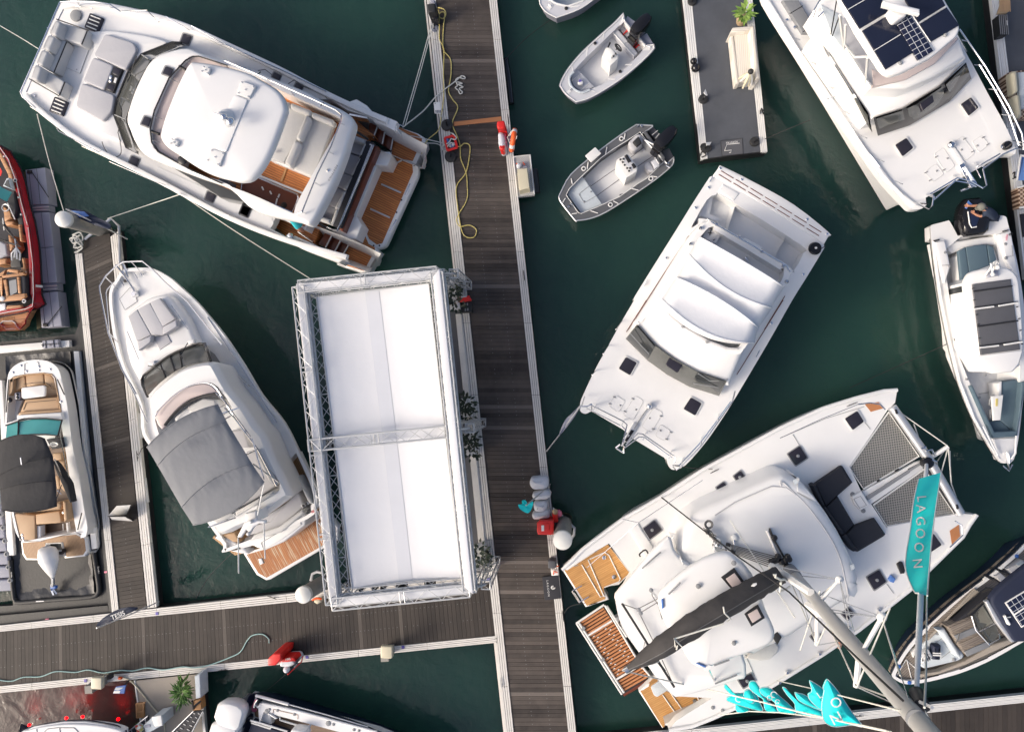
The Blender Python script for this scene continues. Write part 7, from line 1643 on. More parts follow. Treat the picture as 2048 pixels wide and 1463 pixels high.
# helm station steps (tan)
C('C5')
st = slab('helm_step',[(1030,650),(1130,575),(1215,730),(1115,800)],2.75,.3,'pad_beige',t,r=.01)
for i,z in enumerate((2.78,2.62,2.5)):
    a = Vector((1030,650)).lerp(Vector((1115,800)),i/3); c_ = Vector((1130,575)).lerp(Vector((1215,730)),i/3); d = Vector((28,50))
    flat('step_tread',[tuple(a),tuple(c_),tuple(c_+d),tuple(a+d)],2.80-.005*i,'pad_pale' if i < 2 else 'teak_golden',st)
slab('helm_wall',[(985,545),(1105,440),(1180,430),(1240,510),(1330,600),(1200,720),(1135,575),(1020,640)],2.6,.7,'gelcoat',t,r=.06)
rods('helm_rail',[[(1035,640,3.0),(1085,770,3.4)],[(1160,590,3.0),(1220,735,3.0)],[(1300,595,3.0),(1322,640,3.0)]],.022,'white_paint',t)
studs('winch',[(1350,570),(1395,640),(1355,628)],3.15,.13,'steel',t,.18); studs('winch_base',[(1340,606),(1352,626)],3.12,.08,'black',t,.08)
# rope tails, clutches, lines to the mast foot
def tangle():
    random.seed(11); m = MB(); A,Bv = Vector((1262,470)),Vector((1370,600))
    for i in range(14):
        pts = []
        for k in range(7):
            q = A.lerp(Bv,(k/6*(.6+.4*random.random())+random.uniform(0,.15)))+Vector((random.uniform(-26,26),random.uniform(-16,16))); pts.append(P(q,3.15+random.uniform(0,.22)))
        m.tube(pts,.016,5)
    for k in range(3): m.tube([P((1290+(24+5*k)*math.cos(a*.63),440+(26+4*k)*math.sin(a*.63)),3.3+.04*k) for a in range(10)],.02,5,True)
    m.build('rope_tails','rope_grey',t)
tangle()
C('E5')
for q in ([(745,360),(805,375),(795,425),(730,405)],[(820,465),(880,485),(860,560),(800,540)]): slab('rope_clutch',q,3.22,.12,'black',t,r=.02)
rods('deck_line',[[(800+6*i,385+22*i,3.2),(1530-20*i,575+26*i,3.2)] for i in range(7)],.014,'rope_grey',t)
rods('guide_bar',[[(852,270,3.15),(852,580,3.2)]],.03,'steel',t); studs('guide_post',[(850,270),(850,668)],3.12,.1,'white_paint',t,.06)
slab('mast_step',[(1400,690),(1540,560),(1700,640),(1780,760),(1600,800),(1460,780)],3.2,.12,'alloy',t,r=.03)
studs('mast_block',[(1440,650),(1475,635),(1510,620),(1540,565),(1600,650),(1680,720)],3.25,.09,'black',t,.1)
slab('genoa_track',[(1410,140),(1430,128),(1480,260),(1750,745),(1730,760),(1460,280)],3.22,.1,'gloss_black',t,r=.02)
slab('track_plinth',[(1360,160),(1405,150),(1560,545),(1520,560)],3.17,.1,'gelcoat',t,r=.05)
studs('track_car',[(1660,610),(1480,270),(1690,565),(1712,608)],3.26,.09,'black',t,.1)
# deck hatches
C('C5')
for q in ([(752,478),(850,405),(910,485),(805,565)],[(1350,140),(1412,95),(1455,150),(1392,195)],[(1492,48),(1550,3),(1592,62),(1535,105)]): hatch(t,q,ZL+.01,knob=True)
C('C4')
for q in ([(52,490),(132,437),(183,515),(105,567)],[(578,1310),(660,1260),(708,1340),(628,1395)]): hatch(t,q,ZL+.01,knob=True)
for q in ([(432,255),(515,203),(560,275),(485,332)],[(1000,1050),(1022,1018),(1078,1095),(1002,1145)]): hatch(t,q,ZL+.02,rim='white_paint')
slab('side_port',[(778,1222),(800,1205),(818,1210),(835,1265),(828,1285),(805,1288)],ZL+.06,.06,'black',t,r=.03)
C('C7')
for q in ([(1142,515),(1200,460),(1245,510),(1190,560)],[(890,695),(940,655),(975,680),(920,730)],[(308,1045),(410,992),(445,1050),(350,1110)]): hatch(t,q,ZL+.01,knob=True)
rods('deck_seam',[[(385,860,ZL+.01),(365,840,ZL+.01),(440,1010,ZL+.01)],[(1505,270,ZL+.01),(1560,345,ZL+.01)]],.008,'grey',t)
slab('side_moulding',[(370,870),(400,835),(600,740),(640,780),(620,830),(560,880),(480,890)],ZL+.1,.12,'edge_board',t,r=.04)
slab('rope_bin',[(580,690),(625,655),(660,700),(625,765)],3.12,.1,'rubber',t,r=.03)
studs('stanchion_base',[(700,978),(640,1058),(1440,475),(960,828),(275,748),(270,100)],ZL+.01,.06,'steel',t,.08)
C('C4'); rods('deck_seam',[[(85,360,ZL+.01),(130,435,ZL+.01)],[(560,275,ZL+.01),(600,325,ZL+.01)],[(0,385,ZL+.01),(300,255,ZL+.01),(560,175,ZL+.01)]],.008,'grey',t)
flat('bow_teak',[(565,160),(655,145),(692,185),(605,210)],ZL+.02,'orange_wood',t); flat('bow_teak',[(1130,1000),(1190,960),(1198,1035),(1145,1095)],ZL+.02,'orange_wood',t)
b = MB(); b.tube(OUT([(520,160),(600,150),(665,160),(700,195)],ZL+.4),.02,6); b.tube(OUT([(1165,935),(1210,965),(1215,1030),(1130,1110)],ZL+.4),.02,6); b.build('bow_seat_rail','steel',t)
# lifelines
C('C5')
rods('lifeline',[[(590,395,ZL+.6),(720,425,ZL+.6),(1240,80,ZL+.6)],[(300,790,1.9),(720,425,ZL+.6)]],.009,'steel',t)
cleat(t,(455,580),1.3,(1,-.6),.3,'black'); cleat(t,(350,1080),.78,(1,-.3),.3,'black'); cleat(t,(1335,5),ZL+.05,(1,-.5),.3,'black')
C('C4'); cleat(t,(475,160),ZL+.06,(1,-.4),.35,'black'); rods('lifeline',[[(0,385,ZL+.6),(275,258,ZL+.6),(520,160,ZL+.5)]],.009,'steel',t)
# bow seats
slab('bow_sofa',[(218,700),(250,670),(405,566),(420,572),(485,680),(470,695),(385,770),(500,965),(630,915),(705,1025),(690,1040),(520,1142),(480,1135),(440,1080)],ZL+.06,.15,'pad_black',t,r=.05)
for q in ([(232,690),(405,572),(480,680),(385,765),(305,840)],[(305,845),(385,772),(495,960),(425,1030)],[(430,1032),(500,968),(630,920),(702,1028),(520,1135)]): slab('seat_cushion',q,ZL+.2,.16,'pad_black',t,r=.05)
for q in ([(218,702),(238,690),(300,830),(285,840)],[(286,842),(305,838),(432,1020),(412,1030)],[(415,1035),(440,1022),(525,1138),(490,1140),(455,1095)]): slab('seat_backrest',q,ZL+.5,.4,'pad_black',t,r=.05)
slab('windlass_box',[(480,775),(545,740),(600,830),(540,865),(500,830)],ZL+.15,.15,'gelcoat',t,r=.04); studs('step_light',[(482,757),(553,867)],ZL+.0,.07,'grey',t)
rods('lid_seam',[[(490,790,ZL+.16),(535,770,ZL+.16),(575,830,ZL+.16),(530,850,ZL+.16),(490,790,ZL+.16)]],.008,'grey',t)
# nets, catwalk, crossbeam, bowsprit
for q in ([(722,212),(925,505),(555,722),(462,580)],[(960,590),(1160,888),(712,972),(620,828)]):
    m = MB(); w = OUT(q,ZL-.08); m.tess(w if area(w) > 0 else w[::-1]); o_ = m.build('net','net',t,pang((462,580),(722,212))+.5)
    m = MB(); m.tube([P(p,ZL-.06) for p in q],.03,6,True); m.build('net_edge','white_paint',o_)
slab('catwalk',[(548,740),(900,545),(940,535),(955,590),(600,830)],ZL-.02,.12,'gelcoat',t,r=.03)
rods('chain_track',[[(575,780,ZL+.02),(935,552,ZL+.02)],[(580,790,ZL+.02),(860,605,ZL+.02)]],.035,'grey',t); flat('track_slot',[(850,590),(930,548),(938,560),(860,605)],ZL-.005,'rubber',t)
rods('catwalk_fitting',[[(645,672,ZL+.02),(662,662,ZL+.02)],[(765,605,ZL+.02),(790,590,ZL+.02)]],.03,'black',t)
b = MB(); b.tube([P((745,178),ZL+.08),P((985,520),ZL+.12),P((1200,885),ZL+.08)],.135,14); cb = b.build('crossbeam','alloy',t,sharp=60)
for p in ((775,208),(1180,840)): slab('beam_fitting',[(p[0]-10,p[1]-14),(p[0]+4,p[1]-14),(p[0]+12,p[1]+14),(p[0]-2,p[1]+18)],ZL+.24,.06,'black',cb,r=.01)
m = MB()
for i in range(26):
    a = Vector((730,195)).lerp(Vector((935,512)),(i+.3)/26) if i < 15 else Vector((975,590)).lerp(Vector((1165,880)),(i-14.5)/11.5); e = a+Vector((18,28)); m.tube([P(a,ZL+.1),P(e,ZL+.1)],.03,5)
m.build('net_lacing','black',cb)
rods('bowsprit',[[(985,525,ZL+.1),(1118,440,ZL+.25)]],.06,'white_paint',t)
rods('bowsprit_stay',[[(800,215,ZL+.1),(1115,436,ZL+.25)],[(1120,445,ZL+.25),(1140,690,ZL+.1),(1195,840,ZL+.1)],[(1105,450,ZL+.25),(1045,540,ZL-.5),(1090,460,ZL+.2)],[(890,290,ZL+.1),(925,390,ZL+.1)],[(1130,470,ZL+.2),(1135,680,ZL+.05)],[(1115,460,ZL+.2),(1065,640,ZL+.1)]],.018,'rope_white',t)
rods('bow_roller',[[(940,455,ZL+.3),(970,440,ZL+.3)],[(970,470,ZL+.3),(1010,460,ZL+.3),(1030,500,ZL+.2)],[(985,520,ZL+.3),(1040,540,ZL+.3),(1050,580,ZL+.1)]],.03,'steel',t)
b = MB(); b.lathe(P((968,545),ZL+.15),[(.17,0),(.17,.16),(.1,.2)],14); b.build('furler_drum','gloss_black',t)
# ---------------------------------------------------------------- mast and rigging (real heights)
C('O')
MB_ = P((1578,1138),3.15)                                            # mast foot
def on_mast(px,z): return P(px,z)
ZM = 12.6; MT = P((1850,1457),ZM)
dirm = (MT-MB_).normalized(); MTOP = MB_+dirm*((18.6-MB_.z)/dirm.z)
m = MB(); n = 16; rings = []
ax = Vector((P((1800,800),3)-P((1215,1300),3)).xy).normalized(); ax = Vector((ax.x,ax.y,0)); ay = Vector((-ax.y,ax.x,0))
for k in range(13):
    z = k/12; c = MB_.lerp(MTOP,z); f = 1 if z < .8 else 1-.35*(z-.8)/.2
    rings.append([c+ax*.155*f*math.cos(2*math.pi*i/n)+ay*.11*f*math.sin(2*math.pi*i/n) for i in range(n)])
m.loft(rings,bottom=True); mast = m.build('mast','mast_alloy',t,sharp=60)
def mpt(z): return MB_.lerp(MTOP,(z-MB_.z)/(MTOP.z-MB_.z))
def mrods(nm,lst,r,mt='steel'):
    b = MB()
    for l in lst: b.tube(l,r,6)
    return b.build(nm,mt,mast)
for z,tip in ((6.4,(1679,1158)),(9.6,(1764,1233))):
    tipL = P(tip,z+.1); a = mpt(z); mrods('spreader',[[a,tipL]],.045,'white_paint'); b = MB(); b.ball(tipL,.10,sq=.6); b.build('spreader_cap','white_paint',mast)
    for e in (mpt(z+2.6),mpt(max(3.4,z-2.6))): mrods('shroud',[[tipL,e]],.012)
for z,tip in ((6.2,(1634,1289)),(9.4,(1712,1372))):
    tipR = P(tip,z); a = mpt(z+.1); mrods('spreader',[[a,tipR]],.06,'white_paint')
    for e in (mpt(z+2.6),mpt(max(3.4,z-2.4))): mrods('shroud',[[tipR,e]],.012)
# bright tubes lying along the mast: spinnaker pole rails seen in front of it
mrods('jumper_tube',[[P((1542,1131),4.0),P((1622,1184),6.0)]],.10,'white_paint'); mrods('jumper_tube',[[P((1616,1209),6.0),P((1700,1262),8.2)]],.10,'white_paint')
mrods('shroud',[[P((1545,1130),4),P((1679,1158),6.5),P((1708,1262),8)],[P((1622,1212),6),P((1764,1233),9.6)],[P((1640,1186),6),P((1764,1232),9.6)],[P((1679,1158),6.5),P((1640,1190),6)]],.012)
mrods('stay',[[P((1323,994),ZL+.1),P((1405,1058),3.4),P((1480,1115),4.7),P((1578,1183),6.5),P((1720,1320),10.2),P((1806,1400),12.4)]],.02,'rope_black')
mrods('diamond_stay',[[P((1585,1170),4.0),P((1634,1289),6.3)],[P((1634,1290),6.3),P((1655,1245),7.2),P((1700,1340),9.2)],[P((1670,1275),7.4),P((1702,1345),9.2),P((1712,1372),9.5)],[P((1714,1372),9.5),P((1735,1320),10),P((1780,1215),9.9)],[P((1764,1235),9.6),P((1800,1350),11.6)],[P((1640,1180),6.2),P((1600,1300),5)],[P((1720,1372),9.5),P((1782,1395),11)],[P((1554,1360),ZL+.6),P((1625,1376),4),P((1800,1420),12)],[P((1590,1235),6),P((1460,1040),3.4)]],.016,'rope_white')
b = MB(); b.tube([mpt(12.0)+ax*.22,mpt(12.3)+ax*.3],.03); b.tube([mpt(12.9)-ax*.25,mpt(12.95)-ax*.1],.06); b.build('mast_fitting','white_paint',mast)
m = MB(); cc = [mpt(z) for z in (3.2,3.9)]; m.tube(cc,.19,12); m.build('mast_collar','cover_grey',mast)
m = MB(); m.tube([mpt(12.28),mpt(12.31)],.162,20); m.build('mast_band','grey',mast)
# forestay with furled sail
fa = P((1853,925),ZL+.2); fb2 = P((1833,1385),11.6)
b = MB(); pts = [fa.lerp(fb2,k/14) for k in range(15)]; b.tube(pts,[.045]+[.055]*12+[.045,.035],10); b.build('furled_jib','cover_white',t)
b = MB(); b.tube([fb2,fb2.lerp(mpt(13.2),.25)],.12,10); b.build('furler_swivel','black',t); b = MB(); b.tube([fb2,mpt(13.4)],.015); b.build('forestay','steel',t)
# boom with sail cover
bm = [(1561,1148,5.0),(1530,1165,5.3),(1500,1182,5.5),(1440,1217,5.75),(1385,1250,5.8),(1325,1292,5.75),(1285,1318,5.6),(1256,1336,5.45)]
m = MB(); rings = []; pts = [P(p,p[2]) for p in bm]; rad = [.23,.27,.28,.30,.30,.27,.18,.06]; rr = random.Random(5)
sp = []
for i in range(len(pts)-1):
    for k in range(6): f = k/6; sp.append((pts[i].lerp(pts[i+1],f),rad[i]*(1-f)+rad[i+1]*f))
sp.append((pts[-1],rad[-1]))
d = (pts[-1]-pts[0]).normalized(); sdv = Vector((-d.y,d.x,0)).normalized()
for i,(c,r_) in enumerate(sp):
    ring = []
    for k in range(20):
        a = 2*math.pi*k/20; w_ = 1+.05*math.sin(i*1.3+k*1.7)+.05*rr.uniform(-1,1); zz = math.sin(a); ring.append(c+sdv*r_*w_*math.cos(a)*(.95 if zz < 0 else 1-.55*zz*zz)+Vector((0,0,r_*1.25*zz)))
    rings.append(ring)
m.loft(rings,bottom=True); sc = m.build('sail_cover','sail_cover',t,sharp=80)
m = MB(); m.tube([c+Vector((0,0,r_*1.27)) for c,r_ in sp],.012,5); m.build('cover_zip','rope_grey',sc)
m = MB(); m.tube([P((1250,1340),5.3),P((1262,1332),5.3)],.09,10); m.build('boom_end','steel',sc)
C('C6'); rods('lazy_jack',[[(985,620,6.25),(1440,480,6.4)],[(1435,330,6.5),(1445,385,6.4),(1500,440,6.2),(1465,465,6.2)],[(1000,690,6.1),(990,620,6.3),(1060,690,6.2)],[(1020,680,6.2),(1010,715,6.0)]],.02,'rope_white',sc)
rods('mainsheet',[[(520,905,5.3),(800,970,4),(1450,1115,ZL+.2)],[(640,880,5.4),(780,850,5.2),(850,825,5.1)],[(520,900,5.4),(600,860,5.4),(640,890,5.4)]],.018,'rope_white',sc)
C('E5'); slab('cover_patch',[(1125,1040),(1160,1000),(1210,988),(1215,1010),(1170,1045)],6.0,.05,'white_paint',sc,r=.01)
rods('boom_lashing',[[(1470,860,6.0),(1510,850,6.0),(1500,890,6.0),(1590,935,5.9),(1650,930,5.8)],[(1590,970,5.9),(1575,1120,5.7),(1670,1080,5.6),(1730,1040,5.5)]],.03,'rope_white',sc)
C('O')
tag(rebase(slab('shirt_bundle',[(1778,1158),(1783,1150),(1792,1157),(1788,1165),(1781,1163)],ZL+.1,.1,'flag_sky',None,r=.02),P((1785,1158),ZL)),'small blue cloth bundle on the deck of the sailing catamaran','cloth')
# ---------------------------------------------------------------- flags on the rig
def banner(name,label,left,right,z0,z1,mt,lines=None,wob=.08,ny=40,nx=10,thick=True):
    """hanging cloth between two edges; edges are photo points running from one end to the other"""
    t_ = thing(name,label,'flag',left[0],z0); b = MB(); ids = {}; L = spline(left,8,False); Rr = spline(right,8,False)
    def at(l,v): x = v*(len(l)-1); i = min(int(x),len(l)-2); return Vector(l[i]).lerp(Vector(l[i+1]),x-i)
    for j in range(ny+1):
        v = j/ny; A,Bp = at(L,v),at(Rr,v); z = z0+(z1-z0)*v
        for i in range(nx+1):
            u = i/nx; p = A.lerp(Bp,u); ids[i,j] = b.add([P(p,z+wob*math.sin(u*5+v*14)*u+wob*.5*math.sin(v*31+u*2))])
    for i in range(nx):
        for j in range(ny): b.face([ids[i,j],ids[i+1,j],ids[i+1,j+1],ids[i,j+1]])
    b.build('cloth',mt,t_,sharp=80)
    for e in (0,nx):
        m = MB(); m.tube([b.v[ids[e,j]] for j in range(ny+1)],.014,5); m.build('hem','white_paint',t_)
    def onto(q):                                          # lay lettering on the hanging cloth
        o_ = Vector((0,0,CAM_H)); r = (q-o_).normalized(); best = sorted((((v-o_).normalized()-r).length,k) for k,v in enumerate(b.v))[:4]
        ds = [((b.v[k]-o_).length,1/(e+1e-5)) for e,k in best]; return o_+r*(sum(d*w_ for d,w_ in ds)/sum(w_ for d,w_ in ds)-.07)
    return t_,onto
C('C4')
ft,onto = banner('brand_flag','long teal banner with white LAGOON lettering flying from the forestay',[(922,655),(890,800),(865,1000),(840,1150),(838,1270),(890,1400),(920,1415)],[(1072,612),(1050,760),(1030,900),(1010,1060),(998,1200),(988,1320),(980,1432)],4.0,10.4,'teal')
for i,ch in enumerate('LAGOON'):
    y = (786,852,935,1018,1110,1218)[i]; xx = (940,935,932,930,922,912)[i]; v = (y-612)/820; z = 4.0+6.4*v+.22
    lettering('lettering',ch,(xx,y),(8,62),56,z,'white_paint',ft,fn=onto)
C('C7')
def pennant(i,label,outline,z,mt='teal',cr=.16):
    o_ = thing('pennant',label,'flag',outline[0],z,'teal pennants on the stern rope'); w = [P(p,z) for p in spline(outline,4)]; b = MB()
    c = sum(w,Vector())/len(w); n = len(w); prev = None
    if area(w) < 0: w = w[::-1]
    rings = []
    for q in (1,.75,.5,.25):
        rings.append([Vector((c.x+(p.x-c.x)*q,c.y+(p.y-c.y)*q,z+cr*(1-q*q))) for k,p in enumerate(w)])
    b.loft([[v+Vector((0,0,-.03)) for v in rings[0]]]+rings,top=True,bottom=True); b.build('cloth',mt,o_,sharp=70)
    m = MB(); m.tube([v+Vector((0,0,.01)) for v in rings[0]],.009,5,True); m.build('hem','quilt',o_); return o_
P0 = [([(195,1085),(215,1080),(240,1130),(290,1150),(440,1150),(480,1220),(505,1290),(400,1270),(230,1215),(220,1185),(250,1165),(200,1110)],3.2,'first teal pennant from the stern, slim with a curled tip'),
      ([(290,1240),(380,1265),(390,1290),(300,1300)],3.1,'smallest teal pennant, a short scrap nearest the stern rail'),
      ([(355,1140),(400,1120),(445,1190),(420,1230),(360,1200)],3.3,'short teal pennant tucked behind the first one'),
      ([(400,1060),(440,1050),(470,1090),(520,1180),(570,1230),(630,1300),(530,1290),(510,1200),(470,1170),(400,1110)],3.6,'teal pennant with a rounded head beside the stern hatch'),
      ([(480,1115),(520,1100),(570,1110),(640,1170),(720,1240),(775,1310),(640,1300),(600,1220),(500,1160)],4.2,'broad teal pennant with letters in the middle of the stern string'),
      ([(665,1105),(690,1105),(720,1150),(760,1190),(860,1240),(980,1290),(990,1340),(790,1310),(760,1230),(700,1160)],5.0,'long ragged teal pennant with small fingers at its head'),
      ([(765,1145),(800,1150),(840,1160),(900,1200),(1000,1290),(880,1250),(790,1200)],5.3,'narrow teal pennant lying over the ragged long one'),
      ([(882,1055),(905,1055),(990,1115),(1010,1180),(1000,1290),(900,1220),(870,1160),(900,1130)],6.2,'teal pennant with a forked head beside the largest one'),
      ([(1020,1038),(1050,1060),(1110,1130),(1230,1310),(1310,1415),(1220,1405),(1080,1418),(1000,1370),(980,1250),(1000,1120),(990,1105)],7.2,'largest teal pennant, triangular with white letters, nearest the mast')]
pn = [pennant(i,l,o_,z) for i,(o_,z,l) in enumerate(P0)]
for k,ch,p,d,h in ((0,'C',(305,1198),(20,6),50),(4,'C',(590,1160),(30,20),48),(4,'O',(560,1190),(30,18),40),(8,'O',(1098,1228),(30,-10),75),(8,'N',(1100,1355),(22,-10),85),(4,'G',(622,1218),(20,12),36),(7,'L',(965,1165),(30,-18),50)):
    lettering('lettering',ch,p,d,h,P0[k][1]+.2,'white_paint',pn[k])
tag(rod('flag_rope',[(-20,1100,2.6),(230,1160,3.4),(520,1225,4.4),(780,1295,5.4),(1000,1345,6.6),(1310,1415,8.6),(1540,1463,10)],.022,'rope_white',None),'pale rope carrying the teal pennants from the stern up to the mast','rope')
tag(rod('flag_rope',[(160,1325,2.4),(400,1295,3.2),(640,1305,4.2),(850,1330,5.4),(1000,1350,6.5),(1320,1410,8.7),(1500,1450,9.8)],.016,'rope_white',None),'second thinner rope along the lower edge of the teal pennants','rope')
C('C8'); tag(rod('halyard',[(368,500,10.2),(365,800,12.2),(360,1100,14),(350,1290,15.2)],.014,'rope_white',None),'thin halyard hanging beside the furled jib of the sailing catamaran','rope')
C('O')
# ================================================================ ROPES, HOSES, DOCK GEAR
def line(name,label,pts,r,m,cat='rope',sm=5,group=None):
    o = rod(name,pts,r,m,None,sm=sm); tag(o,label,cat,group); return rebase(o,P(pts[0],pts[0][2]))
C('O')
g = 'mooring lines'
line('mooring_line','white line from the bow of the big catamaran down to the leaning pile',[(74,228,1.95),(100,330,1.3),(128,424,1.0)],.016,'rope_white',group=g)
line('mooring_line','white line from the catamaran side cleat to the finger dock head',[(362,388,2.05),(290,412,1.2),(215,437,.6)],.016,'rope_white',group=g)
line('mooring_line','white line from the big catamaran running under the marquee corner',[(364,390,2.05),(470,462,1.5),(625,560,.7)],.016,'rope_white',group=g)
line('mooring_line','pale line leading off the left edge to the big catamaran bow rail',[(-20,40,.9),(40,75,1.5),(77,98,2.2)],.014,'rope_white',group=g)
line('mooring_line','tight white line from the dock cleat to the stern of the big catamaran',[(868,30,.6),(838,140,.9),(806,250,1.2)],.016,'rope_white',group=g)
line('mooring_line','second tight white line beside the first at the catamaran stern',[(870,36,.6),(842,140,.88),(810,252,1.2)],.014,'rope_white',group=g)
C('A4')
line('dock_rope','grey rope from the catamaran stern ending in a coil on the walkway',[(-130,745,1.2),(-10,650,.6),(70,560,.58),(180,475,.55),(215,445,.55),(235,455,.55),(225,462,.55),(200,455,.55),(180,470,.55),(190,500,.56),(178,515,.55),(195,530,.56),(205,550,.55),(220,540,.56),(200,520,.57),(222,510,.56),(195,495,.57),(218,490,.56),(190,480,.57)],.022,'rope_grey' if 0 else 'rope_white')
line('power_cable','yellow shore cable looping along the walkway past the red toolbox',[(75,45,.6),(110,55,.6),(122,85,.6),(105,110,.6),(80,95,.6),(90,75,.6),(115,78,.6),(108,160,.54),(105,250,.53),(112,300,.53),(150,350,.53),(152,440,.53),(138,530,.53),(160,580,.53),(192,630,.53),(160,720,.53),(185,790,.53),(205,850,.53),(210,930,.53),(240,1010,.53),(248,1090,.53),(245,1170,.53),(200,1250,.53),(185,1290,.53),(205,1325,.53),(260,1318,.53),(300,1345,.53),(290,1385,.53),(250,1390,.53),(215,1350,.53),(190,1200,.53),(185,1090,.53),(240,1010,.545),(262,900,.53),(260,850,.53),(230,840,.53),(205,858,.54),(175,855,.6)],.019,'hose_yellow','cable')
line('power_cable','yellow shore cable hugging the left kerb up to the catamaran stern',[(80,60,.6),(85,150,.58),(85,230,.58),(110,290,.58),(108,420,.58),(110,560,.58),(95,680,.58),(80,760,.58),(20,815,.7),(-10,860,.8),(-20,900,.8)],.016,'hose_yellow','cable')
line('mooring_line','cream line from the catamaran stern to the red toolbox',[(-200,780,1.2),(-60,800,.8),(110,838,.7),(150,832,.66)],.016,'rope_white',group=g)
line('mooring_line','grey line pair ending at the kerb below the red toolbox',[(-150,760,1.2),(-30,830,.8),(70,842,.6),(110,870,.6),(130,865,.6),(120,840,.6)],.016,'rope_white',group=g)
line('rope_coil','grey rope coil hanging on the kerb below the power pedestal',[(45,110,.6),(35,140,.55),(40,175,.55),(55,185,.55),(68,170,.56),(60,130,.57),(48,120,.58),(45,165,.57),(58,175,.56),(65,150,.57),(55,115,.58),(50,150,.59)],.02,'float_grey')
t = thing('power_pedestal','dark shore power pedestal on the left kerb at the top of the walkway','pedestal',(38,60),ZD)
slab('pedestal_box',[(12,22),(58,20),(60,70),(18,75)],1.3,.8,'rubber',t,r=.04); slab('socket_panel',[(38,70),(68,66),(74,108),(40,112)],1.0,.5,'gloss_black',t,r=.04); slab('cover_flap',[(30,0),(58,0),(56,18),(28,20)],.8,.3,'float_grey',t)
t = thing('notice_sign','white notice board with four black bars facing up beside the left kerb','sign',(72,635),.9)
slab('board',[(50,600),(88,596),(96,665),(56,664)],1.05,.03,'white_paint',t,r=.008)
for i in range(4): flat('printed_bar',[(60+9*i,645),(66+9*i,645),(67+9*i,661),(61+9*i,661)],1.06,'cover_grey',t)
flat('printed_line',[(56,604),(62,604),(62,608),(56,608)],1.06,'cover_grey',t); rod('post',[(90,660,1.0),(97,690,.5)],.02,'alloy',t)
def base(crop,p,label,group,r=.17,stub=None,z=ZD+.03):
    C(crop); t = thing('weighted_stand',label,'flag stand',p,z,group); b = MB(); b.lathe(P(p,z),[(r,0),(r,.05),(r*.85,.08),(.04,.09)],20); b.build('weight','rubber',t)
    q = stub or (p[0]+8,p[1]-25); b = MB(); b.tube([P(p,z+.08),P(q,z+.45)],.028,8); b.build('spigot','gloss_black',t); return t
base('A4',(130,735),'round black flag base on the left kerb, above the red toolbox','round black flag bases',.2,(120,705)); base('A4',(150,918),'round black flag base on the left kerb, below the red toolbox','round black flag bases',.2,(152,900))
for p,q,l in (((152,15),None,'round grey flag base cut by the top edge on the carpeted dock'),((248,882),(270,848),'round grey flag base halfway down the left kerb of the carpeted dock'),((268,1315),(290,1285),'round grey flag base at the lower left corner of the carpeted dock'),((703,1260),(738,1235),'round dark flag base at the lower right corner of the carpeted dock')):
    t = base('B7',p,l,'round flag bases on the carpeted dock',.155,q)
    if p[0] in (248,268): slab('bracket',[(q[0]-15,q[1]-30),(q[0],q[1]-60),(q[0]+20,q[1]-5),(q[0]+5,q[1])] if p[0] == 248 else [(275,1262),(325,1258),(310,1285),(280,1290)],1.0,.05,'alloy',t,r=.01)
C('B7')
for p,l in (((165,543),'small black ball fender on the left kerb of the carpeted dock'),((183,603),'larger black ball fender just below the small one')):
    b = MB(); r = .11 if p[1] < 580 else .145; b.ball(P(p,ZD+.15),r,14,10); tag(rebase(b.build('ball_fender','gloss_black'),P(p,ZD)),l,'fender')
line('rope_coil','black mooring rope looped over the corner of the carpeted dock',[(225,1310,.6),(240,1280,.62),(290,1275,.6),(320,1310,.6),(290,1345,.58),(235,1350,.56),(230,1390,.5),(250,1390,.55),(275,1370,.56),(240,1340,.58)],.02,'rope_black')
line('rope_coil','black mooring line on the right kerb of the carpeted dock',[(755,1010,.56),(760,975,.57),(780,985,.56),(765,960,.58),(785,1015,.56)],.02,'rope_black')
t = thing('bench','white woven wicker bench on the right side of the carpeted dock','bench',(620,490),ZD+.03)
slab('seat',[(520,295),(668,278),(712,700),(555,738)],.95,.4,'woven',t,r=.03,ang=pang((520,295),(540,700))); slab('backrest',[(668,262),(700,228),(752,690),(715,705)],1.3,.7,'woven',t,r=.05,ang=pang((520,295),(540,700)))
slab('arm',[(490,285),(512,245),(700,226),(690,262),(512,290)],1.2,.7,'woven',t,r=.04); slab('front_edge',[(490,285),(515,290),(570,742),(540,746)],.97,.4,'woven',t,r=.03,ang=pang((520,295),(540,700))); slab('arm',[(690,710),(755,688),(745,715),(722,732),(690,728)],1.1,.6,'woven',t,r=.03)
t = thing('parasol','folded cream parasol lying across the lower end of the white wicker bench','parasol',(680,640),1.1)
b = MB(); b.ball(P((672,635),1.55),.09,12,8); b.build('finial','rubber',t)
for i,(x,y) in enumerate(((565,700),(580,725),(600,785),(625,770),(650,765),(680,755),(695,715))):
    m = MB(); a,e = P((668,645),1.5),P((x,y),1.05); m.tube([a,a.lerp(e,.5)+Vector((0,0,.06)),e],[.03,.055,.03],8); m.build('canopy_fold','pad_pale' if i % 2 else 'cream',t)
def plant(crop,p,z,r,h,n,m,label,L=.5,wd=.09,pot=None,stretch=(1,1),ptz=0,up=.55):
    C(crop); t = thing('potted_plant',label,'plant',p,z); c = P(p,z); random.seed(n)
    if pot: b = MB(); b.lathe(c,[(.15,0),(.2,.3),(.17,.32)],14); b.build('pot',pot,t)
    f = MB()
    for i in range(n):
        a = random.uniform(0,6.28); q = c+Vector((math.cos(a)*r*random.random()*stretch[0],math.sin(a)*r*random.random()*stretch[1],h*random.uniform(.5,1))); f.leaf(q,Vector((math.cos(a),math.sin(a),random.uniform(-.1,up))),L*random.uniform(.6,1.1),wd)
    f.build('foliage',m,t); return t
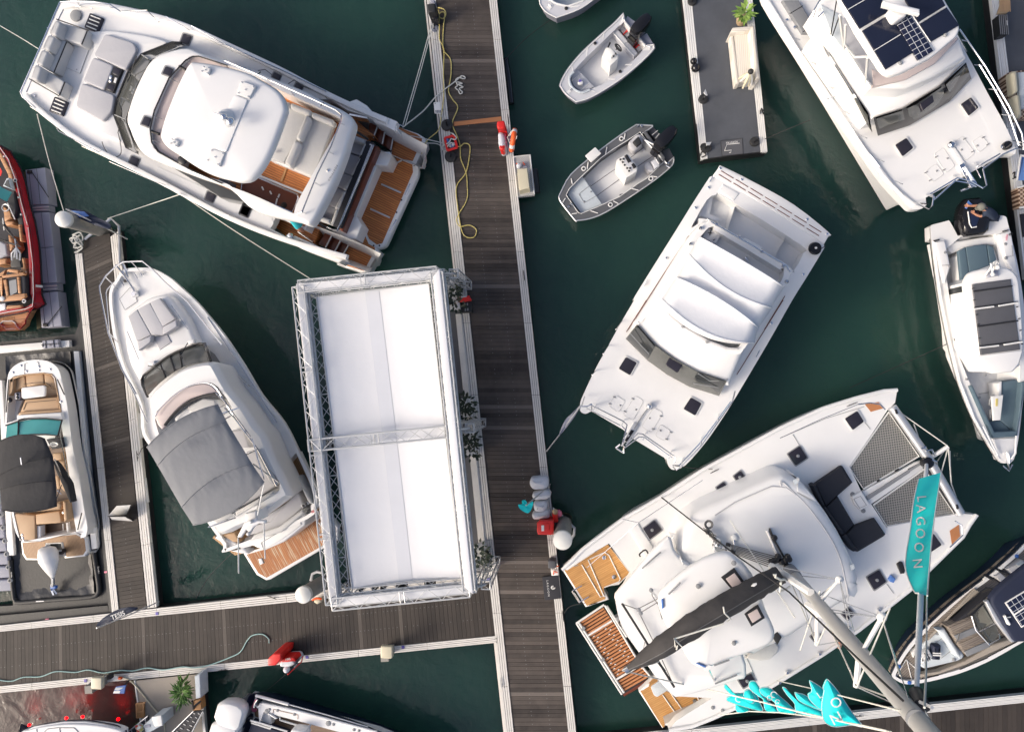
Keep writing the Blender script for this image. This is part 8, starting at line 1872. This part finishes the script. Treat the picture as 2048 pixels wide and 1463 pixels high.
plant('B7',(582,198),ZD,.12,.75,34,'leaf_lime','light green leafy plant in a tan pot above the wicker bench',.34,.13,'wicker')
# red emergency points
def fire_point(label,box,red,white,side):
    t = thing('fire_hose_point',label,'fire point',box[0],ZD)
    slab('hose_box',box,1.5,1.0,'red',t,r=.05,rc=.05); slab('cabinet',red,1.2,.7,'red',t,r=.05); slab('reel_cover',white,1.25,.7,'bag',t,r=.1,rc=.1)
    slab('cover_end',side,1.26,.5,'red',t,r=.05,rc=.04); return t
C('E4')
fire_point('bright red fire box and white hose reel on the right main walkway kerb',[(890,412),(985,400),(1005,470),(985,510),(905,520),(885,480)],[(915,515),(1005,500),(1025,560),(960,560)],[(900,560),(960,545),(985,600),(1000,700),(990,785),(925,790),(905,700)],[(918,735),(995,730),(985,790),(960,800),(925,785)])
slab('red_stand',[(975,570),(1005,580),(1015,690),(1000,700),(985,640)],1.1,.5,'pink',bpy.data.objects['fire_hose_point'],r=.03)
t = thing('lifebuoy','orange lifebuoy with white bands on a stand at the right kerb','lifebuoy',(1060,650),ZD); c = P((1105,670),1.25); m = MB(); e1 = (P((1125,550),1.25)-c); e2 = Vector((.05,0,.36)); pts = [c+e1*math.cos(a*.3927)+e2*math.sin(a*.3927) for a in range(16)]
m.tube(pts,.085,10,True); o_ = m.build('ring','orange',t)
for k in (2,6,10,14): m = MB(); m.tube([pts[k],pts[(k+1) % 16]],.09,10); m.build('band','white_paint',o_)
rods('grab_line',[[(1085,545,1.5),(1030,630,1.2),(1080,745,1.4)],[(1110,535,1.5),(1060,610,1.3)],[(1060,740,1.3),(1120,800,1.2)]],.015,'rope_white',t); rods('stand',[[(1010,640,.55),(1050,655,1.0),(1075,660,1.2)],[(1020,690,.55),(1050,660,1.0)]],.03,'alloy',t); flat('white_tag',[(1135,625),(1162,610),(1150,650),(1130,665)],1.3,'white_paint',t)
t = thing('dock_box','beige storage locker on a chequer plate step off the right kerb','storage box',(1230,1180),.3)
slab('step_plate',[(1112,890),(1330,862),(1345,1040),(1388,1385),(1165,1415)],.5,.25,'tread',t,r=.01); slab('locker',[(1160,1052),(1295,1035),(1325,1305),(1185,1335)],1.0,.5,'cream',t,r=.03); rods('frame',[[(1110,890,.53),(1330,862,.53),(1388,1385,.53),(1165,1418,.53),(1110,890,.53)]],.025,'white_paint',t)
slab('side_cleat',[(1222,1012),(1290,1005),(1292,1030),(1225,1036)],.62,.1,'float_grey',t); b = MB(); b.ball(P((1185,1010),.65),.1); b.build('rope_ball','bag',t); rods('orange_cord',[[(1145,975,.6),(1185,1000,.6)],[(1235,960,.6),(1260,995,.6)]],.022,'orange',t)
line('tube_fender','black tube fender hanging by the beige storage locker',[(1385,1060,.2),(1420,1370,.2)],.13,'rubber','fender',1)
t = thing('tool_crate','red crate full of blue tools and rope on the left kerb','crate',(280,700),ZD); slab('crate_floor',[(195,640),(320,605),(360,765),(235,805)],.62,.08,'rubber',t)
for q in ((195,640,320,605),(320,605,360,765),(360,765,235,805),(235,805,195,640)): rod('side',[(q[0],q[1],.78),(q[2],q[3],.78)],.045,'red',t)
for i,(x,y) in enumerate(((225,660),(275,740),(300,745),(290,640),(245,700),(320,720))): b = MB(); b.ball(P((x,y),.74),.07,sq=.6); b.build('tool',('flag_sky','quilt','blue','rubber')[i % 4],t)
line('rope_coil','pale rope lying in loops over the red crate',[(262,570,.8),(300,580,.82),(350,630,.82),(330,660,.85),(280,650,.85),(260,690,.85),(215,720,.8),(165,750,.7),(175,800,.65),(215,800,.65),(240,740,.84),(290,700,.85),(310,750,.85)],.02,'rope_white')
C('O')
b = MB(); b.tube([P(p,.22) for p in ((1011,118),(1015,150),(1022,208))],[.10,.13,.12],12); tag(rebase(b.build('tube_fender','gloss_black'),P((1015,150),.1)),'long black tube fender on the right kerb near the top','fender')
C('E2')
t = thing('storage_crate','black crate with red lid between the shrub and the main walkway','crate',(390,380),ZD); slab('crate',[(335,350),(465,340),(470,470),(350,475)],.85,.35,'rubber',t,r=.02); slab('lid',[(310,305),(440,285),(468,345),(318,362)],1.0,.1,'red',t,r=.02); flat('lid_label',[(350,296),(412,290),(412,302),(350,310)],1.01,'white_paint',t)
for q in ((392,382),(420,382),(398,445),(425,440)): slab('handle',[(q[0]-8,q[1]-15),(q[0]+8,q[1]-15),(q[0]+8,q[1]+15),(q[0]-8,q[1]+15)],.87,.03,'grey',t,r=.005)
# bags, bin, extinguisher, doormat at the right kerb
C('B5')
for q,l in (([(222,385),(350,375),(358,435),(335,470),(240,475),(212,435)],'topmost and largest of the four white sacks on the right kerb'),([(238,500),(340,472),(380,505),(350,545),(250,550),(232,525)],'second white sack from the top on the right kerb, under the pole'),([(240,565),(340,555),(352,600),(330,635),(250,638)],'third white sack from the top beside the teal flag'),([(228,648),(345,620),(370,650),(360,685),(240,695)],'lowest white sack, touching the red bin')):
    o = slab('sack',q,1.0,.5,'bag',None,r=.14,dome=.06,rc=.12); tag(rebase(o,P(q[0],.5)),l,'sack')
def feather(name,label,pole,cloth,z0,z1,m,word=None,wd=None):
    t = thing(name,label,'flag',pole[0],z0); n = len(pole)-1; rod('pole',[(*p,z0+(z1-z0)*i/n) for i,p in enumerate(pole)],.022,'alloy',t); zc = (z0+z1)/2+.3
    b = MB(); w = [P(p,zc) for p in spline(cloth,3)]; w = w if area(w) > 0 else w[::-1]; c = sum(w,Vector())/len(w)
    b.loft([[v+Vector((0,0,-.02)) for v in w],w,[Vector((c.x+(v.x-c.x)*.5,c.y+(v.y-c.y)*.5,zc+.05*math.sin(i))) for i,v in enumerate(w)]],bottom=True); b.build('cloth',m,t,sharp=70)
    if word: lettering('lettering',word,wd[0],wd[1],wd[2],zc+.06,'white_paint',t)
    return t
feather('feather_flag','small teal flag on a grey pole leaning over the white sacks',[(368,430),(280,510),(190,585)],[(190,585),(240,555),(235,600),(205,642),(150,615),(132,580),(160,575),(160,550),(185,548),(198,570)],.6,2.2,'teal')
C('O')
feather('feather_flag','navy feather flag lying over the corner of the finger dock and cross walkway',[(318,1202),(260,1228),(193,1255)],[(193,1252),(205,1236),(240,1216),(275,1214),(262,1224),(225,1240)],.9,3.0,'blue_flag','TESIS',((236,1230),(30,-12),10))
feather('feather_flag','navy and light blue flag on a pole beside the leaning pile',[(255,478),(200,450),(132,418)],[(132,418),(165,420),(190,432),(220,448),(215,458),(180,446),(150,432)],.8,2.8,'blue_flag')
o_ = flat('light_panel',[(140,421),(168,423),(178,432),(160,435)],2.22,'flag_sky',bpy.data.objects['feather_flag.002'])
feather('feather_flag','thin blue and grey furled flag over the water below the white covered catamaran',[(1093,902),(1118,870),(1160,812)],[(1160,810),(1150,832),(1125,864),(1118,868),(1130,840),(1145,825)],.6,2.4,'float_grey')
line('rope_coil','grey rope heap hanging from the head of the finger dock',[(145,470,.6),(160,465,.65),(165,480,.6),(145,485,.6),(150,470,.7),(165,490,.6),(148,495,.6),(155,478,.7),(140,478,.6),(158,500,.5),(150,505,.45),(165,495,.6),(150,480,.72),(160,470,.72)],.028,'rope_white')
C('B5')
t = thing('bin','bright red wheeled bin with a white label on the right kerb','bin',(330,750),ZD); slab('bin_body',[(285,705),(395,700),(392,800),(275,800)],1.3,.8,'red',t,r=.05); slab('lid',[(270,715),(290,697),(385,697),(396,720),(390,790),(370,803),(285,800),(270,785)],1.42,.12,'red',t,r=.05); slab('lid_panel',[(310,720),(360,716),(362,772),(312,775)],1.45,.04,'red',t,r=.02); flat('bin_label',[(302,732),(322,730),(322,772),(303,773)],1.47,'white_paint',t)
t = thing('fire_extinguisher','red fire extinguisher on a triangular stand beside the red bin','extinguisher',(405,660),ZD); b = MB(); b.tube([P((400,640),1.0),P((408,700),.9)],.09,12); b.build('cylinder','red',t); b = MB(); b.ball(P((402,632),1.05),.1); b.build('valve','wicker',t); slab('stand',[(385,598),(465,662),(385,672)],.6,.04,'white_paint',t,r=.01); b = MB(); b.ball(P((425,645),.75),.14); b.build('hose','pink',t)
t = thing('meter_box','dark grey box and a white plate with an orange cord on the right kerb','box',(380,1020),ZD); slab('box',[(350,1000),(365,985),(408,990),(412,1040),(390,1050),(352,1045)],.95,.4,'dark_grey',t,r=.04); slab('plate',[(372,1055),(420,1052),(428,1098),(378,1100)],.56,.03,'white_paint',t); rods('cord',[[(390,1090,.6),(395,1065,.6),(420,1075,.6)],[(412,1030,.7),(428,1028,.6)]],.02,'orange',t)
t = thing('doormat','black mat lettered LAGOON on the right kerb of the main walkway','mat',(375,1190),ZD); slab('mat',[(307,1108),(428,1095),(445,1265),(326,1278)],.56,.03,'pad_black',t,r=.01)
lettering('mat_lettering','LAGOON',(351,1190),(10,100),14,.565,'white_paint',t,1.6); b = MB(); b.tube([P((388+14*math.cos(a*.55),1184+12*math.sin(a*.55)),.566) for a in range(10)],.014,5); b.tube([P((386+8*math.cos(a*.6),1186+7*math.sin(a*.6)),.566) for a in range(10)],.012,5); b.build('emblem','white_paint',t)
cg = 'dock cleats'
C('O')
for p,d,l in (((1048,551),(1,8),'black mooring cleat on the right kerb opposite the marquee top'),((1017,240),(1,8),'dark mooring cleat on the right kerb beside the red fire box'),((1126,1230),(1,8),'black mooring cleat on the right kerb below the doormat'),((1002,1364),(1,8),'pale mooring cleat on the left kerb near the bottom edge'),((545,1193),(3,1),'black mooring cleat on the cross walkway kerb near the marquee'),((276,911),(1,8),'black mooring cleat on the right kerb of the finger dock'),((447,1338),(8,-1),'mooring cleat on the lower kerb of the cross walkway'),((1715,1430),(8,-1),'black mooring cleat on the lower right dock')):
    t = thing('dock_cleat',l,'cleat',p,.53,cg); cleat(t,p,.53,d,.36,'rope_black' if 'pale' not in l else 'alloy')
for p,q,l in (((274,826),(281,876),'upper white tube fender on the finger dock'),((287,956),(293,1004),'lower white tube fender on the finger dock')):
    b = MB(); b.tube([P(p,.4),P(q,.4)],.1,12); tag(rebase(b.build('tube_fender','white_paint'),P(p,.3)),l,'fender')
C('A6')
t = thing('display_board','folded white A-frame board standing on the finger dock','sign',(600,940),ZD); sheet('front_panel',[(545,935),(640,928)],.55,[(588,885),(660,880)],1.15,'white_paint',t); sheet('rear_panel',[(565,955),(668,962)],.52,[(550,938),(628,940)],1.15,'white_paint',t); rods('edge',[[(545,938,1.17),(632,938,1.17)],[(640,930,.6),(668,960,.52)],[(640,928,.6),(662,880,1.15)]],.02,'black',t)
# lower walkway gear
C('B4')
t = fire_point('red fire box, white hose reel and sign board on the lower cross walkway kerb',[(428,365),(465,335),(512,335),(510,372),(478,410),(425,412)],[(495,362),(520,358),(520,400),(498,402)],[(497,395),(520,372),(590,368),(605,400),(560,425),(500,422)],[(510,365),(590,358),(605,385),(540,392),(512,390)])
lettering('reel_lettering','FIRE',(555,370),(40,-8),14,1.27,'white_paint',t); sheet('sign_board',[(552,465),(648,352)],.9,[(570,430),(630,368)],1.7,'blue_flag',t); rods('sign_edge',[[(552,466,.9),(640,385,.9),(648,352,1.0)]],.02,'red',t); b = MB(); b.ball(P((546,434),.6),.12); b.build('drum','bag',t)
lettering('sign_lettering','SEA',(600,410),(50,-55),12,1.45,'white_paint',t)
def pedestal(p,q,label):
    t = thing('power_pedestal',label,'pedestal',p,ZD); a,e = P(p,ZD),P(q,1.35); d = e-a; b = MB(); b.box(a,.26,.26,ZD,1.3,.1); b.build('post','concrete',t); b = MB(); b.pillow(roundc([e+Vector((x*.2,y*.2,0)) for x,y in ((-1,-1),(1,-1),(1,1),(-1,1))],.06),1.42,.14,.04); b.build('lid','cream',t); return t
pedestal((1203,300),(1178,322),'cream capped shore power pedestal alone on the lower kerb of the cross walkway')
C('D8'); t = pedestal((970,130),(908,160),'cream capped shore power pedestal with cables at the lower left kerb'); slab('socket',[(985,95),(1020,90),(1025,130),(990,140)],1.1,.2,'rubber',t,r=.03); slab('tool_tray',[(1015,110),(1060,85),(1150,120),(1060,150)],.6,.06,'white_paint',t); slab('orange_plug',[(1095,112),(1125,115),(1122,135),(1095,132)],.7,.1,'orange',t,r=.02)
line('power_cable','beige cable from the cream pedestal across the sandy terrace',[(945,120,1.2),(980,85,.9),(1060,90,.6),(1180,125,.56),(1250,175,.53),(1330,270,.53),(1420,385,.53),(1490,470,.53),(1530,560,.53),(1535,640,.53)],.024,'cream','cable')
line('water_hose','pale teal hose winding along the lower edge of the cross walkway',[(-40,128,.53),(100,145,.53),(220,108,.53),(380,102,.53),(520,55,.53),(700,62,.53),(820,40,.53),(960,68,.53),(1110,45,.53),(1240,48,.53),(1370,22,.53),(1520,40,.56),(1700,12,.56),(1820,20,.56),(1960,-8,.54),(2150,-80,.53),(2240,-130,.53),(2300,-230,.53),(2350,-280,.53),(2440,-292,.53),(2500,-250,.53),(2505,-210,.53)],.02,'hose_teal','hose')
t = thing('blue_sign','blue and white sign panel beside the sandy terrace, below the cross walkway','sign',(1110,225),.5); slab('panel',[(1050,260),(1078,198),(1170,182),(1155,262)],1.0,.04,'blue',t,r=.01); flat('white_band',[(1052,258),(1060,236),(1120,236),(1112,258)],1.012,'white_paint',t); flat('light_band',[(1065,225),(1080,205),(1150,205),(1100,232)],1.012,'quilt',t); rod('bracket',[(1155,185,.95),(1200,140,.6)],.03,'black',t)
plant('D8',(1765,190),ZD,.3,.6,170,'leaf_green','large green long leaved plant in the white planter on the sandy terrace',.33,.06,None,(.55,1.3)); C('D8'); slab('planter',[(1810,100),(1860,80),(1868,300),(1822,312)],1.0,.5,'quilt',bpy.data.objects['potted_plant.001'],r=.03)
t = thing('timber_box','open tan timber box at the left side of the sandy terrace','box',(1300,420),ZD); slab('floor',[(1270,352),(1335,350),(1335,480),(1275,482)],.6,.1,'tan_wood',t)
for a,b_ in (((1270,352),(1338,350)),((1335,350),(1335,480)),((1335,478),(1275,482)),((1275,482),(1270,352)),((1272,430),(1335,426)),((1325,355),(1352,340))): rod('rim',[(*a,.85),(*b_,.85)],.03,'tan_wood',t,n=4)
t = thing('carton','brown carton with a white tripod beside the planter','box',(1830,380),ZD); slab('carton',[(1790,335),(1865,310),(1875,410),(1800,425)],.8,.3,'tan_wood',t,r=.01); rods('tripod',[[(1790,330,1.2),(1810,440,.55)],[(1800,385,1.1),(1870,330,1.0)]],.035,'black',t)
t = thing('pedestal_table','white display pedestal beside the flowers at the bottom left','table',(1430,540),ZD); slab('top',[(1408,480),(1500,462),(1512,560),(1440,570),(1420,520)],1.35,.06,'white_paint',t,r=.02); slab('column',[(1405,490),(1500,470),(1505,560),(1360,640),(1335,560)],1.28,.7,'quilt',t,r=.03); flat('purple_card',[(1345,555),(1400,548),(1395,575),(1350,580)],1.30,'float_grey',t)
t = thing('bouquet','round bouquet of white, yellow and red flowers on the bottom left terrace','flowers',(1300,580),1.0); random.seed(4)
for i in range(26):
    a = random.uniform(0,6.28); r_ = random.random()**.5; m = MB(); m.ball(P((1298+38*r_*math.cos(a),580+36*r_*math.sin(a)),1.35-.15*r_),.055,8,5); m.build('blossom',('cream','red','hose_yellow','white_paint')[i % 4],t)
m = MB()
for i in range(40): a = random.uniform(0,6.28); m.leaf(P((1298,580),1.15),Vector((math.cos(a),math.sin(a),.2)),.22,.06)
m.build('foliage','leaf_green',t)
def gang(q,label,n):
    t = thing('gangway',label,'gangway',q[0],1.0); slab('deck',q,1.2,.08,'pad_black',t,r=.01); A,B_,Cc,D = [Vector(v) for v in q]
    for i in range(n):
        for k in (.28,.72): v = (i+.5)/n; a = A.lerp(D,v).lerp(B_.lerp(Cc,v),k-.1); e = A.lerp(D,v+.02).lerp(B_.lerp(Cc,v+.02),k+.1); rod('tread_strip',[(*a,1.22),(*e,1.22)],.011,'white_paint',t,n=4)
    rods('edge',[[(*A,1.24),(*D,1.24)],[(*B_,1.24),(*Cc,1.24)]],.02,'alloy',t)
gang([(1375,470),(1380,520),(1140,760),(1060,720)],'black ribbed gangway with white strips between the red lit boat and the terrace',7)
gang([(1800,425),(1890,425),(1700,780),(1500,720)],'black ribbed gangway with white strips at the right side of the sandy terrace',9)
# pile hardware next to the marquee corner
C('B2'); t = thing('hose_bundle','cream and orange hose bundle beside the stained pile at the marquee corner','hose',(240,1310),ZD); slab('drum',[(215,1310),(260,1300),(275,1325),(240,1345),(215,1330)],.8,.3,'cream',t,r=.06); rods('orange_strap',[[(205,1310,.82),(235,1295,.85),(275,1300,.82)]],.035,'orange',t); rod('bracket',[(195,1165,.6),(205,1115,.6),(240,1098,.6),(275,1105,.6)],.05,'alloy',t)
# right border furniture
C('D1')
t = thing('side_table','square slatted wicker side table at the top right corner','table',(235,50),ZD); slab('top',[(210,-20),(275,-20),(278,62),(258,85),(190,92),(212,30)],1.0,.1,'wicker',t,r=.02)
for i in range(8): rod('slat',[(212+8*i,-15,1.01),(204+10*i,80,1.01)],.012,'pad_beige',t)
t = thing('crate','dark green plastic crate below the wicker side table','crate',(230,165),ZD); slab('body',[(195,100),(255,92),(268,225),(208,238)],.9,.35,'rubber',t,r=.02)
for i in range(5): rod('rib',[(198+13*i,100,.92),(210+13*i,235,.92)],.015,'cover_grey',t)
flat('crate_label',[(250,140),(258,140),(260,172),(252,172)],.93,'white_paint',t)
t = thing('sofa','rattan sofa with two cream bolsters at the right border','sofa',(320,640),ZD); slab('rattan_frame',[(243,505),(275,485),(420,470),(430,790),(320,812),(285,720)],.85,.4,'rattan',t,r=.03); slab('seat_cushion',[(330,490),(430,480),(440,720),(345,740)],.98,.2,'quilt',t,r=.05)
for q in ([(282,485),(325,472),(338,620),(298,640)],[(300,645),(345,635),(362,790),(320,800)]): slab('bolster',q,1.2,.3,'cream',t,r=.1,rc=.1)
t = thing('chair','small rattan seat near the lower end of the right border dock','chair',(350,1340),ZD); slab('seat',[(325,1275),(400,1255),(410,1400),(340,1410)],.9,.35,'rattan',t,r=.03); rods('frame',[[(320,1275,.95),(400,1255,.95)],[(335,1412,.95),(410,1400,.95)]],.03,'white_paint',t)
t = thing('deck_chair','blue folding chair lying at the right border dock','chair',(345,1150),ZD); sheet('sling',[(325,1225),(350,1050)],.6,[(400,1225),(420,1060)],1.0,'flag_sky',t); rods('frame',[[(320,1228,.6),(345,1055,.8)],[(340,1055,1.0),(420,1070,1.0)]],.03,'white_paint',t)
t = thing('floor_sign','black floor sign with a round white emblem at the right border','sign',(390,1500),ZD); slab('panel',[(342,1455),(430,1440),(450,1600),(362,1610)],.58,.04,'pad_black',t,r=.01); b = MB(); b.tube([P((408+18*math.cos(a*.63),1480+20*math.sin(a*.63)),.585) for a in range(10)],.016,5,True); b.build('emblem','white_paint',t)
line('rope_coil','black mooring line on the kerb of the right border dock',[(290,1180,.58),(305,1170,.58),(300,1200,.58),(312,1205,.57),(290,1215,.56)],.02,'rope_black')
C('O')
for pts,l in (([(1010,120,.4),(1060,70,.1),(1130,20,-.05)],'thin dark line in the water from the tube fender up to the top tender'),([(1620,240,1.9),(1560,265,.9),(1530,278,.6)],'thin line from the right catamaran to the carpeted dock'),([(1900,685,1.3),(1800,730,.3),(1700,775,.02)],'thin dark line from the day boat side cleat into the water'),([(1425,938,2),(1390,936,1.8),(1345,930,1.75)],'short dark line between the white covered catamaran bow and the sailing catamaran'),([(1210,1083,1.35),(1245,1040,1.0),(1200,1085,.3)],'black mooring line looped at the sailing catamaran stern quarter'),([(1170,1205,.75),(1140,1212,.6),(1127,1228,.56)],'dark line from the sailing catamaran stern to the main walkway'),([(480,1090,1.6),(420,1150,.7),(392,1196,.5)],'dark line from the motor yacht stern to the cross walkway'),([(300,880,1.6),(285,895,.8),(277,910,.56)],'dark line from the motor yacht bimini side to the finger dock'),([(575,1345,.6),(545,1370,.2),(520,1390,0)],'dark line hanging from the lower kerb beside the fire point')):
    line('mooring_line',l,pts,.011,'rope_black',group=g)
# ================================================================ PEOPLE
def person(label,J,E,z0,cloth):
    """one skin grown over a posed skeleton; J name -> (crop x, y, z, radius), E edges, cloth: (material, joints) by nearest bone"""
    root = J['pelvis']; t = thing('person',label,'person',root[:2],z0); me = bpy.data.meshes.new('body'); nm = list(J); org = ORG[t]
    co = [P(J[k][:2],J[k][2])-org for k in nm]; ed = [(nm.index(a),nm.index(b)) for a,b in E]
    rad = [J[k][3] for k in nm]
    for h in [k for k in nm if k.startswith('hand')]:     # palm grows five unequal fingers
        i = nm.index(h); w = [a if b == h else b for a,b in E if h in (a,b)][0]; d = (co[i]-co[nm.index(w)]).normalized(); s = d.cross(Vector((0,0,1))).normalized()
        for o_,L_ in ((-.034,.062),(-.012,.078),(.012,.082),(.034,.070),(.052,.048)):
            a = co[i]+s*o_+d*.03; th = o_ > .05; e1 = a+(d*.5+s*.7 if th else d)*L_*.55+Vector((0,0,-.006)); e2 = e1+(d*.8+s*.3 if th else d)*L_*.5+Vector((0,0,-.022)); k = len(co); co += [a,e1,e2]; rad += [.012,.0095,.008]; ed += [(i,k),(k,k+1),(k+1,k+2)]
    me.from_pydata([tuple(v) for v in co],ed,[]); o = bpy.data.objects.new('body',me); COL.objects.link(o); sk = o.modifiers.new('s','SKIN'); sk.use_smooth_shade = True; o.modifiers.new('d','SUBSURF').levels = 1
    for i,r_ in enumerate(rad): me.skin_vertices[0].data[i].radius = (r_,r_); me.skin_vertices[0].data[i].use_root = i == nm.index('pelvis')
    dg = bpy.context.evaluated_depsgraph_get(); m2 = bpy.data.meshes.new_from_object(o.evaluated_get(dg)); o.modifiers.clear(); o.data = m2; m2.materials.clear(); ms = ['skin']+[c[0] for c in cloth]
    for k in ms: m2.materials.append(MATS[k])
    bones = [(co[a],co[b],next((i+1 for i,c in enumerate(cloth) if a < len(nm) and b < len(nm) and nm[a] in c[1] and nm[b] in c[1]),0)) for a,b in ed]
    for p in m2.polygons:
        p.use_smooth = True; best = 9
        for a,b,mi in bones:
            ab = b-a; u = max(0,min(1,(p.center-a).dot(ab)/max(1e-9,ab.length_squared))); d = (p.center-a-ab*u).length
            if d < best: best = d; p.material_index = mi
    o.parent = t; ORG[o] = org
    h = P(J['head'][:2],J['head'][2]); n_ = P(J['neck'][:2],J['neck'][2]); up_ = (h-n_).normalized(); f = (P(J['face'][:2],J['face'][2])-h).normalized()
    b = MB(); b.ball(h,.108,14,10,1.2,up_.to_track_quat('Z','Y').to_matrix()); b.ball(h+f*.112,.018); s = f.cross(up_)
    for e in (-1,1): b.ball(h+s*e*.105-up_*.01,.024)
    hd = b.build('head','skin',t)
    for e in (-1,1): m = MB(); m.ball(h+f*.10+s*e*.036+up_*.02,.013); m.build('eye','black',hd)
    m = MB(); m.tube([h+f*.103-up_*.05+s*.025,h+f*.108-up_*.052,h+f*.103-up_*.05-s*.025],.008); m.build('mouth','pink',hd); return t,h,f,up_
BE = [('pelvis','waist'),('waist','chest'),('chest','neck'),('neck','skull'),('chest','sh1'),('sh1','el1'),('el1','wr1'),('wr1','hand1'),('chest','sh2'),('sh2','el2'),('el2','wr2'),('wr2','hand2'),('pelvis','hip1'),('hip1','kn1'),('kn1','an1'),('an1','toe1'),('pelvis','hip2'),('hip2','kn2'),('kn2','an2'),('an2','toe2')]
def pose(**k): return k
TOP = ('pelvis','waist','chest','neck','sh1','sh2','el1','el2'); LEG = ('pelvis','hip1','hip2','kn1','kn2')
C('D4')
J = dict(pelvis=(1035,300,1.50,.16),waist=(1000,262,1.62,.15),chest=(945,225,1.72,.155),neck=(895,190,1.82,.06),skull=(875,178,1.88,.07),head=(862,168,1.92,0),face=(835,178,1.84,0),sh1=(885,160,1.75,.065),el1=(790,148,1.70,.048),wr1=(705,150,1.72,.035),hand1=(675,150,1.73,.032),sh2=(905,270,1.72,.065),el2=(850,300,1.68,.05),wr2=(775,270,1.73,.035),hand2=(752,252,1.75,.032),hip1=(1010,330,1.45,.10),kn1=(925,330,1.25,.07),an1=(945,415,1.12,.045),toe1=(870,440,1.08,.04),hip2=(1055,320,1.42,.10),kn2=(985,360,1.2,.07),an2=(955,410,1.10,.045),toe2=(860,436,1.06,.04))
t,h,f,u = person('person in navy clothes and a grey cap leaning over the black outboard to wipe it',J,BE,1.1,[('shirt_navy',TOP+('hip1','hip2','kn1','kn2'))])
m = MB(); m.ball(h+u*.025,.125,14,8,.95); m.tube([h+f*.08+u*.05,h+f*.2+u*.03],[.09,.06],8); m.build('cap','cap_grey',t)
o = slab('wiping_cloth',[(655,115),(680,75),(700,100),(735,130),(690,140),(655,190),(625,180),(650,150)],1.72,.03,'flag_sky',None,r=.01); tag(rebase(o,P((680,120),1.7)),'light blue wiping cloth in the hand over the black outboard','cloth')
C('A3')
J = dict(pelvis=(530,990,2.05,.15),waist=(510,955,2.2,.14),chest=(485,915,2.38,.15),neck=(462,880,2.5,.06),skull=(450,862,2.55,.07),head=(440,850,2.6,0),face=(420,830,2.55,0),sh1=(500,885,2.42,.065),el1=(470,850,2.3,.048),wr1=(430,830,2.25,.035),hand1=(415,825,2.25,.032),sh2=(460,940,2.42,.065),el2=(425,920,2.3,.048),wr2=(395,890,2.25,.035),hand2=(385,880,2.25,.032),hip1=(560,975,2.0,.09),kn1=(592,990,1.72,.065),an1=(585,1000,1.34,.045),toe1=(605,1010,1.29,.04),hip2=(535,1010,2.0,.09),kn2=(572,1030,1.72,.065),an2=(560,1015,1.34,.045),toe2=(580,1028,1.29,.04))
t,h,f,u = person('person in turquoise clothes bending under the flybridge overhang on the aft teak deck',J,BE,1.25,[('shirt_teal',TOP+('hip1','hip2'))])
m = MB(); m.ball(h+u*.03-f*.01,.12,12,8,1.0); m.build('hair','hair',t)
C('E1'); o = slab('towel',[(1408,1078),(1425,1075),(1440,1108),(1400,1098)],3.3,.06,'flag_sky',None,r=.01); tag(rebase(o,P((1420,1090),3.2)),'small light blue towel at the edge of the catamaran hardtop','towel')
C('D7')
J = dict(pelvis=(820,640,2.12,.15),waist=(780,590,2.28,.14),chest=(740,545,2.5,.15),neck=(705,480,2.66,.06),skull=(690,455,2.72,.07),head=(680,440,2.78,0),face=(720,500,2.76,0),sh1=(610,540,2.55,.065),el1=(600,600,2.35,.048),wr1=(720,720,2.25,.035),hand1=(760,750,2.23,.032),sh2=(820,520,2.55,.065),el2=(900,640,2.35,.048),wr2=(880,740,2.25,.035),hand2=(860,770,2.23,.032),hip1=(780,680,2.1,.09),kn1=(800,850,2.1,.068),an1=(790,1080,1.75,.045),toe1=(770,1170,1.72,.04),hip2=(870,680,2.1,.09),kn2=(880,820,2.1,.068),an2=(840,1040,1.75,.045),toe2=(820,1140,1.72,.04))
t,h,f,u = person('barefoot person in a navy shirt sitting on the side deck behind the tall mast',J,BE,1.95,[('shirt_navy',TOP),('white_paint',('pelvis','hip1','hip2','kn1','kn2'))])
m = MB(); m.ball(h+u*.025,.12,12,8,.95); m.build('hair','tan_wood',t)
C('O')
